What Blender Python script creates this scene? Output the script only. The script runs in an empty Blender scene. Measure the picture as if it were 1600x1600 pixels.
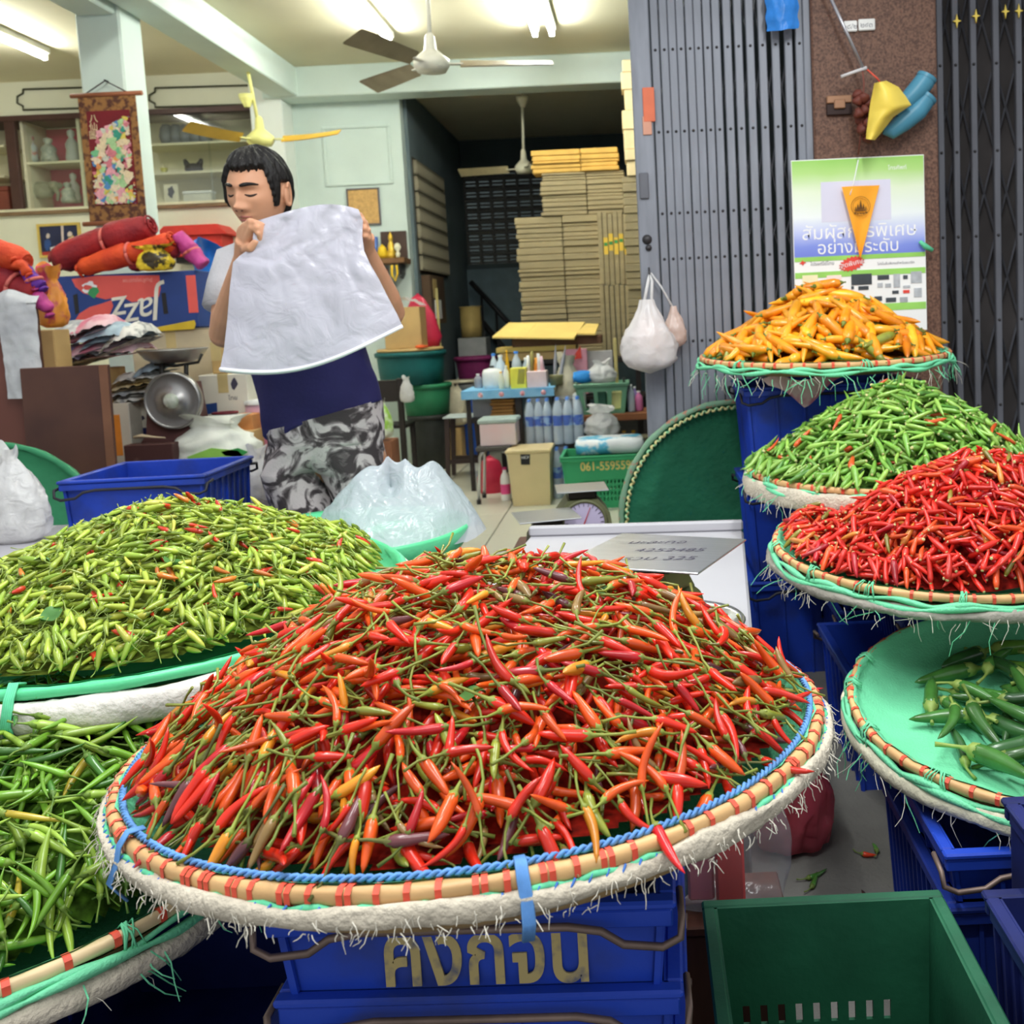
import bpy, bmesh, math, random
import numpy as np
from math import sin, cos, pi, radians, sqrt, exp, floor, atan2
from mathutils import Vector, Matrix, noise
SC = bpy.context.scene
COL = SC.collection
# ------------------------------------------------------------------ camera
FPX, CX, CY, PITCH, ROLL, EYE = 1600.0, 1000.0, 650.0, radians(5.7), 0.047, 1.18
FW = Vector((0, cos(PITCH), -sin(PITCH)))
U0, R0 = Vector((0, sin(PITCH), cos(PITCH))), Vector((1, 0, 0))
RT = R0*cos(ROLL) - U0*sin(ROLL)
UP = R0*sin(ROLL) + U0*cos(ROLL)
EYEP = Vector((0, 0, EYE))
cam = bpy.data.cameras.new('camera')
cam.sensor_width = 36; cam.lens = 36; cam.sensor_fit = 'HORIZONTAL'
cam.shift_x = -(CX-800)/1600; cam.shift_y = (CY-800)/1600
cam.clip_start = 0.05; cam.clip_end = 100
camo = bpy.data.objects.new('camera', cam); COL.objects.link(camo)
camo.matrix_world = Matrix(((RT.x, UP.x, -FW.x, 0), (RT.y, UP.y, -FW.y, 0), (RT.z, UP.z, -FW.z, EYE), (0, 0, 0, 1)))
SC.camera = camo
cam.dof.use_dof = True; cam.dof.focus_distance = 1.45; cam.dof.aperture_fstop = 10.0
# ------------------------------------------------------------------ light
SC.view_settings.view_transform = 'Standard'
try: SC.view_settings.look = 'None'
except Exception: pass
SC.view_settings.gamma = 1; SC.view_settings.use_curve_mapping = False
SC.view_settings.exposure = 0.45
W = bpy.data.worlds.new('street_daylight'); SC.world = W; W.use_nodes = True
bg = W.node_tree.nodes['Background']; bg.inputs[0].default_value = (0.93, 0.97, 1.0, 1); bg.inputs[1].default_value = 0.62
def area(name, loc, sx, sy, power, col=(1, 1, 1), rot=(0, 0, 0)):
    l = bpy.data.lights.new(name, 'AREA'); l.shape = 'RECTANGLE'; l.size = sx; l.size_y = sy; l.energy = power; l.color = col
    o = bpy.data.objects.new(name, l); COL.objects.link(o); o.location = loc; o.rotation_euler = rot
    return o
# fluorescent strips hung over the street stalls (above the frame)
area('stall_lamp', (-0.6, 1.5, 2.75), 0.10, 1.3, 26, (0.97, 1, 0.98))
area('stall_lamp', (0.75, 1.9, 2.75), 0.10, 1.3, 26, (0.97, 1, 0.98))
area('stall_lamp', (-0.1, 0.3, 2.75), 1.3, 0.10, 18, (0.97, 1, 0.98))
# the shop's own fluorescent tubes
CEIL = 3.27
TUBE_STRENGTH = 85.0   # radiance of the shop's own fluorescent tubes, built with their fittings below
SC.cycles.use_denoising = True
try: SC.cycles.denoiser = 'OPENIMAGEDENOISE'
except Exception: pass
SC.cycles.max_bounces = 8; SC.cycles.transparent_max_bounces = 12
SC.cycles.caustics_reflective = False; SC.cycles.caustics_refractive = False

# ------------------------------------------------------------------ pixel <-> world
def ray(x, y): return FW + RT*((x-CX)/FPX) - UP*((y-CY)/FPX)
def at(x, y, Y):
    d = ray(x, y); return EYEP + d*(Y/d.y)
def atz(x, y, z):
    d = ray(x, y); return EYEP + d*((z-EYE)/d.z)
def S(Y): return FPX/Y
def ext(x0, y0, x1, y1, Y):
    "world extents (xl, xr, zb, zt) of a picture rectangle standing at depth Y"
    return at(x0, (y0+y1)/2, Y).x, at(x1, (y0+y1)/2, Y).x, at((x0+x1)/2, y1, Y).z, at((x0+x1)/2, y0, Y).z
# ------------------------------------------------------------------ materials
MATS = {}
def lin(c):
    "sRGB 0-255 to linear"
    return tuple(((v/255)/12.92 if v/255 <= 0.04045 else ((v/255+0.055)/1.055)**2.4) for v in c)
def M(name, rgb=(200, 200, 200), rough=0.6, metal=0.0, var=0.12, scale=9.0, bump=0.0, bscale=60.0, spec=0.4, rgb2=None, thr=None,
      trans=0.0, alpha=1.0, sub=0.0, emit=0.0, ior=1.45, obcol=False, attr=None, coat=0.0, stretch=(1, 1, 1), detail=4.0):
    if name in MATS: return MATS[name]
    m = bpy.data.materials.new(name); MATS[name] = m; m.use_nodes = True
    nt = m.node_tree; N = nt.nodes; L = nt.links; b = N['Principled BSDF']
    c = lin(rgb)
    b.inputs['Roughness'].default_value = rough; b.inputs['Metallic'].default_value = metal
    b.inputs['Specular IOR Level'].default_value = spec; b.inputs['IOR'].default_value = ior
    b.inputs['Transmission Weight'].default_value = trans; b.inputs['Alpha'].default_value = alpha
    b.inputs['Coat Weight'].default_value = coat; b.inputs['Coat Roughness'].default_value = 0.12
    if sub: b.inputs['Subsurface Weight'].default_value = sub; b.inputs['Subsurface Radius'].default_value = (0.02, 0.008, 0.005); b.inputs['Subsurface Scale'].default_value = 0.5
    tc = N.new('ShaderNodeTexCoord'); mp = N.new('ShaderNodeMapping'); L.new(tc.outputs['Object'], mp.inputs[0]); mp.inputs['Scale'].default_value = stretch
    tex = N.new('ShaderNodeTexNoise'); tex.inputs['Scale'].default_value = scale; tex.inputs['Detail'].default_value = detail; L.new(mp.outputs[0], tex.inputs['Vector'])
    rp = N.new('ShaderNodeValToRGB')
    d2 = lin(rgb2) if rgb2 else tuple(v*(1-var) for v in c)
    d1 = c if rgb2 else tuple(min(1, v*(1+var)) for v in c)
    lo, hi = thr if thr else (0.3, 0.7)
    rp.color_ramp.elements[0].position = lo; rp.color_ramp.elements[1].position = hi
    rp.color_ramp.elements[0].color = (*d2, 1); rp.color_ramp.elements[1].color = (*d1, 1)
    L.new(tex.outputs['Fac'], rp.inputs[0])
    src = rp.outputs[0]
    if obcol or attr:
        if obcol:
            oi = N.new('ShaderNodeObjectInfo'); csrc = oi.outputs['Color']
        else:
            at_ = N.new('ShaderNodeAttribute'); at_.attribute_name = attr; csrc = at_.outputs['Color']
        mx = N.new('ShaderNodeMix'); mx.data_type = 'RGBA'; mx.blend_type = 'MULTIPLY'; mx.inputs[0].default_value = 1
        L.new(csrc, mx.inputs[6]); L.new(src, mx.inputs[7]); src = mx.outputs[2]
    L.new(src, b.inputs['Base Color'])
    if emit:
        L.new(src, b.inputs['Emission Color']); b.inputs['Emission Strength'].default_value = emit
    if bump:
        t2 = N.new('ShaderNodeTexNoise'); t2.inputs['Scale'].default_value = bscale; t2.inputs['Detail'].default_value = 3; L.new(mp.outputs[0], t2.inputs['Vector'])
        bp = N.new('ShaderNodeBump'); bp.inputs['Strength'].default_value = min(1, bump); bp.inputs['Distance'].default_value = 0.01
        L.new(t2.outputs['Fac'], bp.inputs['Height']); L.new(bp.outputs[0], b.inputs['Normal'])
    return m
def film(name, rgb=(235, 238, 245), opac=0.55, rough=0.25, bump=0.25, bscale=18.0, var=0.04):
    "thin cloudy plastic film: diffuse + translucent + see-through"
    if name in MATS: return MATS[name]
    m = bpy.data.materials.new(name); MATS[name] = m; m.use_nodes = True
    nt = m.node_tree; N = nt.nodes; L = nt.links; N.remove(N['Principled BSDF']); out = N['Material Output']
    c = (*lin(rgb), 1)
    tc = N.new('ShaderNodeTexCoord'); t2 = N.new('ShaderNodeTexNoise'); t2.inputs['Scale'].default_value = bscale; t2.inputs['Detail'].default_value = 4; t2.inputs['Distortion'].default_value = 1.2
    L.new(tc.outputs['Object'], t2.inputs['Vector'])
    bp = N.new('ShaderNodeBump'); bp.inputs['Strength'].default_value = bump; bp.inputs['Distance'].default_value = 0.02; L.new(t2.outputs['Fac'], bp.inputs['Height'])
    df = N.new('ShaderNodeBsdfDiffuse'); df.inputs[0].default_value = c; L.new(bp.outputs[0], df.inputs['Normal'])
    tl = N.new('ShaderNodeBsdfTranslucent'); tl.inputs[0].default_value = c
    gl = N.new('ShaderNodeBsdfGlossy'); gl.inputs['Roughness'].default_value = rough; L.new(bp.outputs[0], gl.inputs['Normal'])
    tr = N.new('ShaderNodeBsdfTransparent'); tr.inputs[0].default_value = (*[0.5+0.5*v for v in lin(rgb)], 1)
    m1 = N.new('ShaderNodeMixShader'); m1.inputs[0].default_value = 0.3; L.new(df.outputs[0], m1.inputs[1]); L.new(tl.outputs[0], m1.inputs[2])
    m2 = N.new('ShaderNodeMixShader'); m2.inputs[0].default_value = opac; L.new(tr.outputs[0], m2.inputs[1]); L.new(m1.outputs[0], m2.inputs[2])
    lw = N.new('ShaderNodeLayerWeight'); lw.inputs[0].default_value = 0.3; L.new(bp.outputs[0], lw.inputs['Normal'])
    pw = N.new('ShaderNodeMath'); pw.operation = 'POWER'; pw.inputs[1].default_value = 3; L.new(lw.outputs['Facing'], pw.inputs[0]); fr = N.new('ShaderNodeMath'); fr.operation = 'MULTIPLY_ADD'; fr.inputs[1].default_value = 0.35; fr.inputs[2].default_value = 0.05; L.new(pw.outputs[0], fr.inputs[0])
    m3 = N.new('ShaderNodeMixShader'); L.new(fr.outputs[0], m3.inputs[0]); L.new(m2.outputs[0], m3.inputs[1]); L.new(gl.outputs[0], m3.inputs[2])
    L.new(m3.outputs[0], out.inputs[0])
    return m
def pane(name, tint=(250, 252, 250)):
    "clear window glass: see-through with a mirror-like sheen"
    m = bpy.data.materials.new(name); MATS[name] = m; m.use_nodes = True; nt = m.node_tree; N = nt.nodes; L = nt.links; N.remove(N['Principled BSDF'])
    tr = N.new('ShaderNodeBsdfTransparent'); tr.inputs[0].default_value = (*lin(tint), 1); gl = N.new('ShaderNodeBsdfGlossy'); gl.inputs['Roughness'].default_value = 0.04
    fr = N.new('ShaderNodeLayerWeight'); fr.inputs[0].default_value = 0.12; mx = N.new('ShaderNodeMixShader')
    tc = N.new('ShaderNodeTexCoord'); tx = N.new('ShaderNodeTexNoise'); tx.inputs['Scale'].default_value = 1.5; L.new(tc.outputs['Object'], tx.inputs[0])
    ad = N.new('ShaderNodeMath'); ad.operation = 'MULTIPLY_ADD'; ad.inputs[1].default_value = 0.06; L.new(tx.outputs['Fac'], ad.inputs[0]); L.new(fr.outputs[1], ad.inputs[2]); ad.use_clamp = True
    L.new(ad.outputs[0], mx.inputs[0]); L.new(tr.outputs[0], mx.inputs[1]); L.new(gl.outputs[0], mx.inputs[2]); L.new(mx.outputs[0], N['Material Output'].inputs[0]); return m
# ------------------------------------------------------------------ mesh builder
class MB:
    def __init__(s): s.v = []; s.f = []; s.m = []; s.sm = []
    def add(s, vs, fs, mi=0, smooth=False):
        b = len(s.v); s.v.extend(tuple(p) for p in vs)
        for f in fs: s.f.append(tuple(i+b for i in f)); s.m.append(mi); s.sm.append(smooth)
        return s
    def box(s, lo, hi, mi=0, mat=None, bev=0.0):
        x0, y0, z0 = lo; x1, y1, z1 = hi
        if bev:
            b = min(bev, (x1-x0)/3, (y1-y0)/3, (z1-z0)/3); vs = []; fs = []
            # chamfered box: 24 vertices
            for sx in (0, 1):
                for sy in (0, 1):
                    for sz in (0, 1):
                        X = (x0, x1)[sx]; Y = (y0, y1)[sy]; Z = (z0, z1)[sz]; dx = b*(1-2*sx); dy = b*(1-2*sy); dz = b*(1-2*sz)
                        vs += [(X, Y+dy, Z+dz), (X+dx, Y, Z+dz), (X+dx, Y+dy, Z)]
            I = lambda a, c, d, k: (a*4+c*2+d)*3+k
            fs += [(I(0,0,0,0), I(0,0,1,0), I(0,1,1,0), I(0,1,0,0)), (I(1,0,0,0), I(1,1,0,0), I(1,1,1,0), I(1,0,1,0)),
                   (I(0,0,0,1), I(1,0,0,1), I(1,0,1,1), I(0,0,1,1)), (I(0,1,0,1), I(0,1,1,1), I(1,1,1,1), I(1,1,0,1)),
                   (I(0,0,0,2), I(0,1,0,2), I(1,1,0,2), I(1,0,0,2)), (I(0,0,1,2), I(1,0,1,2), I(1,1,1,2), I(0,1,1,2))]
            for a in (0, 1):
                for c in (0, 1):
                    fs.append((I(a,c,0,0), I(a,c,1,0), I(a,c,1,1), I(a,c,0,1)))
                    fs.append((I(a,0,c,0), I(a,1,c,0), I(a,1,c,2), I(a,0,c,2)))
                    fs.append((I(0,a,c,1), I(1,a,c,1), I(1,a,c,2), I(0,a,c,2)))
                    for d in (0, 1): fs.append((I(a,c,d,0), I(a,c,d,1), I(a,c,d,2)))
        else:
            vs = [(x, y, z) for x in (x0, x1) for y in (y0, y1) for z in (z0, z1)]
            fs = [(0, 1, 3, 2), (4, 6, 7, 5), (0, 4, 5, 1), (2, 3, 7, 6), (0, 2, 6, 4), (1, 5, 7, 3)]
        if mat is not None: vs = [mat @ Vector(p) for p in vs]
        return s.add(vs, fs, mi)
    def tube(s, pts, r, n=8, mi=0, cap=True, smooth=True, flat=1.0):
        pts = [Vector(p) for p in pts]; k = len(pts); rr = r if hasattr(r, '__len__') else [r]*k
        vs = []; fs = []; pn = None
        for i, p in enumerate(pts):
            t = (pts[min(i+1, k-1)]-pts[max(i-1, 0)])
            t = t.normalized() if t.length > 1e-9 else Vector((0, 0, 1))
            if pn is None:
                a = Vector((0, 0, 1)) if abs(t.z) < 0.9 else Vector((1, 0, 0)); pn = t.cross(a).normalized()
            pn = (pn - t*pn.dot(t)); pn = pn.normalized() if pn.length > 1e-9 else t.orthogonal().normalized()
            q = t.cross(pn)
            for j in range(n):
                a = 2*pi*j/n; vs.append(p + pn*(cos(a)*rr[i]) + q*(sin(a)*rr[i]*flat))
        for i in range(k-1):
            for j in range(n):
                j2 = (j+1) % n; fs.append((i*n+j, i*n+j2, (i+1)*n+j2, (i+1)*n+j))
        s.add(vs, fs, mi, smooth)
        if cap:
            b = len(s.v)-k*n
            s.f.append(tuple(b+j for j in reversed(range(n)))); s.m.append(mi); s.sm.append(False)
            s.f.append(tuple(b+(k-1)*n+j for j in range(n))); s.m.append(mi); s.sm.append(False)
        return s
    def lathe(s, prof, n=24, c=(0, 0, 0), mat=None, mi=0, smooth=True, sx=1.0, sy=1.0, fn=None, close=False):
        "prof: (radius, height) pairs turned about z; radius 0 closes the end"
        vs = []; fs = []; rings = []
        for r, z in prof:
            if r <= 1e-9: rings.append([len(vs)]); vs.append((0, 0, z))
            else:
                rings.append(list(range(len(vs), len(vs)+n)))
                for j in range(n):
                    a = 2*pi*j/n; rr = r*(fn(a, z) if fn else 1); vs.append((cos(a)*rr*sx, sin(a)*rr*sy, z))
        for A, B in zip(rings[:-1], rings[1:]):
            for j in range(n):
                j2 = (j+1) % n
                if len(A) == 1 and len(B) == 1: continue
                if len(A) == 1: fs.append((A[0], B[j2], B[j]))
                elif len(B) == 1: fs.append((A[j], A[j2], B[0]))
                else: fs.append((A[j], A[j2], B[j2], B[j]))
        mm = mat if mat is not None else Matrix.Translation(Vector(c))
        return s.add([mm @ Vector(p) for p in vs], fs, mi, smooth)
    def ring(s, R, prof, n=64, mi=0, smooth=True, fn=None, mat=None):
        "closed section prof (dr, dz) swept round a circle of radius R; fn(angle, k) -> (dr, dz) added"
        k = len(prof); vs = []; fs = []
        for i in range(n):
            a = 2*pi*i/n
            for q, (dr, dz) in enumerate(prof):
                er, ez = fn(a, q) if fn else (0, 0)
                vs.append(((R+dr+er)*cos(a), (R+dr+er)*sin(a), dz+ez))
        for i in range(n):
            i2 = (i+1) % n
            for q in range(k):
                q2 = (q+1) % k; fs.append((i*k+q, i2*k+q, i2*k+q2, i*k+q2))
        if mat is not None: vs = [mat @ Vector(p) for p in vs]
        return s.add(vs, fs, mi, smooth)
    def grid(s, fn, nu, nv, mi=0, smooth=True):
        vs = [fn(i/nu, j/nv) for j in range(nv+1) for i in range(nu+1)]; w = nu+1
        return s.add(vs, [(j*w+i, j*w+i+1, (j+1)*w+i+1, (j+1)*w+i) for j in range(nv) for i in range(nu)], mi, smooth)
    def prism(s, poly, d0, d1, mat=None, mi=0):
        "2-d polygon (x, z) extruded along y from d0 to d1"
        n = len(poly); vs = [(x, d0, z) for x, z in poly]+[(x, d1, z) for x, z in poly]
        fs = [tuple(range(n)), tuple(reversed(range(n, 2*n)))]+[(i, i+n, (i+1) % n+n, (i+1) % n) for i in range(n)]
        if mat is not None: vs = [mat @ Vector(p) for p in vs]
        return s.add(vs, fs, mi)
    def mesh(s, name, mats, shift=None):
        me = bpy.data.meshes.new(name)
        vs = s.v if shift is None else [(x-shift[0], y-shift[1], z-shift[2]) for x, y, z in s.v]
        me.from_pydata(vs, [], s.f)
        for m in (mats if isinstance(mats, (list, tuple)) else [mats]): me.materials.append(m)
        me.polygons.foreach_set('material_index', s.m); me.polygons.foreach_set('use_smooth', s.sm)
        me.update(); return me
    def base(s):
        a = np.array(s.v); lo, hi = a.min(0), a.max(0)
        return Vector(((lo[0]+hi[0])/2, (lo[1]+hi[1])/2, lo[2]))
def tag(o, label, cat, group=None):
    o['label'] = label; o['category'] = cat
    if group: o['group'] = group
    return o
def link(name, me):
    o = bpy.data.objects.new(name, me); COL.objects.link(o); return o
def solo(name, label, cat, mb, mats, group=None):
    b = mb.base(); o = link(name, mb.mesh(name, mats, b)); o.location = b
    return tag(o, label, cat, group)
class T:
    "a thing: an Empty at its base that parents its parts (parts given in world space unless local)"
    def __init__(s, name, label, cat, loc=(0, 0, 0), mat=None, group=None, local=False):
        e = s.e = bpy.data.objects.new(name, None); COL.objects.link(e); e.empty_display_size = 0.05
        s.m = mat if mat is not None else Matrix.Translation(Vector(loc)); e.matrix_world = s.m; s.local = local
        tag(e, label, cat, group)
    def part(s, name, mb, mats=None, parent=None, label=None, stuff=False):
        o = link(name, mb.mesh(name, mats) if isinstance(mb, MB) else mb)
        if parent is None:
            o.parent = s.e
            if not s.local: o.matrix_parent_inverse = s.m.inverted()
        else: o.parent = parent
        if label: o['label'] = label
        if stuff: o['kind'] = 'stuff'
        return o
def struct(name, mb, mats):
    o = link(name, mb.mesh(name, mats)); o['kind'] = 'structure'; return o
def child(name, mb, mats, parent):
    o = link(name, mb.mesh(name, mats) if isinstance(mb, MB) else mb); o.parent = parent; return o
def kids(o): return [c for c in SCENE_KIDS.get(o.name, [])]
def copy_thing(e, loc=None, label=None, mat=None, group=None):
    def rec(o, par):
        c = o.copy(); COL.objects.link(c)
        if par is not None: c.parent = par; c.matrix_parent_inverse = o.matrix_parent_inverse.copy()
        for ch in o.children: rec(ch, c)
        return c
    c = rec(e, None)
    if mat is not None: c.matrix_world = mat
    if loc is not None: c.location = loc
    if label: c['label'] = label
    if group: c['group'] = group
    return c
def text_mesh(name, body, size, mat, ext_=0.0, sx=1.0, shear=0.0, bold=0.0):
    cu = bpy.data.curves.new(name, 'FONT'); cu.body = body; cu.size = size; cu.align_x = 'CENTER'; cu.align_y = 'CENTER'; cu.extrude = ext_; cu.shear = shear; cu.offset = bold*size; cu.resolution_u = 4
    o = bpy.data.objects.new(name, cu); COL.objects.link(o)
    dg = bpy.context.evaluated_depsgraph_get(); me = bpy.data.meshes.new_from_object(o.evaluated_get(dg))
    bpy.data.objects.remove(o); bpy.data.curves.remove(cu)
    me.name = name; me.materials.clear(); me.materials.append(mat)
    if sx != 1.0:
        for v in me.vertices: v.co.x *= sx
    return me
def rotm(rx=0, ry=0, rz=0): return (Matrix.Rotation(rz, 4, 'Z') @ Matrix.Rotation(ry, 4, 'Y') @ Matrix.Rotation(rx, 4, 'X'))
def xf(loc, rx=0, ry=0, rz=0, sc=1.0): return Matrix.Translation(Vector(loc)) @ rotm(rx, ry, rz) @ Matrix.Scale(sc, 4)
def nz(p, s=1.0, o=0.0): return noise.noise(Vector((p[0]*s+o, p[1]*s-o, p[2]*s+o*0.7)))
def crumple(p, s=9.0, o=0.0):
    "ridged folds, roughly -1..1"
    a = 1-2*abs(nz(p, s, o)); b = 1-2*abs(nz(p, s*2.1, o+3.3)); return 0.62*a+0.38*b-0.35
# ================================================================== the setting
mint = M('mint_paint', (212, 226, 218), 0.55, var=0.05, scale=3, bump=0.05)
cream = M('cream_paint', (230, 228, 206), 0.6, var=0.05, scale=2.5, bump=0.05)
white_wall = M('white_paint', (232, 236, 228), 0.6, var=0.04, scale=2.5)
ceil_m = M('ceiling_paint', (216, 208, 178), 0.8, var=0.06, scale=1.2)
grey_room = M('grey_render', (104, 118, 122), 0.8, var=0.12, scale=2, bump=0.1)
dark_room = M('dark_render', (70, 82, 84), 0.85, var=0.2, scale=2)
tile_m = M('floor_tile', (206, 204, 186), 0.28, var=0.04, scale=2.2)
conc = M('street_concrete', (112, 110, 106), 0.75, var=0.22, scale=3.5, bump=0.25, bscale=90)
brown_wood = M('brown_wood', (88, 52, 40), 0.5, var=0.25, scale=5, stretch=(8, 8, 0.8))
stone = M('brown_granite', (116, 84, 68), 0.55, var=0.0, rgb2=(78, 52, 42), scale=120, thr=(0.35, 0.62), bump=0.12, bscale=140)
gate_m = M('grey_gate_paint', (128, 131, 140), 0.48, metal=0.25, var=0.14, scale=5, stretch=(6, 6, 1), bump=0.05)
gate_d = M('dark_gate_paint', (96, 97, 104), 0.5, metal=0.25, var=0.16, scale=5, stretch=(6, 6, 1))
rivet_m = M('rivet_steel', (62, 60, 62), 0.45, metal=0.6)
glass_m = pane('cabinet_glass')
CWY = 8.5
# floor: street slab and the tiled shop floor
fl = struct('floor', MB().box((-9, -3.5, -0.2), (9, 3.8, 0.0)).box((-7, 3.8, -0.2), (1.4, 13, -0.008)), conc)
tme = MB().box((-0.297, -0.297, -0.008), (0.297, 0.297, 0.0), bev=0.002).mesh('tile', tile_m)
for i in range(11):
    for j in range(9):
        o = link('tile', tme); o.parent = fl; o.location = (-5.4+0.6*i+0.05, 4.1+0.6*j, 0.0)
struct('ceiling', MB().box((-6, 3.8, CEIL), (1.4, 9.0, CEIL+0.1)).box((-1.9, 9.0, 3.16), (1.4, 11.7, 3.26)), ceil_m)
struct('wall_left', MB().box((-6.1, 3.8, 0), (-6.0, 9, CEIL)), cream)
struct('wall_right', MB().box((0.09, 4.25, 0), (0.2, 12.2, CEIL)).box((0.06, 4.1, 0), (3.2, 4.25, 3.2)), dark_room)  # front return added in dark colour for the shaded void behind the gate
# cabinet wall with its long recess
cxl, cxr, czb, czt = ext(-120, 178, 418, 326, CWY)
wb = MB().box((-6, CWY, 0), (-3.02, CWY+0.5, czb)).box((-6, CWY, czt), (-3.02, CWY+0.5, CEIL)).box((-6, CWY, czb), (cxl, CWY+0.5, czt)).box((cxr, CWY, czb), (-3.02, CWY+0.5, czt)).box((cxl, CWY+0.4, czb), (cxr, CWY+0.5, czt))
struct('wall_back', wb, cream)
struct('pillar_white', MB().box((-3.02, 8.45, 0), (-2.76, 9.0, CEIL), bev=0.01), white_wall)
pw = struct('wall_partition', MB().box((-2.76, 8.7, 0), (-1.87, 8.82, 3.06)).box((-1.95, 8.82, 0), (-1.87, 11.5, 3.2)), [mint])
x0, x1, z0, z1 = ext(506, 196, 612, 290, 8.7)
for nm, lo, hi in (('moulding', (x0, 8.685, z0), (x1, 8.7, z0+0.025)), ('moulding', (x0, 8.685, z1-0.025), (x1, 8.7, z1)), ('moulding', (x0, 8.685, z0+0.026), (x0+0.025, 8.7, z1-0.026)), ('moulding', (x1-0.025, 8.685, z0+0.026), (x1, 8.7, z1-0.026))):
    child(nm, MB().box(lo, hi, bev=0.006), mint, pw)
struct('wall_corridor', MB().box((-1.868, 8.83, 0), (-1.84, 11.49, 3.15)), grey_room)
# pierced ventilation strip along the corridor wall
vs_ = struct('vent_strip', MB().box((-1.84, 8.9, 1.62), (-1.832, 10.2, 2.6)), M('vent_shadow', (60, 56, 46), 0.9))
vbm = MB()
for k in range(2): vbm.box((0, 0.0+k*0.062, 0), (0.03, 0.014+k*0.062, 0.125)); vbm.box((0, 0, k*0.108), (0.03, 0.076, k*0.108+0.017))
vbme = vbm.mesh('vent_block', M('vent_clay', (150, 142, 120), 0.8, var=0.2))
for i in range(16):
    for j in range(7):
        o = link('vent_block', vbme); o.parent = vs_; o.location = (-1.833, 8.91+0.08*i, 1.64+0.135*j)
# back room: wall of ventilation blocks over a painted dado, doorway to its left
bx0, bx1, bz0, bz1 = ext(727, 268, 845, 412, 11.5)
dx0 = at(705, 400, 11.5).x
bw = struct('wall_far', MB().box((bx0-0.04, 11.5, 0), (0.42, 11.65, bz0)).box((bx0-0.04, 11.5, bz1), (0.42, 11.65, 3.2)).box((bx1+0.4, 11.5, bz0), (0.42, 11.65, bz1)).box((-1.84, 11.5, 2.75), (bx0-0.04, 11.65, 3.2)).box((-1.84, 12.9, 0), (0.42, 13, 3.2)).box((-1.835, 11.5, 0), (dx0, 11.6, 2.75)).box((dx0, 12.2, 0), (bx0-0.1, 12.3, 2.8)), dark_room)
cw, ch = 0.148, 0.118
bme = MB()
for z in (0.0, 0.038, 0.076): bme.box((0.012, 0, z+0.018), (cw-0.012, 0.09, z+0.034))
bme.box((0, 0, 0), (0.014, 0.1, ch)).box((cw-0.014, 0, 0), (cw, 0.1, ch)).box((0.014, 0, 0), (cw-0.014, 0.1, 0.01)).box((0.014, 0, ch-0.012), (cw-0.014, 0.1, ch))
bme = bme.mesh('vent_block', M('vent_concrete', (92, 92, 88), 0.85, var=0.2))
nx = int((bx1+0.4-bx0)/cw)+1; nzz = int((bz1-bz0)/ch)+1
for i in range(nx):
    for j in range(nzz):
        o = link('vent_block', bme); o.parent = bw; o.location = (bx0+i*cw, 11.5, bz0+j*ch)
child('outer_wall', MB().box((bx0-0.2, 12.7, 0), (0.42, 12.75, 3.2)), M('pale_outer_wall', (120, 132, 132), 0.8), bw)
child('dado', MB().box((bx0-0.03, 11.46, 0), (0.4, 11.498, bz0-0.05)), M('blue_dado', (96, 116, 124), 0.6), bw)
# pillars and beams
pxl, pxr = at(119, 60, 6.0).x, at(189, 60, 6.0).x
struct('pillar', MB().box((pxl, 6.0, 0), (pxr, 6.27, CEIL), bev=0.012), mint)
struct('trim_1', MB().box((pxr+0.0, 5.0, 3.04), (pxr+0.22, 8.5, CEIL), bev=0.008).box((pxl+0.02, 3.8, 3.0), (pxr-0.02, 6.0, CEIL), bev=0.008), mint)
struct('trim_2', MB().box((-2.9, 8.42, 3.03), (0.42, 8.68, CEIL), bev=0.008), mint)
# dark painted lines of the frieze over the cabinets
def frieze(a, b, yt, yb):
    Y = CWY-0.012; n = 9
    P = [(a+n, yt), (b-n, yt), (b-n, yt+6), (b, yt+11), (b, yb-11), (b-n, yb-6), (b-n, yb), (a+n, yb), (a+n, yb-6), (a, yb-11), (a, yt+11), (a+n, yt+6), (a+n, yt)]
    Q = [at(x, y-0.03*(x-a), Y) for x, y in P]
    return MB().tube(Q, 0.008, 5)
tr3 = struct('trim_3', frieze(27, 225, 140, 172), M('frieze_line', (70, 70, 52), 0.7))
struct('trim_4', frieze(233, 404, 138, 168), MATS['frieze_line'])
# street-side pillar between the gates
gx0, gx1 = at(1272, 200, 3.72).x, at(1466, 200, 3.72).x
struct('pillar_brown', MB().box((gx0, 3.72, 0), (gx1, 4.1, 3.3), bev=0.006), stone)
# ---- folding gate, left leaf pushed together
GY = 3.78
gate = T('door_1', 'grey steel folding gate pushed together beside the brown pillar', 'gate', (0.3, GY, 0)); del gate.e['category']; del gate.e['label']; gate.e['kind'] = 'structure'
GT = 3.2
a0, a1 = at(990, 200, GY).x, at(1021, 200, GY).x
gate.part('lock_post', MB().box((a0, GY-0.03, 0.02), (a1, GY+0.03, GT), bev=0.004), gate_m)
sx = [at(x, 200, GY).x for x in (1029, 1043, 1056, 1069, 1083, 1096, 1110, 1124, 1141, 1158, 1176, 1195, 1215, 1235, 1252)]
slat = MB().box((-0.0145, -0.012, 0.04), (0.0145, 0.012, GT), bev=0.003).mesh('slat', gate_m)
for x in sx:
    o = gate.part('slat', slat, None); o.matrix_parent_inverse = Matrix(); o.location = (x-0.3, -0.004, 0)
x = at(1263, 200, GY).x
gate.part('side_post', MB().box((x-0.014, GY-0.03, 0.0), (x+0.016, GY+0.03, GT), bev=0.003), gate_m)
rz = [at(1130, y, GY).z for y in (-60, 75, 203, 330, 401, 530, 660)]
rv = MB(); lat = MB()
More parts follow.
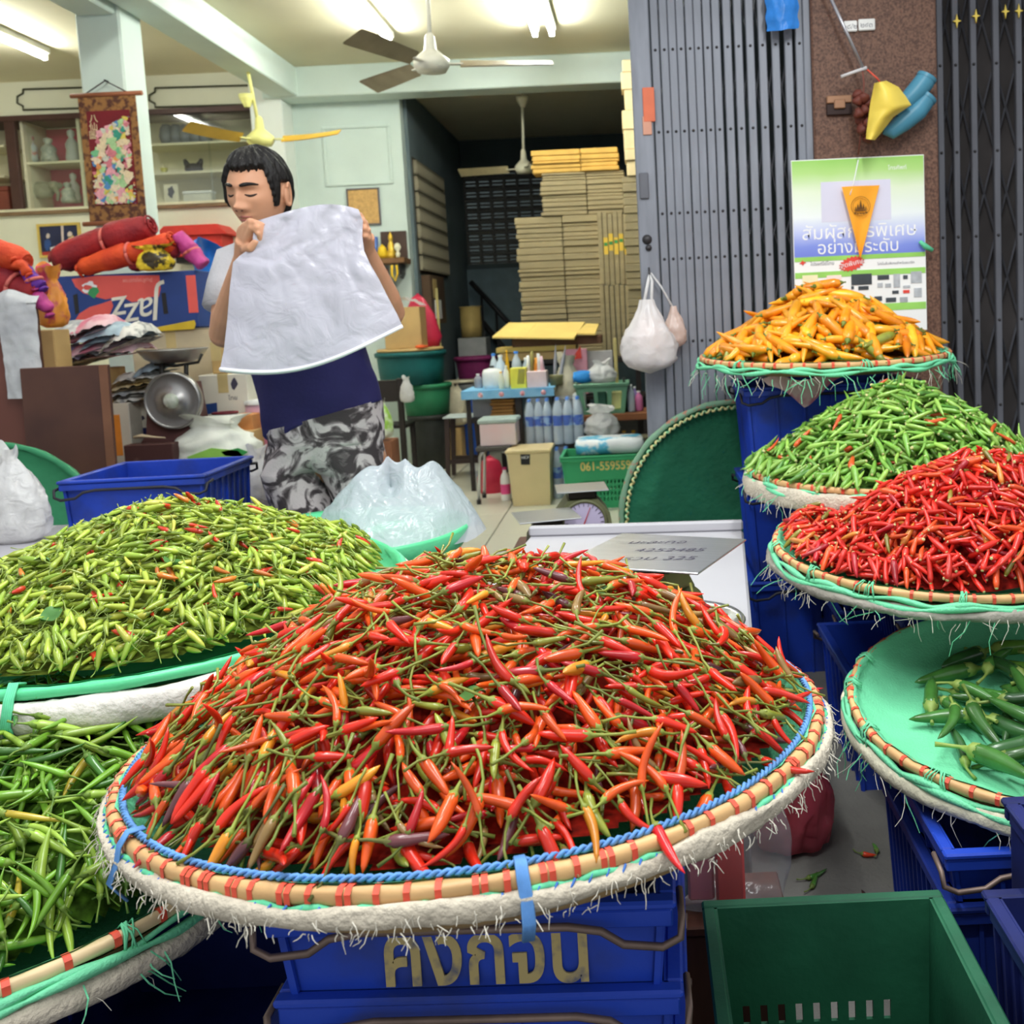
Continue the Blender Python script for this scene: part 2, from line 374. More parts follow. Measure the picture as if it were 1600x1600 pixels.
for zi, z in enumerate(rz):
    for x in sx: rv.lathe([(0.0055, 0), (0.0045, 0.004), (0, 0.0055)], 6, mat=xf((x, GY-0.016, z), pi/2))
gate.part('rivets', rv, rivet_m, stuff=True)
for zi in range(len(rz)-1):
    for k in range(0, len(sx)-1):
        for s in (0, 1):
            za, zb = (rz[zi], rz[zi+1]) if s else (rz[zi+1], rz[zi])
            p, q = Vector((sx[k], GY+0.014+0.006*s, za)), Vector((sx[k+1], GY+0.014+0.006*s, zb))
            lat.tube([p, q], 0.009, 4, flat=0.3, smooth=False)
gate.part('lattice_bars', lat, gate_m, stuff=True)
bx = at(1012, 380, GY); gate.part('lock_plate', MB().box((bx.x-0.02, GY-0.04, at(1010, 312, GY).z), (bx.x+0.012, GY-0.03, at(1010, 272, GY).z), bev=0.002), gate_d)
pz = at(1012, 180, GY)
gate.part('orange_tag', MB().box((pz.x-0.016, GY-0.037, pz.z-0.03), (pz.x+0.026, GY-0.031, pz.z+0.09), bev=0.002), M('orange_plastic', (214, 110, 76), 0.5))
gate.part('paper_tag', MB().box((pz.x-0.02, GY-0.036, pz.z-0.075), (pz.x+0.012, GY-0.031, pz.z-0.01), bev=0.002), M('faded_salmon', (206, 150, 128), 0.7))
gate.part('keyhole', MB().lathe([(0.018, 0), (0.016, 0.006), (0, 0.008)], 14, mat=xf((bx.x-0.002, GY-0.03, at(1016, 375, GY).z), pi/2)).lathe([(0.012, 0), (0.010, 0.008), (0, 0.01)], 12, mat=xf((bx.x+0.002, GY-0.03, at(1016, 388, GY).z), pi/2)), rivet_m)
# ---- folding gate on the right, stretched open as a lattice
HY = 3.95
g2 = T('door_2', '', '', (1.6, HY, 0)); del g2.e['category']; del g2.e['label']; g2.e['kind'] = 'structure'
hx = [at(x, 250, HY).x for x in (1470, 1494, 1522, 1557, 1592, 1628, 1664)]
slat2 = MB().box((-0.012, -0.012, 0.04), (0.012, 0.012, GT), bev=0.003).mesh('bar', gate_d)
for x in hx:
    o = g2.part('bar', slat2, None); o.matrix_parent_inverse = Matrix(); o.location = (x-1.6, 0, 0)
hz = [at(1550, y, HY).z for y in (-180, -35, 100, 236, 368, 500, 632, 764)]
lb = MB().box((-0.009, -0.003, 0), (0.009, 0.003, 1)); r2 = MB()
for zi in range(len(hz)-1):
    for k in range(len(hx)-1):
        for s in (0, 1):
            p, q = (hz[zi+1], hz[zi]) if s else (hz[zi], hz[zi+1])
            P, Q = Vector((hx[k], HY+0.016+0.008*s, p)), Vector((hx[k+1], HY+0.016+0.008*s, q))
            g2.part('lattice_bar', MB().tube([P, Q], 0.012, 4, flat=0.28, smooth=False), gate_d)
    for x in hx: r2.lathe([(0.006, 0), (0.005, 0.004), (0, 0.006)], 6, mat=xf((x, HY-0.012, hz[zi]), pi/2))
g2.part('rivets', r2, rivet_m, stuff=True)
gold = M('gold_paint', (232, 204, 96), 0.35, metal=0.5)
for sx_, sy_ in ((1495, 33), (1525, 25), (1571, 18), (1592, 17)):
    c = at(sx_, sy_, HY-0.02); pts = []
    for k in range(8):
        r = (0.026 if k % 4 == 0 else 0.016) if k % 2 == 0 else 0.006
        pts.append((c.x+r*sin(k*pi/4), c.z+r*cos(k*pi/4)))
    g2.part('star_ornament', MB().prism(pts, HY-0.022, HY-0.013), gold)
# wall added behind the right gate, coloured dark for the shaded void
struct('wall_street', MB().box((gx1, 4.0, 0), (9, 4.09, 3.3)), M('gate_void_shade', (58, 54, 54), 0.8, var=0.3, scale=3))
# ================================================================== trays and heaps of chillies
bamboo = M('bamboo', (206, 164, 112), 0.45, var=0.25, scale=6, stretch=(1, 1, 1), bump=0.08)
bamboo_pale = M('pale_bamboo', (222, 196, 152), 0.5, var=0.2, scale=8)
tie_m = M('red_raffia', (222, 84, 62), 0.5, var=0.2, scale=30)
teal_m = M('teal_mesh_cloth', (112, 206, 158), 0.6, var=0.14, scale=7, bump=0.25, bscale=220)
green_rope = M('green_twine', (96, 196, 150), 0.6, var=0.25, scale=40)
blue_rope = M('blue_twine', (92, 142, 200), 0.6, var=0.25, scale=40)
sack_m = M('white_sackcloth', (196, 186, 168), 0.9, var=0.16, scale=14, bump=0.5, bscale=130)
weave_m = M('woven_bamboo', (150, 124, 84), 0.7, var=0.25, scale=30, bump=0.3)
green_wet = M('green_plastic_liner', (96, 210, 150), 0.3, var=0.1, scale=8, bump=0.1)
def skin(name, rough=0.26, obcol=True, var=0.10, coat=0.12):
    return M(name, (255, 255, 255), rough, var=var, scale=22, obcol=obcol, attr=None if obcol else 'Col', spec=0.5, coat=coat, rgb2=(205, 190, 190), thr=(0.25, 0.6))
mound_m = M('heap_gap_shade', (255, 255, 255), 0.9, attr='Col', spec=0.1, rgb2=(120, 120, 110), scale=60)
skin_o = skin('chilli_skin'); skin_s = skin('heaped_chilli_skin', obcol=False)
stem_o = M('chilli_stem', (255, 255, 255), 0.5, obcol=True, rgb2=(190, 200, 180), scale=30)
cut_m = M('cut_stem_tip', (206, 202, 140), 0.5)
def proto(L, r, bend, rings, sides, taper=1.6, seed=0, stemL=0.0, stemr=0.0013, sbend=0.3, calyx=True, cal=1.0):
    "body along +x from the calyx (x=0) to the tip (x=L); bend in xy; stem goes to -x. returns (bv, bf, sv, sf)"
    rnd = random.Random(seed); ph = rnd.uniform(0, 6); wob = rnd.uniform(0.0, 0.05)*L
    def axis(t): return Vector((L*t, bend*L*(t*t)*0.5+wob*sin(3*t+ph)*t, wob*0.6*sin(2.3*t+ph*2)*t))
    body = MB(); pts = []; rr = []
    for i in range(rings):
        t = i/(rings-1); pts.append(axis(t))
        e = min(1, (t/0.09)**0.5) if t < 0.09 else 1
        rr.append(max(r*0.06, r*(0.62+0.38*e)*(max(0.0, 1-t**taper))**0.62*(1+0.06*sin(9*t+ph))))
    body.tube(pts, rr, sides, cap=True)
    st = MB()
    if stemL:
        sp = [Vector((r*0.9, 0, 0)), Vector((0, 0, 0)), Vector((-r*0.5, 0, 0))]
        sr = [r*1.02*cal, r*0.88*cal, r*0.42*cal]
        for q in (0.25, 0.62, 1.0):
            sp.append(Vector((-r*0.5-stemL*q, sbend*stemL*q*q, rnd.uniform(-.1, .1)*stemL*q))); sr.append(stemr*(1 if q < 1 else 1.35))
        st.tube(sp, sr, max(4, sides-2), cap=True)
    elif calyx:
        st.tube([(r*0.2, 0, 0), (0, 0, 0), (-r*0.3, 0, 0)], [r*0.6, r*0.55, r*0.4], max(4, sides-1), cap=True)
    return body, st
def deposit(rng, n, R, H, prof, Lr, under=0.03, cx=0.0, cy=0.0, sink=0.35, rad=0.006, steep=1.0, edge=1.0, keep=None, upright=0.03):
    "let n chillies fall one after another on a growing height field; returns matrices (tray space), lengths"
    st = 0.006; G = int(2*(R+0.14)/st); o = -(R+0.14)
    ax = o+st*(np.arange(G)+0.5); gx, gy = np.meshgrid(ax, ax, indexing='ij')
    def target(x, y): return H*prof(np.hypot(x-cx, y-cy)/R, np.arctan2(y-cy, x-cx))
    g = np.maximum(0.0, target(gx, gy)-under); g[np.hypot(gx, gy) > R*1.02] = -0.02
    base = g.copy(); out = []
    t = np.linspace(-0.5, 0.5, 8); i = 0; tries = 0
    while len(out) < n and tries < n*3:
        tries += 1; best = None
        for c in range(2):
            q = R*edge*sqrt(rng.random()); a = rng.random()*2*pi; x, y = q*cos(a), q*sin(a)
            if keep is not None and not keep(x, y): continue
            yaw = rng.random()*2*pi; L = rng.uniform(*Lr)
            px = x+cos(yaw)*L*t; py = y+sin(yaw)*L*t
            ix = np.clip(((px-o)/st).astype(int), 1, G-2); iy = np.clip(((py-o)/st).astype(int), 1, G-2)
            h = g[ix, iy]; b = float(np.dot(t*L, h)/np.dot(t*L, t*L)); b = max(-1.1, min(1.1, b))
            if rng.random() < upright: b += rng.choice((-1, 1))*rng.uniform(0.3, 0.8)
            a0 = float(np.sort(h-b*t*L)[-2])+rad*(1-sink)
            sc = a0-float(target(x, y))
            if best is None or sc < best[0]: best = (sc, x, y, yaw, L, b, a0, ix, iy)
        if best is None: continue
        sc, x, y, yaw, L, b, a0, ix, iy = best
        if sc > 0.03: continue
        top = a0+b*t*L+rad*0.55
        for dx in (-1, 0, 1):
            for dy in (-1, 0, 1):
                np.maximum.at(g, (ix+dx, iy+dy), top-0.002*(abs(dx)+abs(dy)))
        X = Vector((cos(yaw), sin(yaw), b)).normalized(); Z = (Vector((0, 0, 1))-X*X.z).normalized(); Yv = Z.cross(X)
        rl = rng.gauss(0, 0.5)+(pi if rng.random() < 0.5 else 0); Y2 = Yv*cos(rl)+Z*sin(rl); Z2 = X.cross(Y2)
        out.append((Matrix(((X.x, Y2.x, Z2.x, x), (X.y, Y2.y, Z2.y, y), (X.z, Y2.z, Z2.z, a0), (0, 0, 0, 1))), L))
    mound = (ax, base)
    return out, mound
def visible_count(mats, lens, rad, extra=None):
    "how many coarse picture cells each chilli shows in, nearest first"
    zb = {}; n = len(mats); P = []
    for k, (m, L) in enumerate(zip(mats, lens)):
        for t in np.linspace(-0.48, 0.48, 9):
            for s in (-0.6, 0.6):
                p = m @ Vector((t*L, rad*s, 0)); P.append((p.x, p.y, p.z, k))
    A = np.array(P); d = A[:, :3]-np.array(EYEP); w = d @ np.array(FW)
    u = ((CX+FPX*(d @ np.array(RT))/w)/5).astype(int); v = ((CY-FPX*(d @ np.array(UP))/w)/5).astype(int)
    ok = (u >= 0) & (u < 320) & (v >= 0) & (v < 320); idx = np.where(ok)[0]
    zbuf = np.full(320*320, 1e9); cell = v[idx]*320+u[idx]; np.minimum.at(zbuf, cell, w[idx])
    vis = w[idx] < zbuf[cell]+0.006
    cnt = np.bincount(A[idx[vis], 3].astype(int), minlength=n)
    return cnt
def proj(p):
    d = p-EYEP; w = d.dot(FW); return CX+FPX*d.dot(RT)/w, CY-FPX*d.dot(UP)/w
ZONES = ('in the back of', 'on the left flank of', 'on the right flank of', 'in the front of', 'near the top of')
def heap(name, cat, heapname, TM, R, H, prof, spec, n, seed, palette, label, colname, indiv=300, **kw):
    """spec: L range, r, bends, stem. palette: list of (weight, body rgb, stem rgb, colour word)"""
    rng = random.Random(seed)
    extra = spec.get('stem', 0)+spec['r']
    Lr = (spec['L'][0]+extra*0.8, spec['L'][1]+extra*0.8)
    dep, mound = deposit(rng, n, R, H, prof, Lr, rad=spec['r'], **kw)
    protos = []
    for k in range(8):
        Lm = sum(spec['L'])/2; Lk = Lm*(0.86+0.04*k)
        bd, stm = proto(Lk, spec['r']*(0.85+0.05*((k*3) % 7)), spec['bend'][0]+(spec['bend'][1]-spec['bend'][0])*(k/7.0), spec['rings'], spec['sides'], spec.get('taper', 1.6), seed*10+k, spec.get('stem', 0)*(0.75+0.08*((k*5) % 8)), spec.get('stemr', 0.0013), 0.5*((k % 5)-2)/2, cal=spec.get('cal', 1.0))
        protos.append((Lk, bd, stm, bd.mesh(name, skin_o), stm.mesh('stem', stem_o if spec.get('stem') or spec.get('green_calyx') else cut_m) if stm.v else None))
    tot = sum(p[0] for p in palette)
    items = []
    for m, L in dep:
        q = rng.random()*tot
        for p in palette:
            q -= p[0]
            if q <= 0: break
        k = rng.randrange(8); Lk = protos[k][0]; sc = (L-extra*0.8)/Lk; sc = max(0.8, min(1.2, sc))
        flip = -1 if rng.random() < 0.5 else 1
        off = Matrix.Translation(Vector((-(Lk-extra)/2*sc, -0.1*Lk*protos[k][1].v[-1][1]/max(1e-6, Lk), 0)))
        mw = TM @ m @ off @ Matrix.Diagonal((sc, sc*flip, sc*flip, 1))
        br = rng.uniform(0.72, 1.18); col = [min(1, c*br) for c in lin(p[1])]; sc_ = [min(1, c*br) for c in lin(p[2])]
        items.append((mw, k, col, sc_, p[3], m))
    cnt = visible_count([TM @ m for m, L in dep], [L for m, L in dep], spec['r'])
    order = sorted(range(len(items)), key=lambda i: -cnt[i]-0.001*i)
    chosen = set(i for i in order[:indiv] if cnt[i] >= 2)
    groups = {}
    for i in chosen:
        mw, k, col, sc_, word, m = items[i]
        x, y, z = m.translation; r = math.hypot(x, y)/R
        zone = ZONES[4] if r < 0.38 else (ZONES[3] if y < -abs(x) else ZONES[1] if x < -abs(y) else ZONES[2] if x > abs(y) else ZONES[0])
        o = link(name, protos[k][3]); o.matrix_world = mw; o.color = (*col, 1)
        A, B = proj(o.matrix_world @ Vector((0, 0, 0))), proj(o.matrix_world @ Vector((protos[k][0], 0, 0)))
        du, dv = B[0]-A[0], B[1]-A[1]
        way = ('rightward' if du > 0 else 'leftward') if abs(du) > abs(dv) else ('downward' if dv > 0 else 'upward')
        cv = ('straight', 'curved', 'hooked')[k*3//8]
        tag(o, label.format(word=word, zone=zone, way='tip '+way, cv=cv), cat, '%s %s chillies, tips %s, %s %s' % (cv, word, way, zone, heapname))
        if protos[k][4] is not None:
            s = link('stem', protos[k][4]); s.parent = o; s.color = (*sc_, 1)
    # the rest of the heap as one mesh, over its mound
    V = []; F = []; CO = []; nb = 0
    arr = []
    for Lk, bd, stm, _, _ in protos:
        arr.append((np.array(bd.v), bd.f, np.array(stm.v) if stm.v else np.zeros((0, 3)), stm.f))
    loops = []; starts = []; tots = []; lo = 0
    for i, (mw, k, col, sc_, word, m) in enumerate(items):
        if i in chosen: continue
        bv, bf, sv, sf = arr[k]; mm = np.array(mw); vv = np.concatenate([bv, sv]) @ mm[:3, :3].T+mm[:3, 3]
        V.append(vv); CO.append(np.concatenate([np.tile([*col, 1], (len(bv), 1)), np.tile([*(sc_ if spec.get('stem') or spec.get('green_calyx') else lin((196, 194, 130))), 1], (len(sv), 1))]))
        for f in bf: F.append(tuple(j+nb for j in f))
        for f in sf: F.append(tuple(j+nb+len(bv) for j in f))
        nb += len(vv)
    ax, base = mound; st = 2; sub = ax[::st]; G = len(sub); mv = []; mf = []
    inv = {}
    for a in range(G):
        for b in range(G):
            if math.hypot(sub[a], sub[b]) < R*0.99 and not spec.get('nomound'):
                inv[(a, b)] = len(mv); p = TM @ Vector((sub[a], sub[b], base[a*st, b*st]+0.001)); mv.append(p[:])
    for (a, b), i0 in inv.items():
        if (a+1, b) in inv and (a, b+1) in inv and (a+1, b+1) in inv: mf.append((i0+nb, inv[(a+1, b)]+nb, inv[(a+1, b+1)]+nb, inv[(a, b+1)]+nb))
    V.append(np.array(mv).reshape(-1, 3)); dk = [c*0.3 for c in lin(palette[0][1])]; CO.append(np.tile([*dk, 1], (len(mv), 1))); F += mf  # mound colour darkened to stand for the shade between the chillies
    V = np.concatenate(V); CO = np.concatenate(CO)
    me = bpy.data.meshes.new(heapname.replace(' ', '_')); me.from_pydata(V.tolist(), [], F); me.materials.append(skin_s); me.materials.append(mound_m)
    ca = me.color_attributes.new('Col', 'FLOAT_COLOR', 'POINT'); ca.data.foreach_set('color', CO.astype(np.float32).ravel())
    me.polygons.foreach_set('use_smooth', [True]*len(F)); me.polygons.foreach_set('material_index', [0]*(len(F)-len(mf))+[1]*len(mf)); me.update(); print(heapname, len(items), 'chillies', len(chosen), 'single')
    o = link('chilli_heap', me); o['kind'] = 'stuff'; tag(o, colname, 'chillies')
    return chosen
def tray_matrix(c, tx, ty): return Matrix.Translation(Vector(c)) @ Matrix.Rotation(radians(-ty), 4, 'Y') @ Matrix.Rotation(radians(tx), 4, 'X')
def tube_arc(mb, R, z, r, a0, a1, n, k=5, wob=0.0, wr=0.0, f=9.0, mi=0, seed=0):
    P = []
    for i in range(n+1):
        a = a0+(a1-a0)*i/n
        P.append(((R+wr*sin(f*a+seed)+0.4*wr*sin(f*2.7*a))*cos(a), (R+wr*sin(f*a+seed))*sin(a), z+wob*sin(f*1.3*a+seed*2)))
    mb.tube(P, r, k, mi)
def fray(n, R, z, rnd, a0=0, a1=2*pi, ln=(0.015, 0.05), thick=0.0008, out=0.5):
    mb = MB()
    for i in range(n):
        a = rnd.uniform(a0, a1); L = rnd.uniform(*ln); c = rnd.uniform(-1, 1)
        P = [Vector(((R)*cos(a), (R)*sin(a), z+rnd.uniform(-0.012, 0.008)))]
        d = Vector((cos(a)*rnd.uniform(0, 1.3)*out-sin(a)*c, sin(a)*rnd.uniform(0, 1.3)*out+cos(a)*c, rnd.uniform(-1.2, -0.1))).normalized()
        for k in range(3):
            d = (d+Vector((rnd.uniform(-.7, .7), rnd.uniform(-.7, .7), rnd.uniform(-.8, .2)))).normalized(); P.append(P[-1]+d*(L/3))
        mb.tube(P, [thick, thick, thick*0.8, thick*0.6], 3, smooth=False)
    return mb
def make_tray(label, TM, R, style, seed, nties, visible=(0, 2*pi)):
    """woven bamboo tray, local frame at the rim plane. style dict: liner, sack, twist (blue rope), green edge, fray"""
    rnd = random.Random(seed)
    t = T('bamboo_tray', label, 'tray', mat=TM, local=True, group=None)
    d = style.get('depth', 0.055)
    prof = [(0, -d-0.006), (R*0.8, -d-0.004), (R*0.95, -d*0.6), (R-0.006, -0.026), (R-0.006, -0.02), (R*0.94, -d*0.55), (R*0.8, -d+0.002), (0, -d)]
    t.part('woven_base', MB().lathe(prof, 56), weave_m)
    lp = [(0, -d+0.004)]+[(R*f, -d*(1-((f-0.75)/0.25)**2 if f > 0.75 else 1)+0.004) for f in (0.4, 0.75, 0.8, 0.86, 0.91, 0.95, 0.975)]+[(R-0.011, 0.002), (R-0.004, 0.006)]
    if style.get('liner'):
        t.part('lining', MB().lathe(lp, 96, fn=lambda a, z: 1+0.006*sin(31*a+z*200)*(z > -d*0.8)), style['liner'])
    # bamboo hoop
    hp = [(-0.007, 0.003), (0.002, 0.004), (0.0065, 0.0), (0.0065, -0.009), (0.004, -0.012), (-0.003, -0.012), (-0.007, -0.008)]
    t.part('rim_hoop', MB().ring(R, hp, 96, fn=lambda a, q: (0.0012*sin(17*a+q), 0.0012*sin(23*a+2*q))), style.get('bamboo', bamboo), label='split bamboo hoop')
    # red ties wrapped round the hoop
    tm = MB(); k = [(-0.0082, 0.0042), (0.002, 0.0054), (0.0077, 0.001), (0.0077, -0.0098), (0.004, -0.0133), (-0.004, -0.013)]
    wd = style.get('tiew', 0.0035)
    vs = []; fs = []
    for s in (-1, 1):
        for dr, dz in k: vs.append((R+dr, s*wd, dz))
    n = len(k); fs = [(i, (i+1) % n, n+(i+1) % n, n+i) for i in range(n)]
    tm.add(vs, fs); tme = tm.mesh('tie', tie_m)
    for i in range(nties):
        a = 2*pi*(i+rnd.uniform(-0.12, 0.12))/nties
        if style.get('hide_ties') and style['hide_ties'](a): continue
        for q in range(2 if rnd.random() < style.get('dbl', 0.0) else 1):
            o = t.part('tie', tme); o.matrix_local = Matrix.Rotation(a+q*0.018, 4, 'Z')
    if style.get('twist'):
        mb = MB(); m2 = MB(); N = 1000
        for s in (0, 1):
            P = []
            for i in range(N+1):
                a = 2*pi*i/N; w = a*150+s*pi; rr = 0.0022
                P.append(((R-0.0085+rr*cos(w)+0.002*sin(5*a))*cos(a), (R-0.0085+rr*cos(w)+0.002*sin(5*a))*sin(a), 0.0065+rr*sin(w)))
            mb.tube(P, 0.0023, 4)
        t.part('blue_rope', mb, blue_rope, label='blue twisted twine along the rim')
        # zigzag stitches and green selvedge under the hoop
        tube_arc(m2, R+0.0075, -0.0125, 0.0036, 0, 2*pi, 200, 5, 0.0025, 0.001, 41)
        t.part('green_selvedge', m2, green_rope)
        sm = MB(); ns = 170
        for i in range(ns):
            a = 2*pi*i/ns; b = a+0.022
            sm.tube([((R+0.0105)*cos(a), (R+0.0105)*sin(a), -0.020), ((R+0.0130)*cos((a+b)/2), (R+0.0130)*sin((a+b)/2), -0.0145), ((R+0.0095)*cos(b), (R+0.0095)*sin(b), -0.009)], 0.0012, 4)
        t.part('stitching', sm, M('blue_stitch', (60, 110, 190), 0.6), stuff=True)
        for a in style.get('knots', ()):
            kb = MB()
            for q in range(7):
                aa = a+(q-3)*0.0034
                kb.tube([((R-0.014)*cos(aa), (R-0.014)*sin(aa), 0.010), ((R+0.002)*cos(aa), (R+0.002)*sin(aa), 0.0115), ((R+0.0115)*cos(aa), (R+0.0115)*sin(aa), 0.0), ((R+0.0155)*cos(aa+0.003), (R+0.0155)*sin(aa+0.003), -0.016), ((R+0.0245)*cos(aa+0.002), (R+0.0245)*sin(aa+0.002), -0.034), ((R+0.01)*cos(aa), (R+0.01)*sin(aa), -0.056)], 0.0015, 4)
            t.part('twine_lashing', kb, blue_rope)
    if style.get('sack'):
        h = style.get('sack_h', 0.019); off = style.get('sack_z', -0.035); ow = style.get('sack_w', 0.013)
        sp = [(ow*cos(q)*0.9+0.010, off+h*sin(q)) for q in np.linspace(0, 2*pi, 11)[:-1]]
        ph = rnd.uniform(0, 6)
        f = lambda a, q: (0.0035*nz((cos(a)*6, sin(a)*6, q), 1.3, ph)+0.0018*nz((cos(a)*40, sin(a)*40, q*0.8), 1, ph), 0.007*nz((cos(a)*4, sin(a)*4, q*0.3), 1.0, ph+5)+0.0022*nz((cos(a)*45, sin(a)*45, q), 1, ph))
        t.part('sack_binding', MB().ring(R, sp, 300, fn=f), style['sack'], label='frayed white sackcloth binding')
    if style.get('green_edge'):
        mb = MB(); ph = rnd.uniform(0, 6)
        tube_arc(mb, R+0.010, -0.017, [0.0035+0.0045*abs(sin(i*0.37+ph)*sin(i*0.11)) for i in range(221)], 0, 2*pi, 220, 6, 0.004, 0.002, 13, seed=ph)
        tube_arc(mb, R+0.012, -0.025, [0.003+0.005*abs(sin(i*0.29+ph)) for i in range(221)], 0, 2*pi, 220, 6, 0.006, 0.003, 7, seed=ph+2)
        t.part('green_net_edge', mb, teal_m)
        for q in range(style.get('lashings', 5)):
            a = style['lash0']+q*style['lashd']+rnd.uniform(-.06, .06); kb = MB()
            for w in range(6):
                aa = a+rnd.uniform(-.03, .03); bb = aa+rnd.uniform(-.05, .05)
                kb.tube([((R-0.02)*cos(aa), (R-0.02)*sin(aa), -0.004), ((R-0.004)*cos(aa), (R-0.004)*sin(aa), 0.009), ((R+0.011)*cos((aa+bb)/2), (R+0.011)*sin((aa+bb)/2), 0.001), ((R+0.013)*cos(bb), (R+0.013)*sin(bb), -0.024)], rnd.uniform(0.001, 0.002), 4)
            t.part('net_lashing', kb, teal_m)
    if style.get('fray'):
        n_, ln = style['fray']
        t.part('frayed_threads', fray(n_, R+0.018, style.get('fray_z', -0.04), rnd, *visible, ln=ln, thick=style.get('thick', 0.0008)), M('loose_threads', (206, 200, 186), 0.9), stuff=True)
    if style.get('gfray'):
        t.part('green_threads', fray(style['gfray'], R+0.015, -0.035, rnd, *visible, ln=(0.03, 0.09), thick=0.0012), teal_m, stuff=True)
    return t
FRONT = (pi*0.95, pi*2.1)
TM_MAIN = tray_matrix((-0.222, 1.287, 0.669), -2.2, 1.7); R_MAIN = 0.430
TM_LEFT = tray_matrix((-0.938, 1.904, 0.697), 2.3, -0.3); R_LEFT = 0.465
TM_LOW = tray_matrix((-1.027, 1.484, 0.430), -0.3, 2.0); R_LOW = 0.448
TM_OR = tray_matrix((0.603, 3.325, 1.026), 2.3, -0.4); R_OR = 0.394
TM_GR = tray_matrix((0.69, 2.86, 0.722), 1.0, -1.0); R_GR = 0.385
TM_RED = tray_matrix((0.681, 2.298, 0.631), 3.6, -1.1); R_RED = 0.382
TM_BIG = tray_matrix((0.766, 1.835, 0.448), 5.8, 2.8); R_BIG = 0.392
make_tray('woven bamboo tray with blue twine rim under the long-stemmed red chillies', TM_MAIN, R_MAIN, dict(liner=teal_m, sack=sack_m, twist=True, fray=(420, (0.005, 0.018)), knots=(-pi/2+0.23, -pi/2-0.82), tiew=0.003, dbl=0.3, depth=0.085, sack_h=0.0105, sack_z=-0.0195, sack_w=0.008, fray_z=-0.022, thick=0.0006), 1, 92, FRONT)
make_tray('large tray edged in smooth green plastic under the yellow-green chillies', TM_LEFT, R_LEFT, dict(liner=green_wet, sack=M('white_sack_roll', (214, 210, 202), 0.8, var=0.1, scale=10, bump=0.45, bscale=70), sack_h=0.026, sack_z=-0.04, sack_w=0.018, bamboo=green_wet, hide_ties=lambda a: True, depth=0.075), 2, 2)
make_tray('bamboo tray with net edging under the slender green chillies, beneath the blue-rimmed tray', TM_LOW, R_LOW, dict(liner=teal_m, sack=sack_m, sack_z=-0.046, sack_h=0.016, green_edge=True, lash0=-2.1, lashd=0.5, sack_h2=0, fray=(90, (0.015, 0.05)), gfray=40, bamboo=bamboo_pale, tiew=0.0045), 3, 46, FRONT)
make_tray('bamboo tray of orange chillies on top of the tall blue crate stack', TM_OR, R_OR, dict(liner=teal_m, green_edge=True, lash0=-2.4, lashd=0.9, lashings=3, fray=(50, (0.03, 0.07)), gfray=60, tiew=0.004, depth=0.04), 4, 60, FRONT)
make_tray('sack-edged bamboo tray under the green chillies, second from the top', TM_GR, R_GR, dict(liner=teal_m, sack=sack_m, sack_h=0.028, sack_z=-0.04, green_edge=True, lash0=3.0, lashd=0.3, lashings=3, fray=(120, (0.02, 0.05)), gfray=30, tiew=0.004), 5, 60, FRONT)
make_tray('bamboo tray with green net edge under the stemless red chillies', TM_RED, R_RED, dict(liner=teal_m, sack=M('grey_sackcloth', (150, 145, 135), 0.9, var=0.2, scale=14, bump=0.5), sack_h=0.012, sack_z=-0.036, green_edge=True, lash0=2.7, lashd=0.45, fray=(140, (0.015, 0.05)), gfray=25, tiew=0.0032), 6, 62, FRONT)
make_tray('teal-lined bamboo tray holding a few large dark green chillies', TM_BIG, R_BIG, dict(liner=teal_m, sack=M('cream_sackcloth', (206, 200, 176), 0.9, var=0.15, scale=12, bump=0.5), sack_h=0.016, sack_z=-0.038, green_edge=True, lash0=2.5, lashd=0.42, lashings=6, fray=(70, (0.02, 0.06)), gfray=45, tiew=0.0036, dbl=0.15), 7, 54, FRONT)
lashing = T('twine_lashing', 'green twine binding round the white rolled edge of the yellow-green tray', 'twine', mat=TM_LEFT, local=True)
lb_ = MB()
for q in range(5):
    a = -pi/2+0.02+q*0.006
    lb_.tube([((R_LEFT-0.02)*cos(a), (R_LEFT-0.02)*sin(a), 0.004), ((R_LEFT)*cos(a), (R_LEFT)*sin(a), 0.012), ((R_LEFT+0.016)*cos(a), (R_LEFT+0.016)*sin(a), -0.005), ((R_LEFT+0.033)*cos(a), (R_LEFT+0.033)*sin(a), -0.04), ((R_LEFT+0.016)*cos(a), (R_LEFT+0.016)*sin(a), -0.082)], 0.0022, 5)
lashing.part('strands', lb_, green_rope)
# ---- heaps
dome = lambda p: (lambda q, a: np.maximum(0, 1-np.minimum(1, q)**p))
stg = (142, 148, 66)
heap('red_chilli', 'chilli', 'the long-stemmed red chilli heap', TM_MAIN, 0.400, 0.172, lambda q, a: np.maximum(0, 1-np.minimum(1, q)**(2.1))*(1+0.04*np.sin(3*a+1)),
     dict(L=(0.036, 0.058), r=0.0053, bend=(-0.2, 1.25), rings=9, sides=7, stem=0.040, stemr=0.0014, taper=2.8, cal=0.9), 6200, 11,
     [(42, (228, 46, 24), stg, 'bright red'), (38, (238, 92, 28), (146, 156, 66), 'orange-red'), (9, (196, 32, 40), (120, 132, 60), 'deep red'), (7, (232, 150, 40), (150, 160, 66), 'golden'), (6, (150, 120, 70), stg, 'brownish'), (7, (150, 160, 60), stg, 'olive green'), (3, (110, 62, 66), (110, 110, 60), 'dark maroon')],
     '{cv} {word} long-stemmed chilli, {way}, {zone} the blue-rimmed tray', 'heap of red and orange chillies with long green stems', edge=1.0, under=0.045, upright=0.08)
ygs = (150, 170, 84)
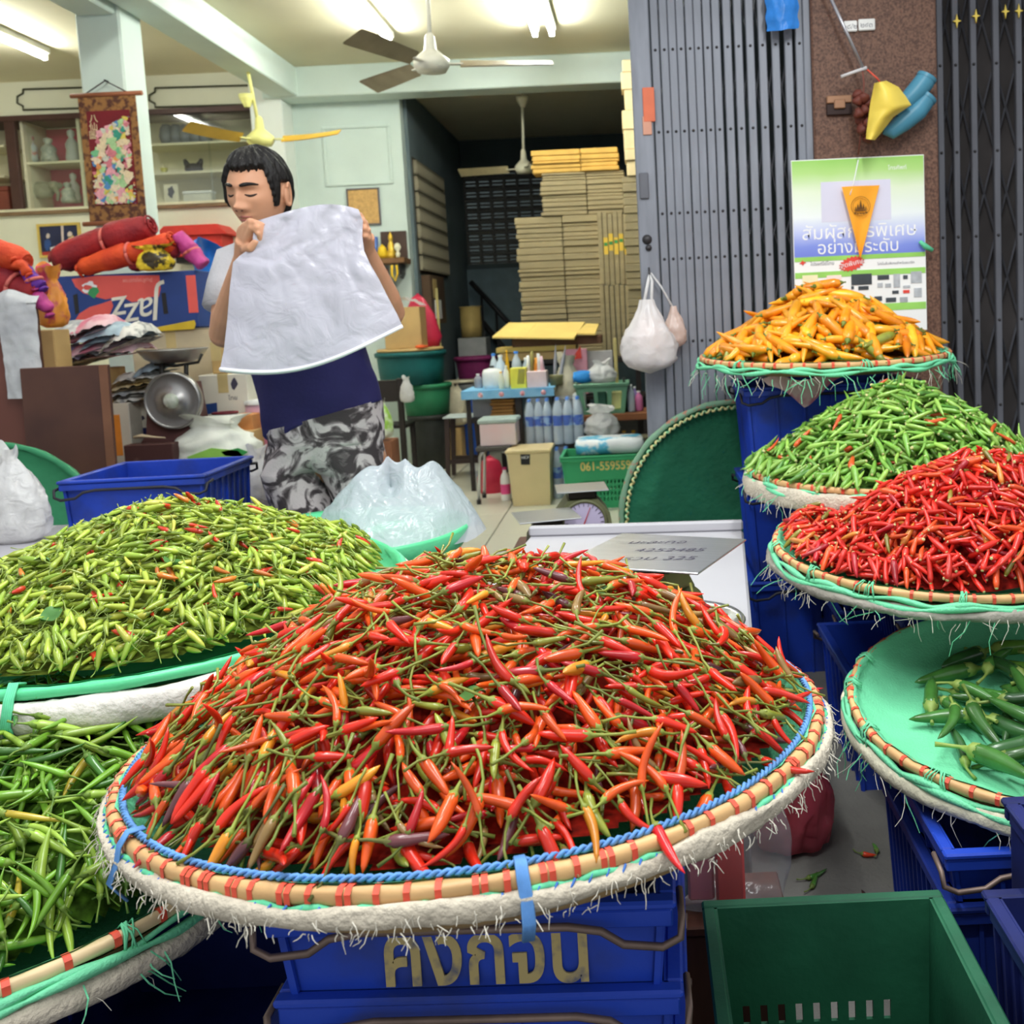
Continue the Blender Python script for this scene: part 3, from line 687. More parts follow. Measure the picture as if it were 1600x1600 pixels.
heap('yellow_green_chilli', 'chilli', 'the yellow-green chilli heap', TM_LEFT, 0.412, 0.152, dome(1.3),
     dict(L=(0.027, 0.043), r=0.0049, bend=(-0.1, 0.6), rings=7, sides=6, stem=0.020, stemr=0.0008, taper=2.8, cal=0.85), 8500, 12,
     [(60, (176, 200, 74), ygs, 'yellow-green'), (26, (150, 184, 66), ygs, 'light green'), (8, (206, 212, 90), ygs, 'pale yellow'), (4, (226, 66, 40), ygs, 'red'), (2, (222, 130, 50), ygs, 'orange')],
     'small {cv} {word} chilli, {way}, {zone} the plastic-edged tray', 'heap of small yellow-green chillies with thin stems', cx=0.04, edge=0.98, under=0.032)
heap('slender_green_chilli', 'chilli', 'the slender green chilli heap', TM_LOW, 0.41, 0.20, dome(1.8),
     dict(L=(0.062, 0.09), r=0.0056, bend=(0.0, 0.9), rings=9, sides=6, stem=0.026, stemr=0.0013), 3000, 13,
     [(52, (118, 172, 52), (120, 150, 60), 'green'), (30, (158, 194, 74), (130, 160, 70), 'light green'), (14, (70, 122, 46), (100, 130, 60), 'dark green'), (3, (200, 180, 60), ygs, 'yellow'), (2, (210, 70, 40), ygs, 'red')],
     'slender {cv} {word} chilli, {way}, {zone} the bottom-left tray', 'heap of slender curved green chillies with stems', cx=0.06, edge=0.99, under=0.04, upright=0.06)
heap('orange_chilli', 'chilli', 'the orange chilli heap', TM_OR, 0.345, 0.19, dome(1.2),
     dict(L=(0.125, 0.165), r=0.0155, bend=(-0.1, 0.45), rings=9, sides=8, green_calyx=True, stem=0.010, stemr=0.0025, taper=2.6, cal=0.6), 420, 14,
     [(60, (252, 156, 24), (120, 136, 56), 'orange'), (30, (254, 176, 36), (120, 136, 56), 'golden orange'), (6, (246, 140, 28), (110, 126, 54), 'deep orange'), (2, (130, 136, 50), (100, 120, 54), 'green-tinged')],
     'plump {cv} {word} chilli, {way}, {zone} the topmost tray', 'heap of plump orange chillies', edge=0.97, under=0.05, sink=0.5, upright=0.04)
heap('green_chilli', 'chilli', 'the cut-stem green chilli heap', TM_GR, 0.375, 0.215, dome(1.35),
     dict(L=(0.058, 0.084), r=0.0068, bend=(-0.2, 0.8), rings=7, sides=6, taper=2.6), 3600, 15,
     [(52, (122, 178, 70), ygs, 'green'), (36, (152, 198, 88), ygs, 'light green'), (8, (84, 142, 54), ygs, 'dark green'), (4, (226, 96, 44), ygs, 'orange-red')],
     '{cv} {word} cut-stem chilli, {way}, {zone} the second-highest tray', 'heap of slim green chillies with cut stems', cx=0.035, edge=1.0, under=0.036)
heap('stemless_red_chilli', 'chilli', 'the stemless red chilli heap', TM_RED, 0.36, 0.19, dome(1.5),
     dict(L=(0.044, 0.068), r=0.006, bend=(-0.2, 0.8), rings=7, sides=6, taper=2.6), 4600, 16,
     [(62, (228, 48, 36), ygs, 'bright red'), (24, (236, 88, 40), ygs, 'orange-red'), (9, (186, 32, 44), ygs, 'deep red'), (4, (222, 140, 60), ygs, 'yellow-orange'), (3, (140, 130, 50), ygs, 'olive')],
     '{cv} {word} stemless chilli, {way}, {zone} the green-netted red tray', 'heap of stemless red chillies', cx=0.085, cy=-0.05, edge=0.98, under=0.034)

heap('large_green_chilli', 'chilli', 'the large green chillies', TM_BIG @ Matrix.Translation((0.03, -0.015, -0.046)), 0.29, 0.05, dome(1.5),
     dict(L=(0.10, 0.14), r=0.0145, bend=(-0.1, 0.8), rings=11, sides=9, stem=0.042, stemr=0.0032, taper=2.4, nomound=True), 90, 17,
     [(60, (62, 112, 48), (140, 160, 80), 'dark green'), (30, (46, 88, 44), (140, 160, 80), 'deep green'), (10, (96, 140, 54), (150, 170, 84), 'mid green'), (5, (206, 44, 38), (140, 150, 70), 'red')],
     'large {cv} {word} chilli, {way}, {zone} the teal-lined tray', 'remaining chillies of the large green chilli heap', edge=1.0, under=0.06, upright=0.0, sink=0.1)
# ================================================================== crates
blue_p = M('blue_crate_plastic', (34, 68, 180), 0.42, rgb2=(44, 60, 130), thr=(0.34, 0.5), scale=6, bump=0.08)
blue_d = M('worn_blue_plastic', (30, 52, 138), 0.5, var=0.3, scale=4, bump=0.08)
wire_m = M('rusty_wire', (122, 104, 96), 0.5, metal=0.5, var=0.25, scale=20)
dkgreen = M('dark_green_plastic', (34, 92, 66), 0.5, var=0.3, scale=6, bump=0.1)
green_p = M('green_crate_plastic', (52, 156, 104), 0.45, var=0.1, scale=4)
def panel(mb, P0, U, V, w0, w1, h, th, slots=(), n=None, mi=0):
    """wall panel: P0 bottom-left corner of its outer face, U along the width, V up (leaning), width w0 at the bottom and w1 at the top,
    slots = [(u0, u1, v0, v1)] as fractions: true openings with depth th (inward along n)"""
    us = sorted(set([0, 1]+[round(a, 4) for s in slots for a in s[:2]])); vs = sorted(set([0, 1]+[round(a, 4) for s in slots for a in s[2:]]))
    hole = lambda a, b: any(s[0]-1e-6 < (a) < s[1]+1e-6 and s[2]-1e-6 < b < s[3]+1e-6 for s in slots)
    P = lambda u, v, d: P0+U*((w1-w0)/2*(-v)+u*(w0+(w1-w0)*v))+V*(v*h)+n*d
    nu, nv = len(us), len(vs); pts = []; F = []
    for d in (0, th):
        for v in vs:
            for u in us: pts.append(P(u, v, d))
    I = lambda i, j, k: k*nu*nv+j*nu+i
    sol = {(i, j): not hole((us[i]+us[i+1])/2, (vs[j]+vs[j+1])/2) for i in range(nu-1) for j in range(nv-1)}
    for (i, j), ok in sol.items():
        if not ok: continue
        F.append((I(i, j, 0), I(i+1, j, 0), I(i+1, j+1, 0), I(i, j+1, 0))); F.append((I(i, j, 1), I(i, j+1, 1), I(i+1, j+1, 1), I(i+1, j, 1)))
        for di, dj, a, b in ((-1, 0, (i, j), (i, j+1)), (1, 0, (i+1, j), (i+1, j+1)), (0, -1, (i, j), (i+1, j)), (0, 1, (i, j+1), (i+1, j+1))):
            if not sol.get((i+di, j+dj), False): F.append((I(*a, 0), I(*b, 0), I(*b, 1), I(*a, 1)))
    mb.add(pts, F, mi)
def slotgrid(u0, u1, nu, v0, v1, nv, fu=0.45, fv=0.62):
    out = []; du = (u1-u0)/nu; dv = (v1-v0)/nv
    for i in range(nu):
        for j in range(nv): out.append((u0+i*du, u0+i*du+du*fu, v0+j*dv, v0+j*dv+dv*fv))
    return out
def make_crate(label, loc, rz, w, d, h, mat, slots_side=(), slots_front=(), lip=0.028, taper=0.93, handle=True, group=None, ribs=5, text=None, name='plastic_crate', hmat=None, notch=True, cat='crate', handle_dz=0.0):
    "open stacking crate: base, four walls with real slots, lip, ribs, wire bails; local frame with z=0 at its foot, front face at -y"
    t = T(name, label, cat, mat=Matrix.Translation(Vector(loc)) @ Matrix.Rotation(rz, 4, 'Z'), local=True, group=group)
    th = 0.006; w0, d0 = w*taper, d*taper; lx, ly = (w-w0)/2/h, (d-d0)/2/h
    t.part('base', MB().box((-w0/2, -d0/2, 0), (w0/2, d0/2, 0.01)), mat)
    for nm, P0, U, V, a0, a1, n, sl in (
        ('front_wall', (-w0/2, -d0/2, 0), (1, 0, 0), (0, -ly, 1), w0, w, (0, 1, 0), slots_front),
        ('back_wall', (w0/2, d0/2, 0), (-1, 0, 0), (0, ly, 1), w0, w, (0, -1, 0), slots_front),
        ('side_wall', (-w0/2, d0/2, 0), (0, -1, 0), (-lx, 0, 1), d0, d, (1, 0, 0), slots_side),
        ('side_wall', (w0/2, -d0/2, 0), (0, 1, 0), (lx, 0, 1), d0, d, (-1, 0, 0), slots_side)):
        mb = MB(); panel(mb, Vector(P0), Vector(U), Vector(V), a0, a1, h, th, sl, Vector(n))
        nr = max(1, ribs if nm in ('front_wall', 'back_wall') else ribs+2)
        for k in range(nr+1):
            u = k/nr; c0 = Vector(P0)+Vector(U)*(a0*u); c1 = Vector(P0)+Vector(U)*(-(a1-a0)/2+a1*u)+Vector(V)*h; nn = -Vector(n)*0.006; uu = Vector(U)*0.0035
            if text and nm == 'front_wall' and 0.12 < u < 0.88: continue
            mb.add([c0-uu, c0+uu, c0+uu+nn, c0-uu+nn, c1-uu, c1+uu, c1+uu+nn, c1-uu+nn], [(0, 1, 2, 3), (4, 7, 6, 5), (0, 4, 5, 1), (1, 5, 6, 2), (2, 6, 7, 3), (3, 7, 4, 0)])
        t.part(nm, mb, mat)
    lp = MB(); o = 0.016
    for (x0, y0, x1, y1) in ((-w/2-o, -d/2-o, w/2+o, -d/2+0.004), (-w/2-o, d/2-0.004, w/2+o, d/2+o), (-w/2-o, -d/2+0.004, -w/2+0.004, d/2-0.004), (w/2-0.004, -d/2+0.004, w/2+o, d/2-0.004)):
        lp.box((x0, y0, h-0.008), (x1, y1, h+0.002), bev=0.003)
        lp.box((x0+0.004, y0+0.004, h-lip), (x1-0.004 if x1 > 0 else x1, y1-0.004 if y1 > 0 else y1, h-0.009), bev=0.002)
    t.part('lip', lp, mat)
    if handle:
        hz = h-lip-0.004+handle_dz
        for s in (-1, 1):
            y = s*(d/2+0.024); q = 0.06
            P = [(-w/2-0.02, s*(d/2-0.03), hz+0.012), (-w/2-0.022, y-s*0.006, hz+0.008), (-w/2-0.02, y, hz-0.012), (-w/2+0.0, y+s*0.004, hz-0.02), (-w/2+q*0.7, y+s*0.004, hz-0.016), (-w/2+q*1.1, y+s*0.004, hz), (-w/2+q*1.7, y+s*0.004, hz+0.006),
                 (w/2-q*1.7, y+s*0.004, hz+0.006), (w/2-q*1.1, y+s*0.004, hz), (w/2-q*0.7, y+s*0.004, hz-0.016), (w/2, y+s*0.004, hz-0.02), (w/2+0.02, y, hz-0.012), (w/2+0.022, y-s*0.006, hz+0.008), (w/2+0.02, s*(d/2-0.03), hz+0.012)]
            t.part('wire_handle', MB().tube(P, 0.0045, 6), hmat or wire_m)
    if text:
        body, size, x, z, tm, sxx = text
        me = text_mesh('lettering', body, size, tm, 0.0012, sxx, 0.0, 0.018)
        ot = t.part('lettering', me); ot.matrix_local = xf((x, -d/2*(taper+(1-taper)*z/h)-0.0015, z), pi/2-ly*0)
    return t
gold_paint = M('worn_gold_lettering', (178, 160, 108), 0.6, rgb2=(96, 98, 110), thr=(0.32, 0.5), scale=35)
# stack under the blue-rimmed tray: shallow crates nested one into the next
cxm, cym = -0.205, 1.335
top = 0.541
for i in range(5):
    z = top-0.11*(i+1)
    make_crate(('uppermost blue crate with gold lettering under the blue-rimmed red chilli tray', 'second blue crate down in the lettered stack under the blue-rimmed tray', 'third blue crate down in the stack under the blue-rimmed tray', 'fourth blue crate down in the stack under the blue-rimmed tray', 'lowest blue crate on the ground under the blue-rimmed tray')[i],
               (cxm+0.004*((i*7) % 3-1), cym+0.004*((i*5) % 3-1), max(0.0, z)), 0.01*((i*3) % 3-1)-0.02, 0.43, 0.50, 0.108, blue_p, handle=True, group=None, taper=0.955, handle_dz=0.012,
               text=('คงกี่จัน' if False else 'คงกีจัน', 0.104, 0.015, 0.108-0.069, gold_paint, 0.80) if i == 0 else None, lip=0.03)
for i in range(2):
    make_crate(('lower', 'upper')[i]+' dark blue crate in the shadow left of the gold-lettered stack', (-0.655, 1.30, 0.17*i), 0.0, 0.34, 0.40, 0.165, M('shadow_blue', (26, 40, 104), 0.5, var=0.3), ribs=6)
# tall stack under the orange chillies, three crates square on each other
SLF = slotgrid(0.40, 0.66, 4, 0.16, 0.72, 4)
ox = at(1218, 700, 3.27).x
for i in range(3):
    make_crate(('bottom', 'middle', 'top')[i]+' blue slotted crate of the tall stack under the orange chillies', (0.605, 3.395, 0.312*i), 0.0, 0.53, 0.38, 0.308, blue_p, slots_front=SLF, slots_side=slotgrid(0.3, 0.7, 4, 0.16, 0.72, 4), ribs=6, taper=0.93, hmat=M('dull_steel', (60, 60, 66), 0.5, metal=0.5))
# a second stack in front of it carries the green tray
for i in range(2):
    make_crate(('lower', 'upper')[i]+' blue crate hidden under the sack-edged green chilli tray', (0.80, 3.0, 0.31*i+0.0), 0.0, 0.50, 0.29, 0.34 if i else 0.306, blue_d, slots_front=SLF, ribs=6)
# crates at the side of the red tray: one open crate low down, the red tray's own stack behind the teal-lined tray
make_crate('open blue crate on the ground at the aisle, its rim running away from the viewer', (0.715, 2.585, 0.0), 0.0, 0.46, 0.42, 0.29, blue_p, slots_front=slotgrid(0.3, 0.8, 6, 0.16, 0.72, 3), slots_side=(), ribs=5)
for i in range(2):
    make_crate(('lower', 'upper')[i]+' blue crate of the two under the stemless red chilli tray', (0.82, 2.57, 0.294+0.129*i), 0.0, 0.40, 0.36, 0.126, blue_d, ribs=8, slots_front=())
# stack under the teal-lined tray, crates nested so that only rims and handles show
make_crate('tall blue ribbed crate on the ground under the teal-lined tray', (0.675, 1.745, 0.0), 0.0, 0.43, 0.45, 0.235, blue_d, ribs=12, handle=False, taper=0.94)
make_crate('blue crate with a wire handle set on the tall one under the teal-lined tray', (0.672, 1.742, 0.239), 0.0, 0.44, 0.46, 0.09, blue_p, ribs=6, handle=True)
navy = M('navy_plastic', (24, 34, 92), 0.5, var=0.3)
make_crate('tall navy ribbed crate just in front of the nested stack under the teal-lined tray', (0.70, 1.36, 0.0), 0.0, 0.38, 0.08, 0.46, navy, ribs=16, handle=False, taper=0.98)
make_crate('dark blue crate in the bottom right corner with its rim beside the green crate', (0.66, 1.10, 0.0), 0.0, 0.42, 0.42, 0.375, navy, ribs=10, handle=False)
# dark green crate in front
gcx = (at(1062, 1460, 1.5).x+at(1450, 1425, 1.5).x)/2
make_crate('open dark green crate on the ground at the front of the aisle', (0.236, 1.18, 0.0), 0.0, 0.325, 0.51, 0.303, dkgreen, slots_front=slotgrid(0.2, 0.95, 9, 0.28, 0.55, 2, 0.4, 0.7), handle=False, ribs=0, lip=0.02)
# stacks under the left-hand trays
for i in range(3):
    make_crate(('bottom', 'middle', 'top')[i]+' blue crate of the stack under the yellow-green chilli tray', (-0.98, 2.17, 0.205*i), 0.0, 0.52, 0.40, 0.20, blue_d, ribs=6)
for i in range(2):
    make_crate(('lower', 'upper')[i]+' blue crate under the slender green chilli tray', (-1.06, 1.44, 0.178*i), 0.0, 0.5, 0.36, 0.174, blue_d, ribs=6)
# blue crate standing open in front of the shop goods
c0 = at(150, 765, 3.0); c1 = at(345, 770, 3.0)
make_crate('open blue crate with yellow lettering behind the yellow-green chillies', (-1.50, 3.17, 0.46), 0.02, 0.40, 0.38, 0.31, blue_p, ribs=6, handle=True, text=('ซีอิ้ว', 0.07, 0.02, 0.185, M('yellow_print', (196, 160, 70), 0.6, rgb2=(60, 70, 130), thr=(0.35, 0.5), scale=30), 1.0), hmat=MATS['dull_steel'])
make_crate('blue crate holding up the lettered crate behind the yellow-green heap', (-1.50, 3.17, 0.155), 0.0, 0.42, 0.38, 0.30, blue_d, ribs=6)
make_crate('lowest blue crate beneath the lettered crate behind the yellow-green heap', (-1.50, 3.17, 0.0), 0.0, 0.42, 0.38, 0.15, blue_d, ribs=6, handle=False)
# ================================================================== things around the stalls
white_p = M('white_laminate', (184, 182, 188), 0.4, var=0.05, scale=3)
steel = M('brushed_steel', (196, 198, 202), 0.28, metal=0.9, var=0.08, scale=3, stretch=(1, 30, 1))
steel_d = M('dull_scale_steel', (170, 168, 166), 0.35, metal=0.85, var=0.12, scale=8)
ink = M('marker_ink', (70, 66, 84), 0.6)
black_m = M('black_plastic', (34, 33, 34), 0.45, var=0.2)
white_flat = M('white_print', (240, 240, 240), 0.6, var=0.02)
clear_film = film('clear_film', (240, 242, 246), 0.13, 0.15, 0.3, 22)
cloud_film = film('cloudy_film', (236, 236, 244), 0.80, 0.3, 0.35, 20)
bag_white = film('white_bag_film', (238, 236, 236), 0.86, 0.35, 0.4, 26)
def bag(name, label, c, rx, ry, h, mat, seed=0, lean=(0, 0), neck=0.25, cat='bag', group=None, amp=0.26, n=40, handles=False, mats=None, fill=None, top=1.0):
    "a crumpled plastic bag: lumpy body drawn in to a neck"
    t = T(name, label, cat, c, group=group)
    prof = [(0.0, 0.0), (0.5, 0.0), (0.85, 0.05), (1.0, 0.22), (0.97, 0.42), (0.8, 0.62), (0.5, 0.8), (neck, 0.9), (neck*1.25, top)]
    mb = MB(); vs = []; fs = []; m = len(prof)*3-2
    for i in range(m):
        q = i/3; k = min(int(q), len(prof)-2); f = q-k; r = prof[k][0]*(1-f)+prof[k+1][0]*f; z = prof[k][1]*(1-f)+prof[k+1][1]*f
        for j in range(n):
            a = 2*pi*j/n; p = Vector((cos(a)*r, sin(a)*r, z))
            tq = max(0, z-0.72)/0.28; w = 1+amp*crumple((p.x+seed, p.y, p.z*1.3), 2.2, seed)*(0.3+r)+0.05*sin(a*7+seed)*(z)+tq*(0.28*sin(2*a+seed)+0.16*sin(5*a+seed*2))
            vs.append((c[0]+p.x*rx*w+lean[0]*z, c[1]+p.y*ry*w+lean[1]*z, c[2]+z*h*(1+0.03*nz((p.x*2, p.y*2, z), 2, seed)+tq*(0.07*sin(2*a+seed)+0.05*sin(3*a+1)))))
    for i in range(m-1):
        for j in range(n): fs.append((i*n+j, i*n+(j+1) % n, (i+1)*n+(j+1) % n, (i+1)*n+j))
    mb.add(vs, fs, 0, True); t.part('film', mb, mat)
    if fill is not None:
        fb = MB(); fb.lathe([(0, 0.006), (rx*0.7, 0.01), (rx*0.82, h*0.2), (rx*0.6, h*0.42), (0, h*0.5)], 18, c, sy=ry/rx, fn=lambda a, z: 1+0.1*sin(3*a+z*40)); t.part('contents', fb, fill)
    return t
# ---- white table behind the red heap
tbl = T('white_table', 'white topped table behind the long-stemmed red chilli heap', 'table', (-0.03, 2.4, 0))
TZ = 0.54
tm_ = Matrix.Translation((0.285, 2.94, 0)) @ Matrix.Rotation(-0.085, 4, 'Z')
tbl.part('table_top', MB().box((-0.63, -1.09, TZ-0.035), (0, 0, TZ), bev=0.006, mat=tm_), white_p)
tbl.part('back_ledge', MB().box((-0.63, -0.022, TZ+0.001), (0, 0.003, TZ+0.03), bev=0.005, mat=tm_), white_p)
for x in (-0.60, -0.04):
    for y in (-1.05, -0.05): tbl.part('leg', MB().box((x-0.02, y-0.02, 0), (x+0.02, y+0.02, TZ-0.036), bev=0.004, mat=tm_), steel_d)
# ---- platform scale with a flat steel plate, price notes in marker on the plate
P = [at(x, y, 2.0) for x, y in ((880, 852), (1088, 829), (1165, 878), (985, 893))]
def plate_scale(label, cx, cy, zb, W_, hgt, rz, body_m, dial=True, tilt=0.0, note=None, ds=1.0):
    t = T('dial_scale', label, 'scale', mat=Matrix.Translation(Vector((cx, cy, zb))) @ Matrix.Rotation(rz, 4, 'Z'), local=True)
    bw_ = 0.10 if dial else 0.065
    b = MB(); b.prism([(-bw_, 0), (bw_, 0), (bw_*0.85, hgt*0.55), (bw_*0.5, hgt*0.78), (-bw_*0.5, hgt*0.78), (-bw_*0.85, hgt*0.55)], -bw_*0.7, bw_*0.8)
    t.part('body', b, body_m)
    t.part('post', MB().box((-0.045, -0.045, hgt*0.78), (0.045, 0.045, hgt*0.93), bev=0.004), M('scale_cast_iron', (58, 52, 46), 0.5, metal=0.4))
    pl = t.part('plate', MB().box((-W_/2, -W_/2, 0), (W_/2, W_/2, 0.004), bev=0.0015), steel)
    pl.matrix_local = xf((0, 0, hgt*0.93), tilt)
    if dial:
        t.part('dial_rim', MB().lathe([(0.105, 0), (0.112, 0.012), (0.104, 0.02), (0.096, 0.014)], 36, mat=xf((0, -0.071, hgt*0.42), pi/2, 0, 0, ds)), body_m)
        t.part('dial_face', MB().lathe([(0.0, 0.010), (0.060, 0.010), (0.0601, 0.010), (0.1, 0.010)], 36, mat=xf((0, -0.071, hgt*0.42), pi/2, 0, 0, ds)), M('dial_lilac', (196, 186, 216), 0.4, var=0.03))
        tk = MB()
        for k in range(24):
            a = 2*pi*k/24; tk.box((-0.001, -0.0135, 0.078), (0.001, -0.0112, 0.094), mat=xf((0, -0.071, hgt*0.42), 0, a, 0, ds))
        t.part('dial_marks', tk, ink, stuff=True)
        t.part('pointer', MB().prism([(-0.003, -0.02), (0.003, -0.02), (0.001, 0.08), (-0.001, 0.08)], -0.017, -0.0145, mat=xf((0, -0.071, hgt*0.42), 0, 0.4, 0, ds)), M('red_pointer', (190, 40, 50), 0.5))
    return t, pl
s1, p1 = plate_scale('scale with a big square steel plate bearing handwriting, on the white table', 0.02, 1.95, TZ, 0.275, 0.19, -0.42, M('scale_olive', (120, 132, 84), 0.5), dial=False)
s1.part('side_dial', MB().lathe([(0, 0.0), (0.052, 0.0), (0.056, 0.01), (0.05, 0.02), (0, 0.016)], 28, mat=xf((0.055, 0.0, 0.06), 0, pi/2, 0)), M('scale_olive'))
for i, (b_, sz, x, y) in enumerate((('มะละกอ', 0.036, -0.03, 0.07), ('4252485', 0.036, 0.02, 0.012), ('รวม 325', 0.038, 0.025, -0.055))):
    me = text_mesh('handwriting', b_, sz, ink, 0.0, 1.1, 0.3); o = s1.part('handwriting', me, None, p1); o.matrix_local = xf((x, y, 0.0046), 0, 0, 0.25)
s2, _p = plate_scale('round dial kitchen scale with a lilac face behind the white table', at(908, 790, 3.3).x, 3.36, 0.43, 0.17, 0.197, 0.12, M('scale_olive2', (104, 106, 76), 0.5), ds=0.68)
stn = T('scale_stand', 'low dark stand carrying the lilac dial scale behind the white table', 'stand', (-0.27, 3.2, 0))
stn.part('top', MB().box((-0.44, 3.0, 0.40), (-0.08, 3.5, 0.43), bev=0.005), brown_wood)
for x in (-0.41, -0.11):
    for y in (3.03, 3.46): stn.part('leg', MB().box((x-0.018, y-0.018, 0), (x+0.018, y+0.018, 0.399)), brown_wood)
fb = T('foil_packet', 'crumpled shiny silver packet lying before the lilac scale', 'packet', (-0.25, 3.05, 0.43))
fb.part('wrapper', MB().grid(lambda u, v: (-0.30+0.18*u, 3.02+0.06*v+0.01*sin(9*u), 0.432+0.05*sin(pi*v)*(0.6+0.4*crumple((u*2, v, 0), 2, 3))), 16, 6), M('silver_foil', (210, 205, 205), 0.2, metal=0.9, var=0.2, rgb2=(190, 60, 80), scale=25, thr=(0.35, 0.42)))
# second, smaller steel plate seen behind the dial
s3, _p = plate_scale('small steel plate scale left of the lilac dial scale, behind the table', at(852, 798, 3.12).x, 3.13, 0.43, 0.19, 0.15, 0.25, M('scale_grey', (100, 104, 90), 0.5), dial=False)
# silver tray rim beside the right end of the heap
rp = at(1085, 985, 1.9)
rb = T('steel_bowl', 'round steel bowl at the table edge behind the red chilli heap', 'bowl', (rp.x-0.03, 1.97, TZ))
rb.part('bowl', MB().lathe([(0, 0.002), (0.09, 0.002), (0.125, 0.03), (0.135, 0.035), (0.131, 0.04), (0.12, 0.035), (0.086, 0.008), (0, 0.008)], 40, (rp.x-0.03, 1.97, TZ)), steel)
# ---- trays leaning on edge
def lean_tray(label, c, R, tilt, mat, ropes=False, rz=0.0):
    m = Matrix.Translation(Vector(c)) @ Matrix.Rotation(rz, 4, 'Z') @ Matrix.Rotation(radians(90-tilt), 4, 'X')
    t = T('leaning_tray', label, 'tray', mat=m, local=True)
    t.part('lining', MB().lathe([(0, -0.02), (R*0.8, -0.018), (R*0.95, -0.005), (R-0.008, 0.004)], 64, fn=lambda a, z: 1+0.004*sin(9*a)).lathe([(0, -0.026), (R*0.8, -0.024), (R-0.006, -0.012)], 64), mat)
    hp = [(-0.008, 0.008), (0.006, 0.008), (0.012, 0.0), (0.010, -0.016), (-0.004, -0.018), (-0.010, -0.006)]
    t.part('rim_hoop', MB().ring(R, hp, 84, fn=lambda a, q: (0.002*sin(21*a+q), 0)), mat if not ropes else M('mixed_cloth_binding', (122, 160, 132), 0.7, rgb2=(170, 120, 100), scale=45, thr=(0.36, 0.44)))
    if ropes:
        mb = MB(); P = []
        N = 1100
        for i in range(N+1):
            a = 2*pi*i/N; w = a*110; P.append(((R-0.02+0.004*cos(w))*cos(a), (R-0.02+0.004*cos(w))*sin(a), 0.012+0.004*sin(w)))
        mb.tube(P, 0.005, 5); t.part('inner_rope', mb, M('pale_green_rope', (150, 206, 156), 0.7, rgb2=(210, 200, 140), scale=60, thr=(0.5, 0.56)))
    return t
dkg_cloth = M('deep_green_cloth', (30, 104, 74), 0.75, var=0.22, scale=5, bump=0.5, bscale=30)
mid_cloth = M('green_lacquered_cloth', (58, 146, 100), 0.6, var=0.14, scale=5, bump=0.3, bscale=26)
lean_tray('dark green cloth-lined tray leaning upright against the folding gate', (0.335, 3.685, 0.425), 0.42, 4, dkg_cloth, True, 0.0)
lean_tray('plain green tray leaning upright at the left edge behind the yellow-green chillies', (at(-6, 860, 3.62).x, 3.62, 0.41), 0.41, 6, mid_cloth, False)
# white plastic wrap at the left edge
wl = at(-6, 815, 2.7)
bag('plastic_bag', 'limp white plastic bag at the left edge before the leaning green tray', (wl.x-0.05, 2.86, 0.62), 0.09, 0.06, 0.26, bag_white, 3)
lt = T('side_table', 'white side table at the left edge behind the yellow-green chillies', 'table', (wl.x-0.1, 2.75, 0))
lt.part('table_top', MB().box((wl.x-0.55, 2.62, 0.585), (wl.x+0.20, 3.1, 0.62), bev=0.006), white_p)
for x in (-0.5, 0.16): lt.part('leg', MB().box((wl.x+x-0.02, 2.9, 0), (wl.x+x+0.02, 2.94, 0.584)), steel_d)
# ---- green plastic basin-tray behind with crumpled film on it
tc = Vector((-0.788, 2.68, 0.637)); tt = T('green_basin_tray', 'round green plastic tray behind the red heap, film bag lying in it', 'tray', tc)
def flute(a, z): return 1+0.012*sin(44*a)*(1 if z > 0.6 else 0)
tt.part('basin', MB().lathe([(0, 0.585), (0.24, 0.585), (0.285, 0.605), (0.300, 0.645), (0.318, 0.65), (0.322, 0.642), (0.306, 0.60), (0.29, 0.578), (0, 0.575)], 88, (tc.x, tc.y, 0), fn=flute), green_wet)
stl = T('tray_stool', 'wooden stool hidden beneath the green plastic tray', 'stool', (tc.x, tc.y, 0)); stl.part('seat', MB().box((tc.x-0.2, tc.y-0.2, 0.545), (tc.x+0.2, tc.y+0.2, 0.574)), brown_wood)
for a in (-0.16, 0.16):
    for b in (-0.16, 0.16): stl.part('leg', MB().box((tc.x+a-0.02, tc.y+b-0.02, 0), (tc.x+a+0.02, tc.y+b+0.02, 0.544)), brown_wood)
def bagfilm(u, v):
    a = 2*pi*u; r = v; x0, y0 = cos(a)*r, sin(a)*r
    h = 0.165*(1-r**2.2)*(0.85+0.25*sin(2*a+1)); c = crumple((x0, y0, 0.3), 1.9, 8)
    return (tc.x+0.115+0.235*x0*(1+0.07*sin(3*a)), tc.y+0.02+0.22*y0*(1+0.06*sin(4*a+1)), 0.61+h*(1+0.2*c)+0.024*c*(1-0.4*r)+0.03*(1-r)*(x0-0.2*y0)+0.045*(1-r)*max(0, x0+0.5))
fbag = T('film_bag', 'crumpled translucent plastic bag heaped on the green plastic tray', 'bag', (tc.x+0.115, tc.y, 0.6)); fbag.part('film', MB().grid(bagfilm, 72, 34), film('heaped_film', (216, 220, 230), 0.70, 0.2, 0.45, 22))
yg = MB()
yrng = random.Random(5)
for i in range(26):
    a = yrng.uniform(1.2, 4.2); q = yrng.uniform(0.06, 0.22); bd, st_ = proto(yrng.uniform(0.035, 0.05), 0.0055, 0.4, 6, 5, 2.0, i, 0.015, 0.001)
    m = xf((tc.x+q*cos(a), tc.y+q*sin(a), 0.60+0.012*yrng.random()), yrng.random(), yrng.uniform(-.2, .2), yrng.uniform(0, 6))
    me = bd.mesh('yellow_green_chilli', skin_o); o = link('spare_chilli', me); o.matrix_world = m; o.color = (*lin((198, 200, 84)), 1)
    tag(o, 'small yellow chilli left over in the green plastic tray behind', 'chilli', 'chillies left in the green plastic tray')
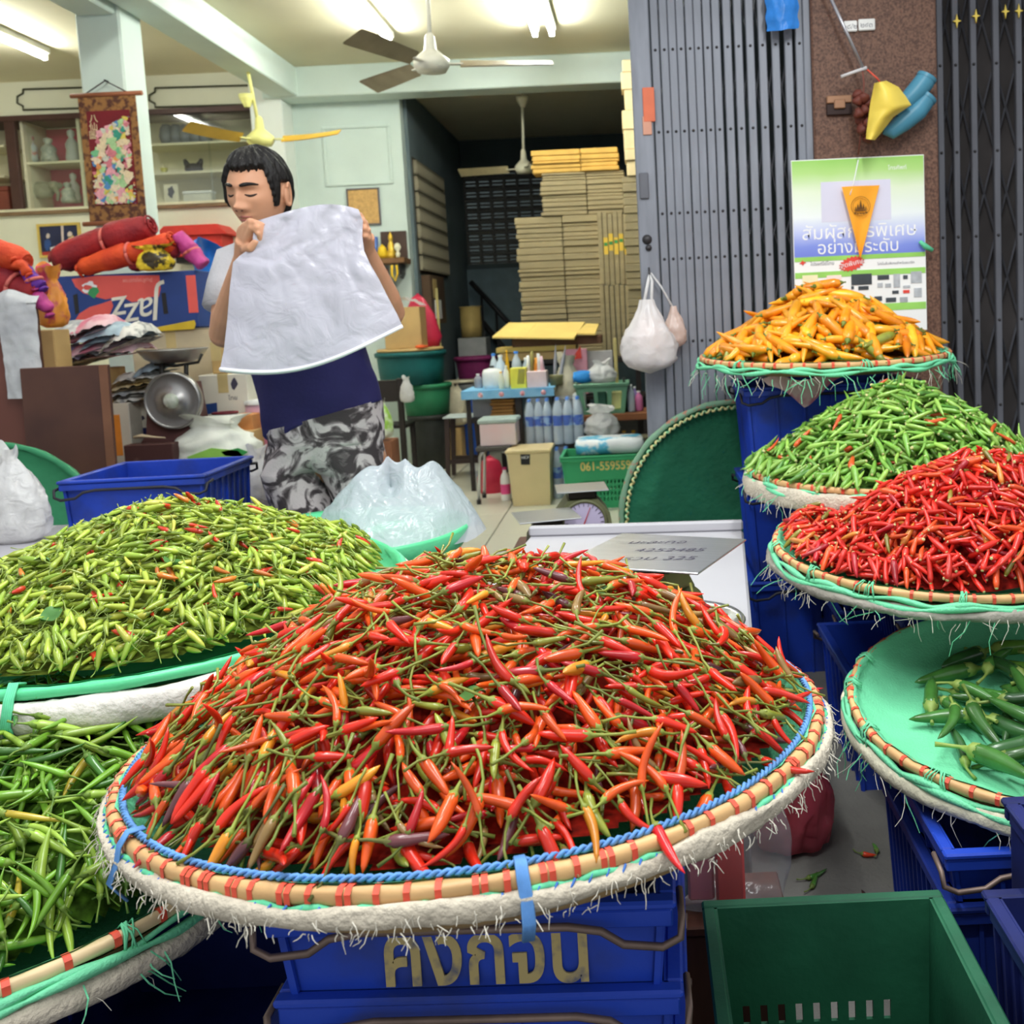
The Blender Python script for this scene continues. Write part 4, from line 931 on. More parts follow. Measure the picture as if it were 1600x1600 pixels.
# ---- hanging things on the gate and the pillar
PY = 3.70
hk = at(1015, 440, GY-0.04)
hb = T('carrier_bag', 'white carrier bag with pale goods hanging from the folding gate', 'bag', (at(1015, 580, 3.66).x, 3.66, at(1015, 585, 3.66).z))
bxl, bxr, bzb, bzt = ext(972, 468, 1054, 584, 3.66)
def hang(cx, zb, zt, w, yc, seed, dep=0.055):
    def f(u, v):
        a = 2*pi*u; z = zb+(zt-zb)*v; pr = [0.0, 0.72, 0.95, 1.0, 1.0, 0.95, 0.86, 0.72, 0.56, 0.42, 0.3, 0.24]
        q = v*(len(pr)-1); k = min(int(q), len(pr)-2); r = pr[k]+(pr[k+1]-pr[k])*(q-k)
        w_ = 1+0.22*crumple((cos(a), sin(a), v*2), 1.7, seed)+0.09*sin(9*a+2*v)*v
        return (cx+w*r*cos(a)*w_, yc+dep*r*sin(a)*w_, z)
    return f
hb.part('film', MB().grid(hang((bxl+bxr)/2, bzb, bzt, (bxr-bxl)/2*1.02, 3.655, 2), 44, 30), film('carrier_film', (240, 236, 236), 0.8, 0.3, 0.3, 16))
hb.part('contents', MB().lathe([(0, 0), (0.05, 0.01), (0.068, 0.06), (0.055, 0.13), (0.02, 0.2), (0, 0.21)], 18, ((bxl+bxr)/2, 3.655, bzb+0.012), sy=0.6, fn=lambda a, z: 1+0.1*sin(3*a+z*30)), M('pale_pink_goods', (236, 200, 186), 0.7, rgb2=(240, 232, 226), scale=14))
hb.part('handle', MB().tube([((bxl+bxr)/2-0.012, 3.655, bzt-0.02), (hk.x-0.006, 3.69, hk.z+0.0), (hk.x, 3.72, hk.z+0.03), (hk.x+0.008, 3.69, hk.z), ((bxl+bxr)/2+0.016, 3.655, bzt-0.02)], 0.006, 6), bag_white)
gate.part('hook', MB().tube([(hk.x, GY-0.03, hk.z+0.05), (hk.x, GY-0.06, hk.z+0.03), (hk.x, GY-0.07, hk.z+0.015), (hk.x, GY-0.075, hk.z+0.035)], 0.003, 6), rivet_m)
b2l, b2r, b2b, b2t = ext(1036, 478, 1072, 545, 3.70)
hb2 = T('carrier_bag', 'smaller knotted bag with orange goods hanging behind the white carrier bag', 'bag', ((b2l+b2r)/2, 3.70, b2b))
hb2.part('film', MB().grid(hang((b2l+b2r)/2, b2b, b2t, (b2r-b2l)/2, 3.715, 9, 0.03), 32, 20), film('peach_film', (240, 214, 202), 0.75, 0.3, 0.3, 16))
hb2.part('handle', MB().tube([((b2l+b2r)/2, 3.715, b2t-0.01), (hk.x+0.04, 3.73, hk.z-0.02), (hk.x+0.005, 3.725, hk.z+0.03)], 0.004, 5), bag_white)
# poster
def board(l, r, b, tp, Y, nm, mats, fr=0.0, mi=0): return MB().box((l, Y, b), (r, Y+0.006, tp), mi)
plx, prx, pzb, pzt = ext(1240, 246, 1446, 520, PY)
Hh = pzt-pzb; Ww = prx-plx
poster = T('poster', 'large printed promotion poster on the brown pillar behind the orange chillies', 'poster', ((plx+prx)/2, PY, pzb))
pm = bpy.data.materials.new('poster_print'); pm.use_nodes = True; nt = pm.node_tree; bs = nt.nodes['Principled BSDF']; bs.inputs['Roughness'].default_value = 0.45
tcx = nt.nodes.new('ShaderNodeTexCoord'); spx = nt.nodes.new('ShaderNodeSeparateXYZ'); nt.links.new(tcx.outputs['Generated'], spx.inputs[0])
nzx = nt.nodes.new('ShaderNodeTexNoise'); nzx.inputs['Scale'].default_value = 2.2; nt.links.new(tcx.outputs['Generated'], nzx.inputs['Vector'])
mth = nt.nodes.new('ShaderNodeMath'); mth.operation = 'MULTIPLY_ADD'; mth.inputs[1].default_value = 0.16; nt.links.new(nzx.outputs['Fac'], mth.inputs[0])
sb_ = nt.nodes.new('ShaderNodeMath'); sb_.operation = 'SUBTRACT'; sb_.inputs[1].default_value = 0.08; nt.links.new(spx.outputs['Z'], mth.inputs[2]); nt.links.new(mth.outputs[0], sb_.inputs[0])
cr = nt.nodes.new('ShaderNodeValToRGB'); nt.links.new(sb_.outputs[0], cr.inputs[0]); el = cr.color_ramp.elements
stops = [(0.0, (112, 128, 214)), (0.10, (126, 144, 222)), (0.26, (190, 198, 238)), (0.42, (232, 238, 238)), (0.66, (222, 234, 206)), (0.86, (176, 216, 128)), (1.0, (150, 204, 96))]
el[0].position, el[0].color = stops[0][0], (*lin(stops[0][1]), 1); el[1].position, el[1].color = stops[-1][0], (*lin(stops[-1][1]), 1)
for p_, c_ in stops[1:-1]:
    e_ = el.new(p_); e_.color = (*lin(c_), 1)
nt.links.new(cr.outputs[0], bs.inputs['Base Color'])
yy = lambda y: at(1343, y, PY).z
poster.part('sheet', MB().box((plx, PY, pzb), (prx, PY+0.012, pzt)), M('poster_white', (240, 240, 238), 0.5, var=0.02))
poster.part('printed_panel', MB().box((plx+0.002, PY-0.0015, yy(398)), (prx-0.002, PY-0.0001, pzt-0.003)), pm)
lime = M('lime_print', (150, 206, 98), 0.5)
for i, (a, b) in enumerate(((398, 405), (422, 431), (476, 487))): poster.part('green_band', MB().box((plx+0.002, PY-0.0016, yy(b)), (prx-0.002, PY-0.0002, yy(a))), lime)
def wtext(t, body, size, px, py, Y, mat, sx=1.0, nm='lettering', ry=0.0, shear=0.0):
    me = text_mesh(nm, body, size, mat, 0.0, sx, shear); o = t.part(nm, me); p = at(px, py, Y)
    o.matrix_parent_inverse = t.m.inverted(); o.matrix_world = xf((p.x, Y, p.z), pi/2, ry, 0); return o
wtext(poster, 'สัมผัสการพิเศษ', 0.066, 1343, 362, PY-0.002, white_flat, 1.02)
wtext(poster, 'อย่างมีระดับ', 0.062, 1341, 386, PY-0.002, white_flat, 1.0)
grey_t = M('grey_print', (120, 120, 128), 0.6)
px_ = M('photo_print', (66, 72, 78), 0.4, var=0.3); px2 = M('photo_print_light', (176, 180, 184), 0.5, var=0.2, scale=30)
red_p = M('red_print', (218, 70, 58), 0.5)
gry = M('pale_lilac_print', (214, 212, 230), 0.5, var=0.03)
poster.part('faded_picture', MB().box((at(1283, 320, PY).x, PY-0.0019, yy(345)), (at(1392, 320, PY).x, PY-0.0016, yy(282))), gry)
wtext(poster, 'โทรศัพท์', 0.02, 1402, 262, PY-0.002, white_flat)
for l, tq, r, b, m_ in ((1330, 428, 1362, 445, px_), (1371, 430, 1389, 437, px_), (1396, 428, 1406, 449, px2), (1371, 442, 1379, 449, px2), (1383, 443, 1392, 449, px2), (1411, 430, 1418, 436, px_), (1423, 424, 1440, 442, px2), (1411, 446, 1422, 450, px2), (1394, 454, 1404, 459, px_), (1411, 453, 1421, 458, red_p), (1428, 450, 1440, 464, px2), (1366, 463, 1378, 470, px_), (1384, 465, 1400, 472, px_), (1406, 464, 1418, 472, px2), (1330, 447, 1334, 452, px_), (1341, 447, 1357, 453, px_),
                        (1254, 430, 1278, 462, M('cream_print', (240, 232, 190), 0.5)), (1292, 430, 1315, 462, M('rose_print', (240, 214, 204), 0.5))):
    xl, xr, zb_, zt_ = ext(l, tq, r, b, PY); poster.part('product_picture', MB().box((xl, PY-0.0022, zb_), (xr, PY-0.0002, zt_)), m_)
for px0, py0 in ((1254, 411), (1302, 446)):
    c = at(px0, py0, PY); poster.part('red_emblem', MB().prism([(c.x-0.012, c.z-0.002), (c.x-0.004, c.z+0.004), (c.x-0.001, c.z+0.010), (c.x+0.005, c.z+0.004), (c.x+0.013, c.z+0.001), (c.x+0.005, c.z-0.003), (c.x+0.001, c.z-0.010), (c.x-0.003, c.z-0.004)], PY-0.0024, PY-0.0003), red_p)
wtext(poster, 'ไปรษณีย์ไทย', 0.017, 1285, 412, PY-0.002, grey_t)
wtext(poster, 'โปรโมชั่นพิเศษสำหรับสมาชิก', 0.012, 1400, 411, PY-0.002, grey_t)
c = at(1331, 412, PY-0.004); bp_ = []
for k in range(36):
    a = 2*pi*k/36; r = 1.0 if k % 2 else 0.78
    bp_.append((c.x+0.047*r*cos(a), c.z+0.027*r*sin(a)+0.008*cos(a)))
poster.part('starburst', MB().prism(bp_, PY-0.004, PY-0.0022), red_p)
wtext(poster, 'สุดพิเศษ', 0.024, 1331, 412, PY-0.0045, white_flat, 1.0, 'lettering', -0.2)
# pennant in front of the poster
pn = T('pennant', 'orange triangular pennant with a dark round seal hanging before the poster', 'pennant', (at(1345, 300, PY-0.02).x, PY-0.02, at(1344, 400, PY-0.02).z))
A, B, Cc = at(1315, 292, PY-0.02), at(1375, 289, PY-0.02), at(1344, 404, PY-0.02)
pn.part('cloth', MB().grid(lambda u, v: tuple((A*(1-u)+B*u)*(1-v*0.985)+Cc*(v*0.985)+Vector((0, -0.006*sin(5*u+3*v), 0))), 12, 16), M('orange_cloth', (246, 166, 44), 0.7, var=0.05))
sc_ = at(1345, 322, PY-0.03); seal = M('seal_ink', (96, 62, 20), 0.7)
sm_ = MB()
N = 28
for r0, r1 in ((0.034, 0.0325), (0.0275, 0.0265)):
    for k in range(N):
        a, b = 2*pi*k/N, 2*pi*(k+1)/N
        sm_.add([(sc_.x+r0*cos(a), PY-0.0285, sc_.z+r0*sin(a)), (sc_.x+r0*cos(b), PY-0.0285, sc_.z+r0*sin(b)), (sc_.x+r1*cos(b), PY-0.0285, sc_.z+r1*sin(b)), (sc_.x+r1*cos(a), PY-0.0285, sc_.z+r1*sin(a))], [(0, 1, 2, 3)])
def poly(pts): sm_.add([(sc_.x+x, PY-0.0287, sc_.z+z) for x, z in pts], [tuple(range(len(pts)))])
poly([(-0.022, -0.012), (0.022, -0.012), (0.018, -0.017), (-0.018, -0.017)])
for x0, w_, h_ in ((0, 0.007, 0.024), (-0.010, 0.005, 0.010), (0.010, 0.005, 0.010), (-0.018, 0.003, 0.001), (0.018, 0.003, 0.001)):
    poly([(x0-w_, -0.011), (x0+w_, -0.011), (x0+w_*0.5, -0.011+(h_+0.011)*0.5), (x0, h_), (x0-w_*0.5, -0.011+(h_+0.011)*0.5)])
for k in range(5): poly([(-0.024+0.010*k, -0.021-0.003*(k in (1, 2, 3))), (-0.017+0.010*k, -0.021-0.003*(k in (1, 2, 3))), (-0.017+0.010*k, -0.026-0.002*(k in (1, 2, 3))), (-0.024+0.010*k, -0.026-0.002*(k in (1, 2, 3)))])
pn.part('seal', sm_, seal, label='dark printed temple seal')
pn.part('string', MB().tube([at(1341, 250, PY-0.02), at(1334, 285, PY-0.022), at(1328, 305, PY-0.026)], 0.002, 5), white_flat)
gc = at(1447, 386, PY-0.02)
solo('green_clip', 'small green plastic clip at the right edge of the poster', 'clip', MB().tube([at(1437, 377, PY-0.015), at(1446, 385, PY-0.02), at(1457, 391, PY-0.015)], [0.006, 0.010, 0.007], 8), green_rope)
# rod, cords and the bundle hung from it
rod = T('metal_rod', 'thin metal rod slanting down the brown pillar to the hanging bundle', 'rod', at(1320, 60, PY-0.06))
rod.part('shaft', MB().tube([at(1288, -25, PY-0.04), at(1348, 106, PY-0.06)], 0.006, 8), M('galvanised', (170, 168, 172), 0.35, metal=0.7))
rod.part('cross_peg', MB().tube([at(1314, 120, PY-0.06), at(1336, 112, PY-0.06), at(1354, 106, PY-0.06)], [0.006, 0.006, 0.007], 7), M('pale_peg', (200, 196, 196), 0.5))
for a, b in ((1338, 1350), (1375, 1386)): pass
for i, (l, tq, r, b) in enumerate(((1318, 33, 1339, 50), (1341, 30, 1367, 48))):
    xl, xr, zb_, zt_ = ext(l, tq, r, b, 3.715); nt_ = T('number_plate', ('left', 'right')[i]+' of two small white plates fixed high on the brown pillar', 'plate', ((xl+xr)/2, 3.715, zb_))
    nt_.part('plate', MB().box((xl, 3.708, zb_), (xr, 3.72, zt_), bev=0.003), M('plate_white', (226, 224, 220), 0.4))
    wtext(nt_, ('๑๘/๒', '๒๔๓')[i], 0.026, (l+r)/2, (tq+b)/2, 3.7075, grey_t)
gourd = T('dried_string', 'string of dark brown dried pods hanging from the rod on the pillar', 'dried pods', at(1345, 215, 3.64))
pr_ = random.Random(3)
for i in range(15):
    c = at(1345+pr_.uniform(-11, 15), 148+4.9*i, 3.64+pr_.uniform(-0.02, 0.02)); gourd.part('pod', MB().lathe([(0, -0.022), (0.014, -0.014), (0.019, 0), (0.013, 0.014), (0, 0.021)], 10, mat=xf(c, pr_.random()*2, pr_.random()*2), fn=lambda a, z: 1+0.2*sin(3*a+i)), M('dark_brown_pod', (98, 48, 38), 0.6, var=0.3))
gourd.part('cord', MB().tube([at(1347, 106, 3.64), at(1350, 130, 3.64), at(1346, 200, 3.64), at(1341, 242, 3.67)], 0.003, 5), M('brown_cord', (120, 70, 60), 0.8))
gourd.part('red_cord', MB().tube([at(1352, 106, 3.64), at(1370, 122, 3.64), at(1380, 135, 3.65)], 0.003, 5), tie_m)
# yellow rubber sheet folded to a cone, blue rubber gloves behind it
ysh = T('yellow_sheet', 'yellow rubber sheet folded to a wide cone hanging on the pillar', 'sheet', at(1385, 218, 3.60))
yp = [(1366, 130), (1384, 126), (1402, 134), (1413, 150), (1423, 163), (1400, 180), (1383, 196), (1375, 210), (1366, 219), (1353, 217)]
apex = at(1366, 130, 3.60)
def cone(u, v):
    k = v*6; k0 = min(int(k), 5); f = k-k0; L_ = [(1366, 130), (1363, 146), (1360, 160), (1358, 175), (1356, 190), (1354, 205), (1353, 217)]; R_ = [(1385, 126), (1404, 136), (1415, 150), (1424, 164), (1396, 183), (1379, 205), (1367, 219)]
    a = Vector((*L_[k0], 0)).lerp(Vector((*L_[k0+1], 0)), f); b = Vector((*R_[k0], 0)).lerp(Vector((*R_[k0+1], 0)), f); c = a.lerp(b, u)
    return tuple(at(c.x, c.y, 3.60-0.055*sin(pi*u)*(0.5+0.5*sin(pi*min(1, v+0.15)))))
ysh.part('sheet', MB().grid(cone, 12, 24), M('yellow_rubber', (232, 204, 84), 0.4, var=0.08))
blu = M('blue_rubber', (74, 138, 164), 0.38, var=0.12)
for i, (pts, rr, lab) in enumerate((([(1398, 178), (1415, 160), (1432, 143), (1444, 128), (1449, 119)], [0.016, 0.03, 0.036, 0.036, 0.034], 'upper blue rubber boot, open end up, behind the yellow sheet'),
                              ([(1380, 204), (1392, 206), (1412, 190), (1434, 172), (1451, 150)], [0.012, 0.026, 0.034, 0.036, 0.032], 'lower blue rubber boot hanging behind the yellow sheet'))):
    t = T('rubber_boot', lab, 'boot', at(pts[0][0], pts[0][1], 3.65)); P = [at(x, y, 3.655+0.004*i) for x, y in pts]
    t.part('shaft', MB().tube(P, rr, 16, cap=False).tube([P[-1], P[-1]+(P[-2]-P[-1])*0.9, P[-3]], [rr[-1]*0.9, rr[-2]*0.85, 0.01], 16, cap=True), blu)
    d = (P[-1]-P[-2]).normalized(); t.part('cuff', MB().tube([P[-1]-d*0.012, P[-1]], rr[-1]*1.07, 16, cap=False).tube([P[-1]-d*0.012, P[-1]], rr[-1]*0.92, 16, cap=False), blu)
lt_ = T('gate_latch', 'rusty gate latch bracket fixed to the brown pillar', 'latch', at(1310, 180, 3.715))
l, r, b, tq = ext(1291, 141, 1330, 180, 3.715)
lt_.part('plate', MB().box((l, 3.705, b), (r, 3.719, b+(tq-b)*0.45), bev=0.002), M('dark_iron', (54, 40, 38), 0.6, metal=0.4)); lt_.part('hasp', MB().box((l, 3.70, b+(tq-b)*0.46), (r, 3.719, tq-0.02), bev=0.003).box(((l+r)/2-0.02, 3.695, b+0.02), ((l+r)/2+0.02, 3.7045, b+(tq-b)*0.6), bev=0.003), M('tarnished_brass', (150, 112, 86), 0.5, metal=0.4))
bb = at(1222, 50, 3.72)
l, r, b, tq = ext(1196, -40, 1248, 52, 3.72)
solo('blue_bag', 'bright blue plastic bag hanging high on the folding gate', 'bag', MB().grid(lambda u, v: (l+(r-l)*u*(0.96+0.04*v)+0.003*sin(20*v), 3.715-0.03*sin(pi*u)-0.008*crumple((u, v, 0), 3, 1), b+(tq-b)*v+0.02*abs(u-0.4)*(1-v)), 18, 18), M('blue_film', (42, 128, 214), 0.35, var=0.15, scale=20, bump=0.2))
# ---- bags and litter on the ground of the aisle
gr = at(1238, 1300, 1.95)
bag('produce_bag', 'tied bag of red onions standing on the aisle floor beside the crates', (at(1236, 1300, 2.14).x, 2.15, 0.0), 0.085, 0.075, 0.30, film('red_tinted_film', (214, 92, 110), 0.66, 0.2, 0.35, 12), 5, fill=M('dark_red_onion', (120, 28, 44), 0.4, rgb2=(196, 92, 92), scale=9), neck=0.2)
cbx = at(1130, 1400, 1.62)
bag('clear_bag', 'clear plastic bag with red packets hanging under the blue-rimmed tray', (cbx.x, 1.63, 0.19), 0.115, 0.06, 0.30, clear_film, 7, neck=0.35, amp=0.1)
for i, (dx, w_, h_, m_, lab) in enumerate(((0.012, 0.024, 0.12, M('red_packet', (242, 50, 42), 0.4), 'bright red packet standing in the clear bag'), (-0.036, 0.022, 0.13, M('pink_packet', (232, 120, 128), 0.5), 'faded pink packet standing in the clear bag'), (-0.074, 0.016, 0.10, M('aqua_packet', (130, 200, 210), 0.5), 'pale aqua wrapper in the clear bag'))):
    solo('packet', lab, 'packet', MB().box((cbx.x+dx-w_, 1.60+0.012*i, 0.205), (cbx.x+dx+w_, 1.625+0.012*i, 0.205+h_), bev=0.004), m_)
bxs = T('crate_support', 'low wooden box under the clear bag with red packets', 'box', (cbx.x, 1.64, 0)); bxs.part('body', MB().box((cbx.x-0.09, 1.57, 0), (cbx.x+0.10, 1.72, 0.17), bev=0.004), brown_wood); bxs.part('lid', MB().box((cbx.x-0.094, 1.566, 0.171), (cbx.x+0.104, 1.724, 0.188), bev=0.003), brown_wood)
fr = random.Random(9)
for i, (x, y, rz_, col, lab, L_) in enumerate(((1262, 1372, 0.35, (66, 120, 50), 'green chilli dropped on the aisle floor, lying crosswise', 0.055), (1268, 1386, 1.0, (80, 136, 56), 'curved green chilli dropped on the aisle floor nearer the green crate', 0.06), (1347, 1334, -0.6, (226, 70, 36), 'orange-red chilli dropped on the aisle floor', 0.03), (1370, 1330, 1.4, (90, 150, 60), 'small green chilli dropped against the nested crates', 0.035), (1352, 1408, 1.3, (80, 60, 50), 'dried brown chilli dropped on the aisle floor', 0.04))):
    p = atz(x, y, 0.006); bd, st_ = proto(L_, 0.006, 0.5, 8, 7, 1.6, i, 0.02, 0.0012); o = link('dropped_chilli', bd.mesh('dropped_chilli', skin_o)); o.matrix_world = xf(p, 0, 0, rz_); o.color = (*lin(col), 1); tag(o, lab, 'chilli')
    s_ = child('stem', st_, stem_o, o); s_.color = (*lin((110, 130, 60)), 1)
# single chillies lying over the rim of the front tray
for i, (x, y, Y, x2, y2, col, lab) in enumerate(((1024, 1290, 0.93, 1066, 1368, (214, 30, 34), 'long bright red chilli hanging over the front rim of the blue-rimmed tray'), (1206, 1086, 1.40, 1288, 1077, (196, 30, 46), 'red chilli poking out over the right rim of the blue-rimmed tray'), (262, 1246, 1.26, 193, 1245, (120, 50, 70), 'dark maroon chilli poking out over the left rim of the blue-rimmed tray'))):
    a, b = at(x, y, Y), at(x2, y2, Y-(0.06 if i == 0 else -0.01)); L_ = (b-a).length; bd, st_ = proto(L_, 0.0062, 0.12, 11, 8, 1.8, 40+i, 0.03, 0.0014)
    X = (b-a).normalized(); Z = (Vector((0, 0, 1))-X*X.z).normalized(); Y_ = Z.cross(X)
    o = link('red_chilli', bd.mesh('red_chilli', skin_o)); o.matrix_world = Matrix(((X.x, Y_.x, Z.x, a.x), (X.y, Y_.y, Z.y, a.y), (X.z, Y_.z, Z.z, a.z), (0, 0, 0, 1))); o.color = (*lin(col), 1); tag(o, lab, 'chilli')
    s_ = child('stem', st_, stem_o, o); s_.color = (*lin(stg), 1)
# torn sack piece hanging under the orange tray
a_, b_ = at(1190, 590, 3.1), at(1312, 582, 3.1)
solo('torn_sack', 'torn pink-printed sack piece hanging under the orange chilli tray', 'sack', MB().grid(lambda u, v: (a_.x+(b_.x-a_.x)*u+0.02*v, 3.10-0.02*sin(6*u)*v, a_.z-0.005-0.085*v*(1-abs(u-0.45)*1.7)+0.01*sin(9*u)), 18, 8), M('pink_sack_print', (206, 180, 180), 0.8, rgb2=(190, 120, 140), scale=14, thr=(0.4, 0.5)))

# a few loose leaves among the chillies
leaf_m = M('chilli_leaf', (74, 120, 58), 0.5, var=0.2, scale=30)
lr = random.Random(4)
def leaf_mesh():
    return MB().grid(lambda u, v: (0.032*u, (v-0.5)*0.022*sin(pi*min(1, max(0.02, u)))**0.8*2*0.6, 0.004*sin(2*pi*u)+0.006*abs(v-0.5)), 8, 4).mesh('leaf', leaf_m)
lme = leaf_mesh()
for TMx, Rx, Hx, px_, cx_, spots, lab in ((TM_LEFT, 0.425, 0.145, 1.6, 0.03, ((0.05, -0.05), (0.12, -0.18), (-0.10, -0.15), (0.2, -0.1), (-0.2, -0.22), (0.0, -0.3), (-0.05, 0.02), (0.28, -0.2)), 'small dark green leaf among the yellow-green chillies'), (TM_MAIN, 0.40, 0.172, 2.1, 0.0, ((0.13, 0.1), (0.16, 0.06), (0.05, -0.25)), 'small dark green leaf among the long-stemmed red chillies')):
    for k, (x, y) in enumerate(spots):
        z = Hx*(1-min(1, math.hypot(x-cx_, y)/Rx)**px_)+0.006
        o = link('leaf', lme); o.matrix_world = TMx @ xf((x, y, z), lr.uniform(-.5, .5), lr.uniform(-.4, .4), lr.uniform(0, 6), lr.uniform(0.9, 1.3)); tag(o, lab+(', nearer the rim' if y < -0.15 else ', higher on the heap'), 'leaf', lab)
# ================================================================== goods in the shop
kraft = M('kraft_card', (196, 162, 108), 0.75, var=0.1, scale=6)
kraft_g = M('grey_card', (150, 136, 104), 0.8, var=0.14, scale=5, stretch=(1, 1, 6))
kraft_d = M('card_edge_shadow', (120, 98, 62), 0.85, var=0.2, scale=20)
yellow_card = M('yellow_card', (232, 200, 116), 0.7, var=0.08, scale=5)
white_card = M('white_card', (222, 216, 200), 0.7, var=0.06, scale=5)
tape_m = M('packing_tape', (206, 184, 130), 0.3)
red_sack = M('dark_red_mesh_sack', (166, 40, 42), 0.65, rgb2=(120, 28, 40), scale=10, bump=0.5, bscale=60)
orange_sack = M('orange_mesh_sack', (226, 84, 36), 0.65, rgb2=(190, 52, 34), scale=9, bump=0.5, bscale=60)
pink_sack = M('magenta_mesh_sack', (206, 82, 160), 0.6, rgb2=(176, 50, 120), scale=9, bump=0.4, bscale=60)
purple_sack = M('purple_mesh_sack', (112, 50, 160), 0.6, rgb2=(82, 30, 130), scale=9, bump=0.4, bscale=60)
blue_film = M('blue_bag_film', (48, 130, 220), 0.35, rgb2=(28, 90, 180), scale=8, bump=0.3, bscale=20)
def carton(name, label, x0, y0, x1, y1, Y, dep, mat, cat='box', tape=True, flaps=False, zb=None, group=None, open_=False):
    xl, xr, z0, z1 = ext(x0, y0, x1, y1, Y)
    if zb is not None: z0 = zb
    t = T(name, label, cat, ((xl+xr)/2, Y+dep/2, z0), group=group)
    t.part('carton_body', MB().box((xl, Y, z0), (xr, Y+dep, z1), bev=0.004), mat)
    if tape: t.part('tape', MB().box(((xl+xr)/2-0.025, Y-0.0012, z1-0.09), ((xl+xr)/2+0.025, Y+dep, z1+0.0012)), tape_m)
    if flaps:
        for s in (0, 1): t.part('flap', MB().box((xl+s*(xr-xl)/2+0.002, Y-0.003, z1+0.0015), (xl+(s+1)*(xr-xl)/2-0.002, Y+dep, z1+0.005)), mat)
    return t, (xl, xr, z0, z1)
def shape(t, nm, pts, Y, mat, th=0.0012, label=None):
    Q = [at(x, y, Y) for x, y in pts]; return t.part(nm, MB().prism([(q.x, q.z) for q in Q], Y-th, Y-0.0001), mat, None, label)
def blob(t, nm, px0, py0, rx, ry, Y, mat, n=12, seed=0, th=0.0012):
    return shape(t, nm, [(px0+rx*cos(2*pi*k/n)*(1+0.2*sin(3*k+seed)), py0+ry*sin(2*pi*k/n)*(1+0.2*cos(2*k+seed))) for k in range(n)], Y, mat, th)
def floorz(y): return 0.0
def roll(name, label, a, b, r, mat, seed=0, cat='sack roll', tie=True, group=None, n=22, flat=0.85):
    "a rolled, tied bundle of mesh sacks between two points"
    t = T(name, label, cat, (a+b)/2-Vector((0, 0, r)), group=group); P = []; R = []
    for i in range(n+1):
        q = i/n; P.append(a.lerp(b, q)+Vector((0, 0, 0.012*sin(4*q+seed)))); R.append(r*(0.86+0.14*sin(pi*q))*(1+0.07*sin(11*q+seed*3))*(0.8 if abs(q-0.55) < 0.03 and tie else 1)*(1 if 0 < i < n else 0.72))
    mb = MB(); mb.tube(P, R, 20, flat=flat); 
    mb.v = [tuple(Vector(p)+Vector((0.4, 0.6, 1))*0.010*crumple(p, 14, seed)) for p in mb.v]
    t.part('roll', mb, mat)
    d = (b-a).normalized()
    for e, s in ((a, -1), (b, 1)):   # spiral end folds
        q = d.cross(Vector((0, 0, 1))).normalized(); u = q.cross(d); sp_ = []
        for k in range(26):
            w = k*0.55; rr = r*0.72*(1-k/28); sp_.append(e+d*s*0.004+q*cos(w)*rr+u*sin(w)*rr*flat)
        t.part('rolled_end', MB().tube(sp_, 0.006, 5), mat)
    if tie:
        c = a.lerp(b, 0.55); q = d.cross(Vector((0, 0, 1))).normalized(); u = q.cross(d)
        t.part('tie_band', MB().tube([c+q*cos(w)*r*0.93+u*sin(w)*r*0.93*flat+d*0.01*sin(w) for w in np.linspace(0, 2*pi, 18)], 0.008, 6), M('pink_strip', (214, 110, 100), 0.6))
    return t
# ---------------- left side
CZ = 0.575
ctr = T('wooden_counter', 'long dark wooden counter along the left of the shop', 'counter', (-2.7, 5.3, 0))
ctr.part('top', MB().box((-3.9, 4.55, CZ-0.04), (-1.62, 5.95, CZ), bev=0.005), brown_wood)
ctr.part('front_panel', MB().box((-3.86, 4.62, 0), (-1.66, 4.65, CZ-0.041)), brown_wood); ctr.part('back_panel', MB().box((-3.86, 5.86, 0), (-1.66, 5.89, CZ-0.041)), brown_wood)
for x in (-3.88, -1.70): ctr.part('side_panel', MB().box((x, 4.651, 0), (x+0.03, 5.859, CZ-0.041)), brown_wood)
cab = T('wooden_cabinet', 'brown wooden cabinet at the left edge under the tied red sacks', 'cabinet', (at(14, 600, 4.56).x, 4.3, 0))
xl, xr, z0, z1 = ext(-70, 470, 50, 800, 4.15); cab.part('body', MB().box((xl, 4.15, 0), (xr, 4.27, z1), bev=0.004), brown_wood); cab.part('door', MB().box((xl+0.03, 4.135, 0.1), (xr-0.02, 4.149, z1-0.06), bev=0.003), M('brown_door', (110, 66, 56), 0.5, var=0.15, scale=4))
brd = T('plywood_board', 'flat dark brown board leaning before the newspapers on the left', 'board', (at(110, 650, 4.1).x, 4.1, 0))
xl, xr, z0, z1 = ext(40, 572, 178, 760, 4.06)
brd.part('panel', MB().box((xl, -0.009, 0), (xr, 0.009, z1), bev=0.003, mat=Matrix.Translation((0, 4.03, 0)) @ Matrix.Rotation(-0.035, 4, 'X')), M('dark_plywood', (104, 68, 54), 0.55, var=0.16, scale=3, rgb2=(76, 48, 42)))
brd.part('edge_strip', MB().box((xr-0.035, -0.0125, 0.0), (xr-0.002, -0.0092, z1-0.002), mat=Matrix.Translation((0, 4.03, 0)) @ Matrix.Rotation(-0.035, 4, 'X')), M('plywood_edge', (126, 84, 62), 0.6))
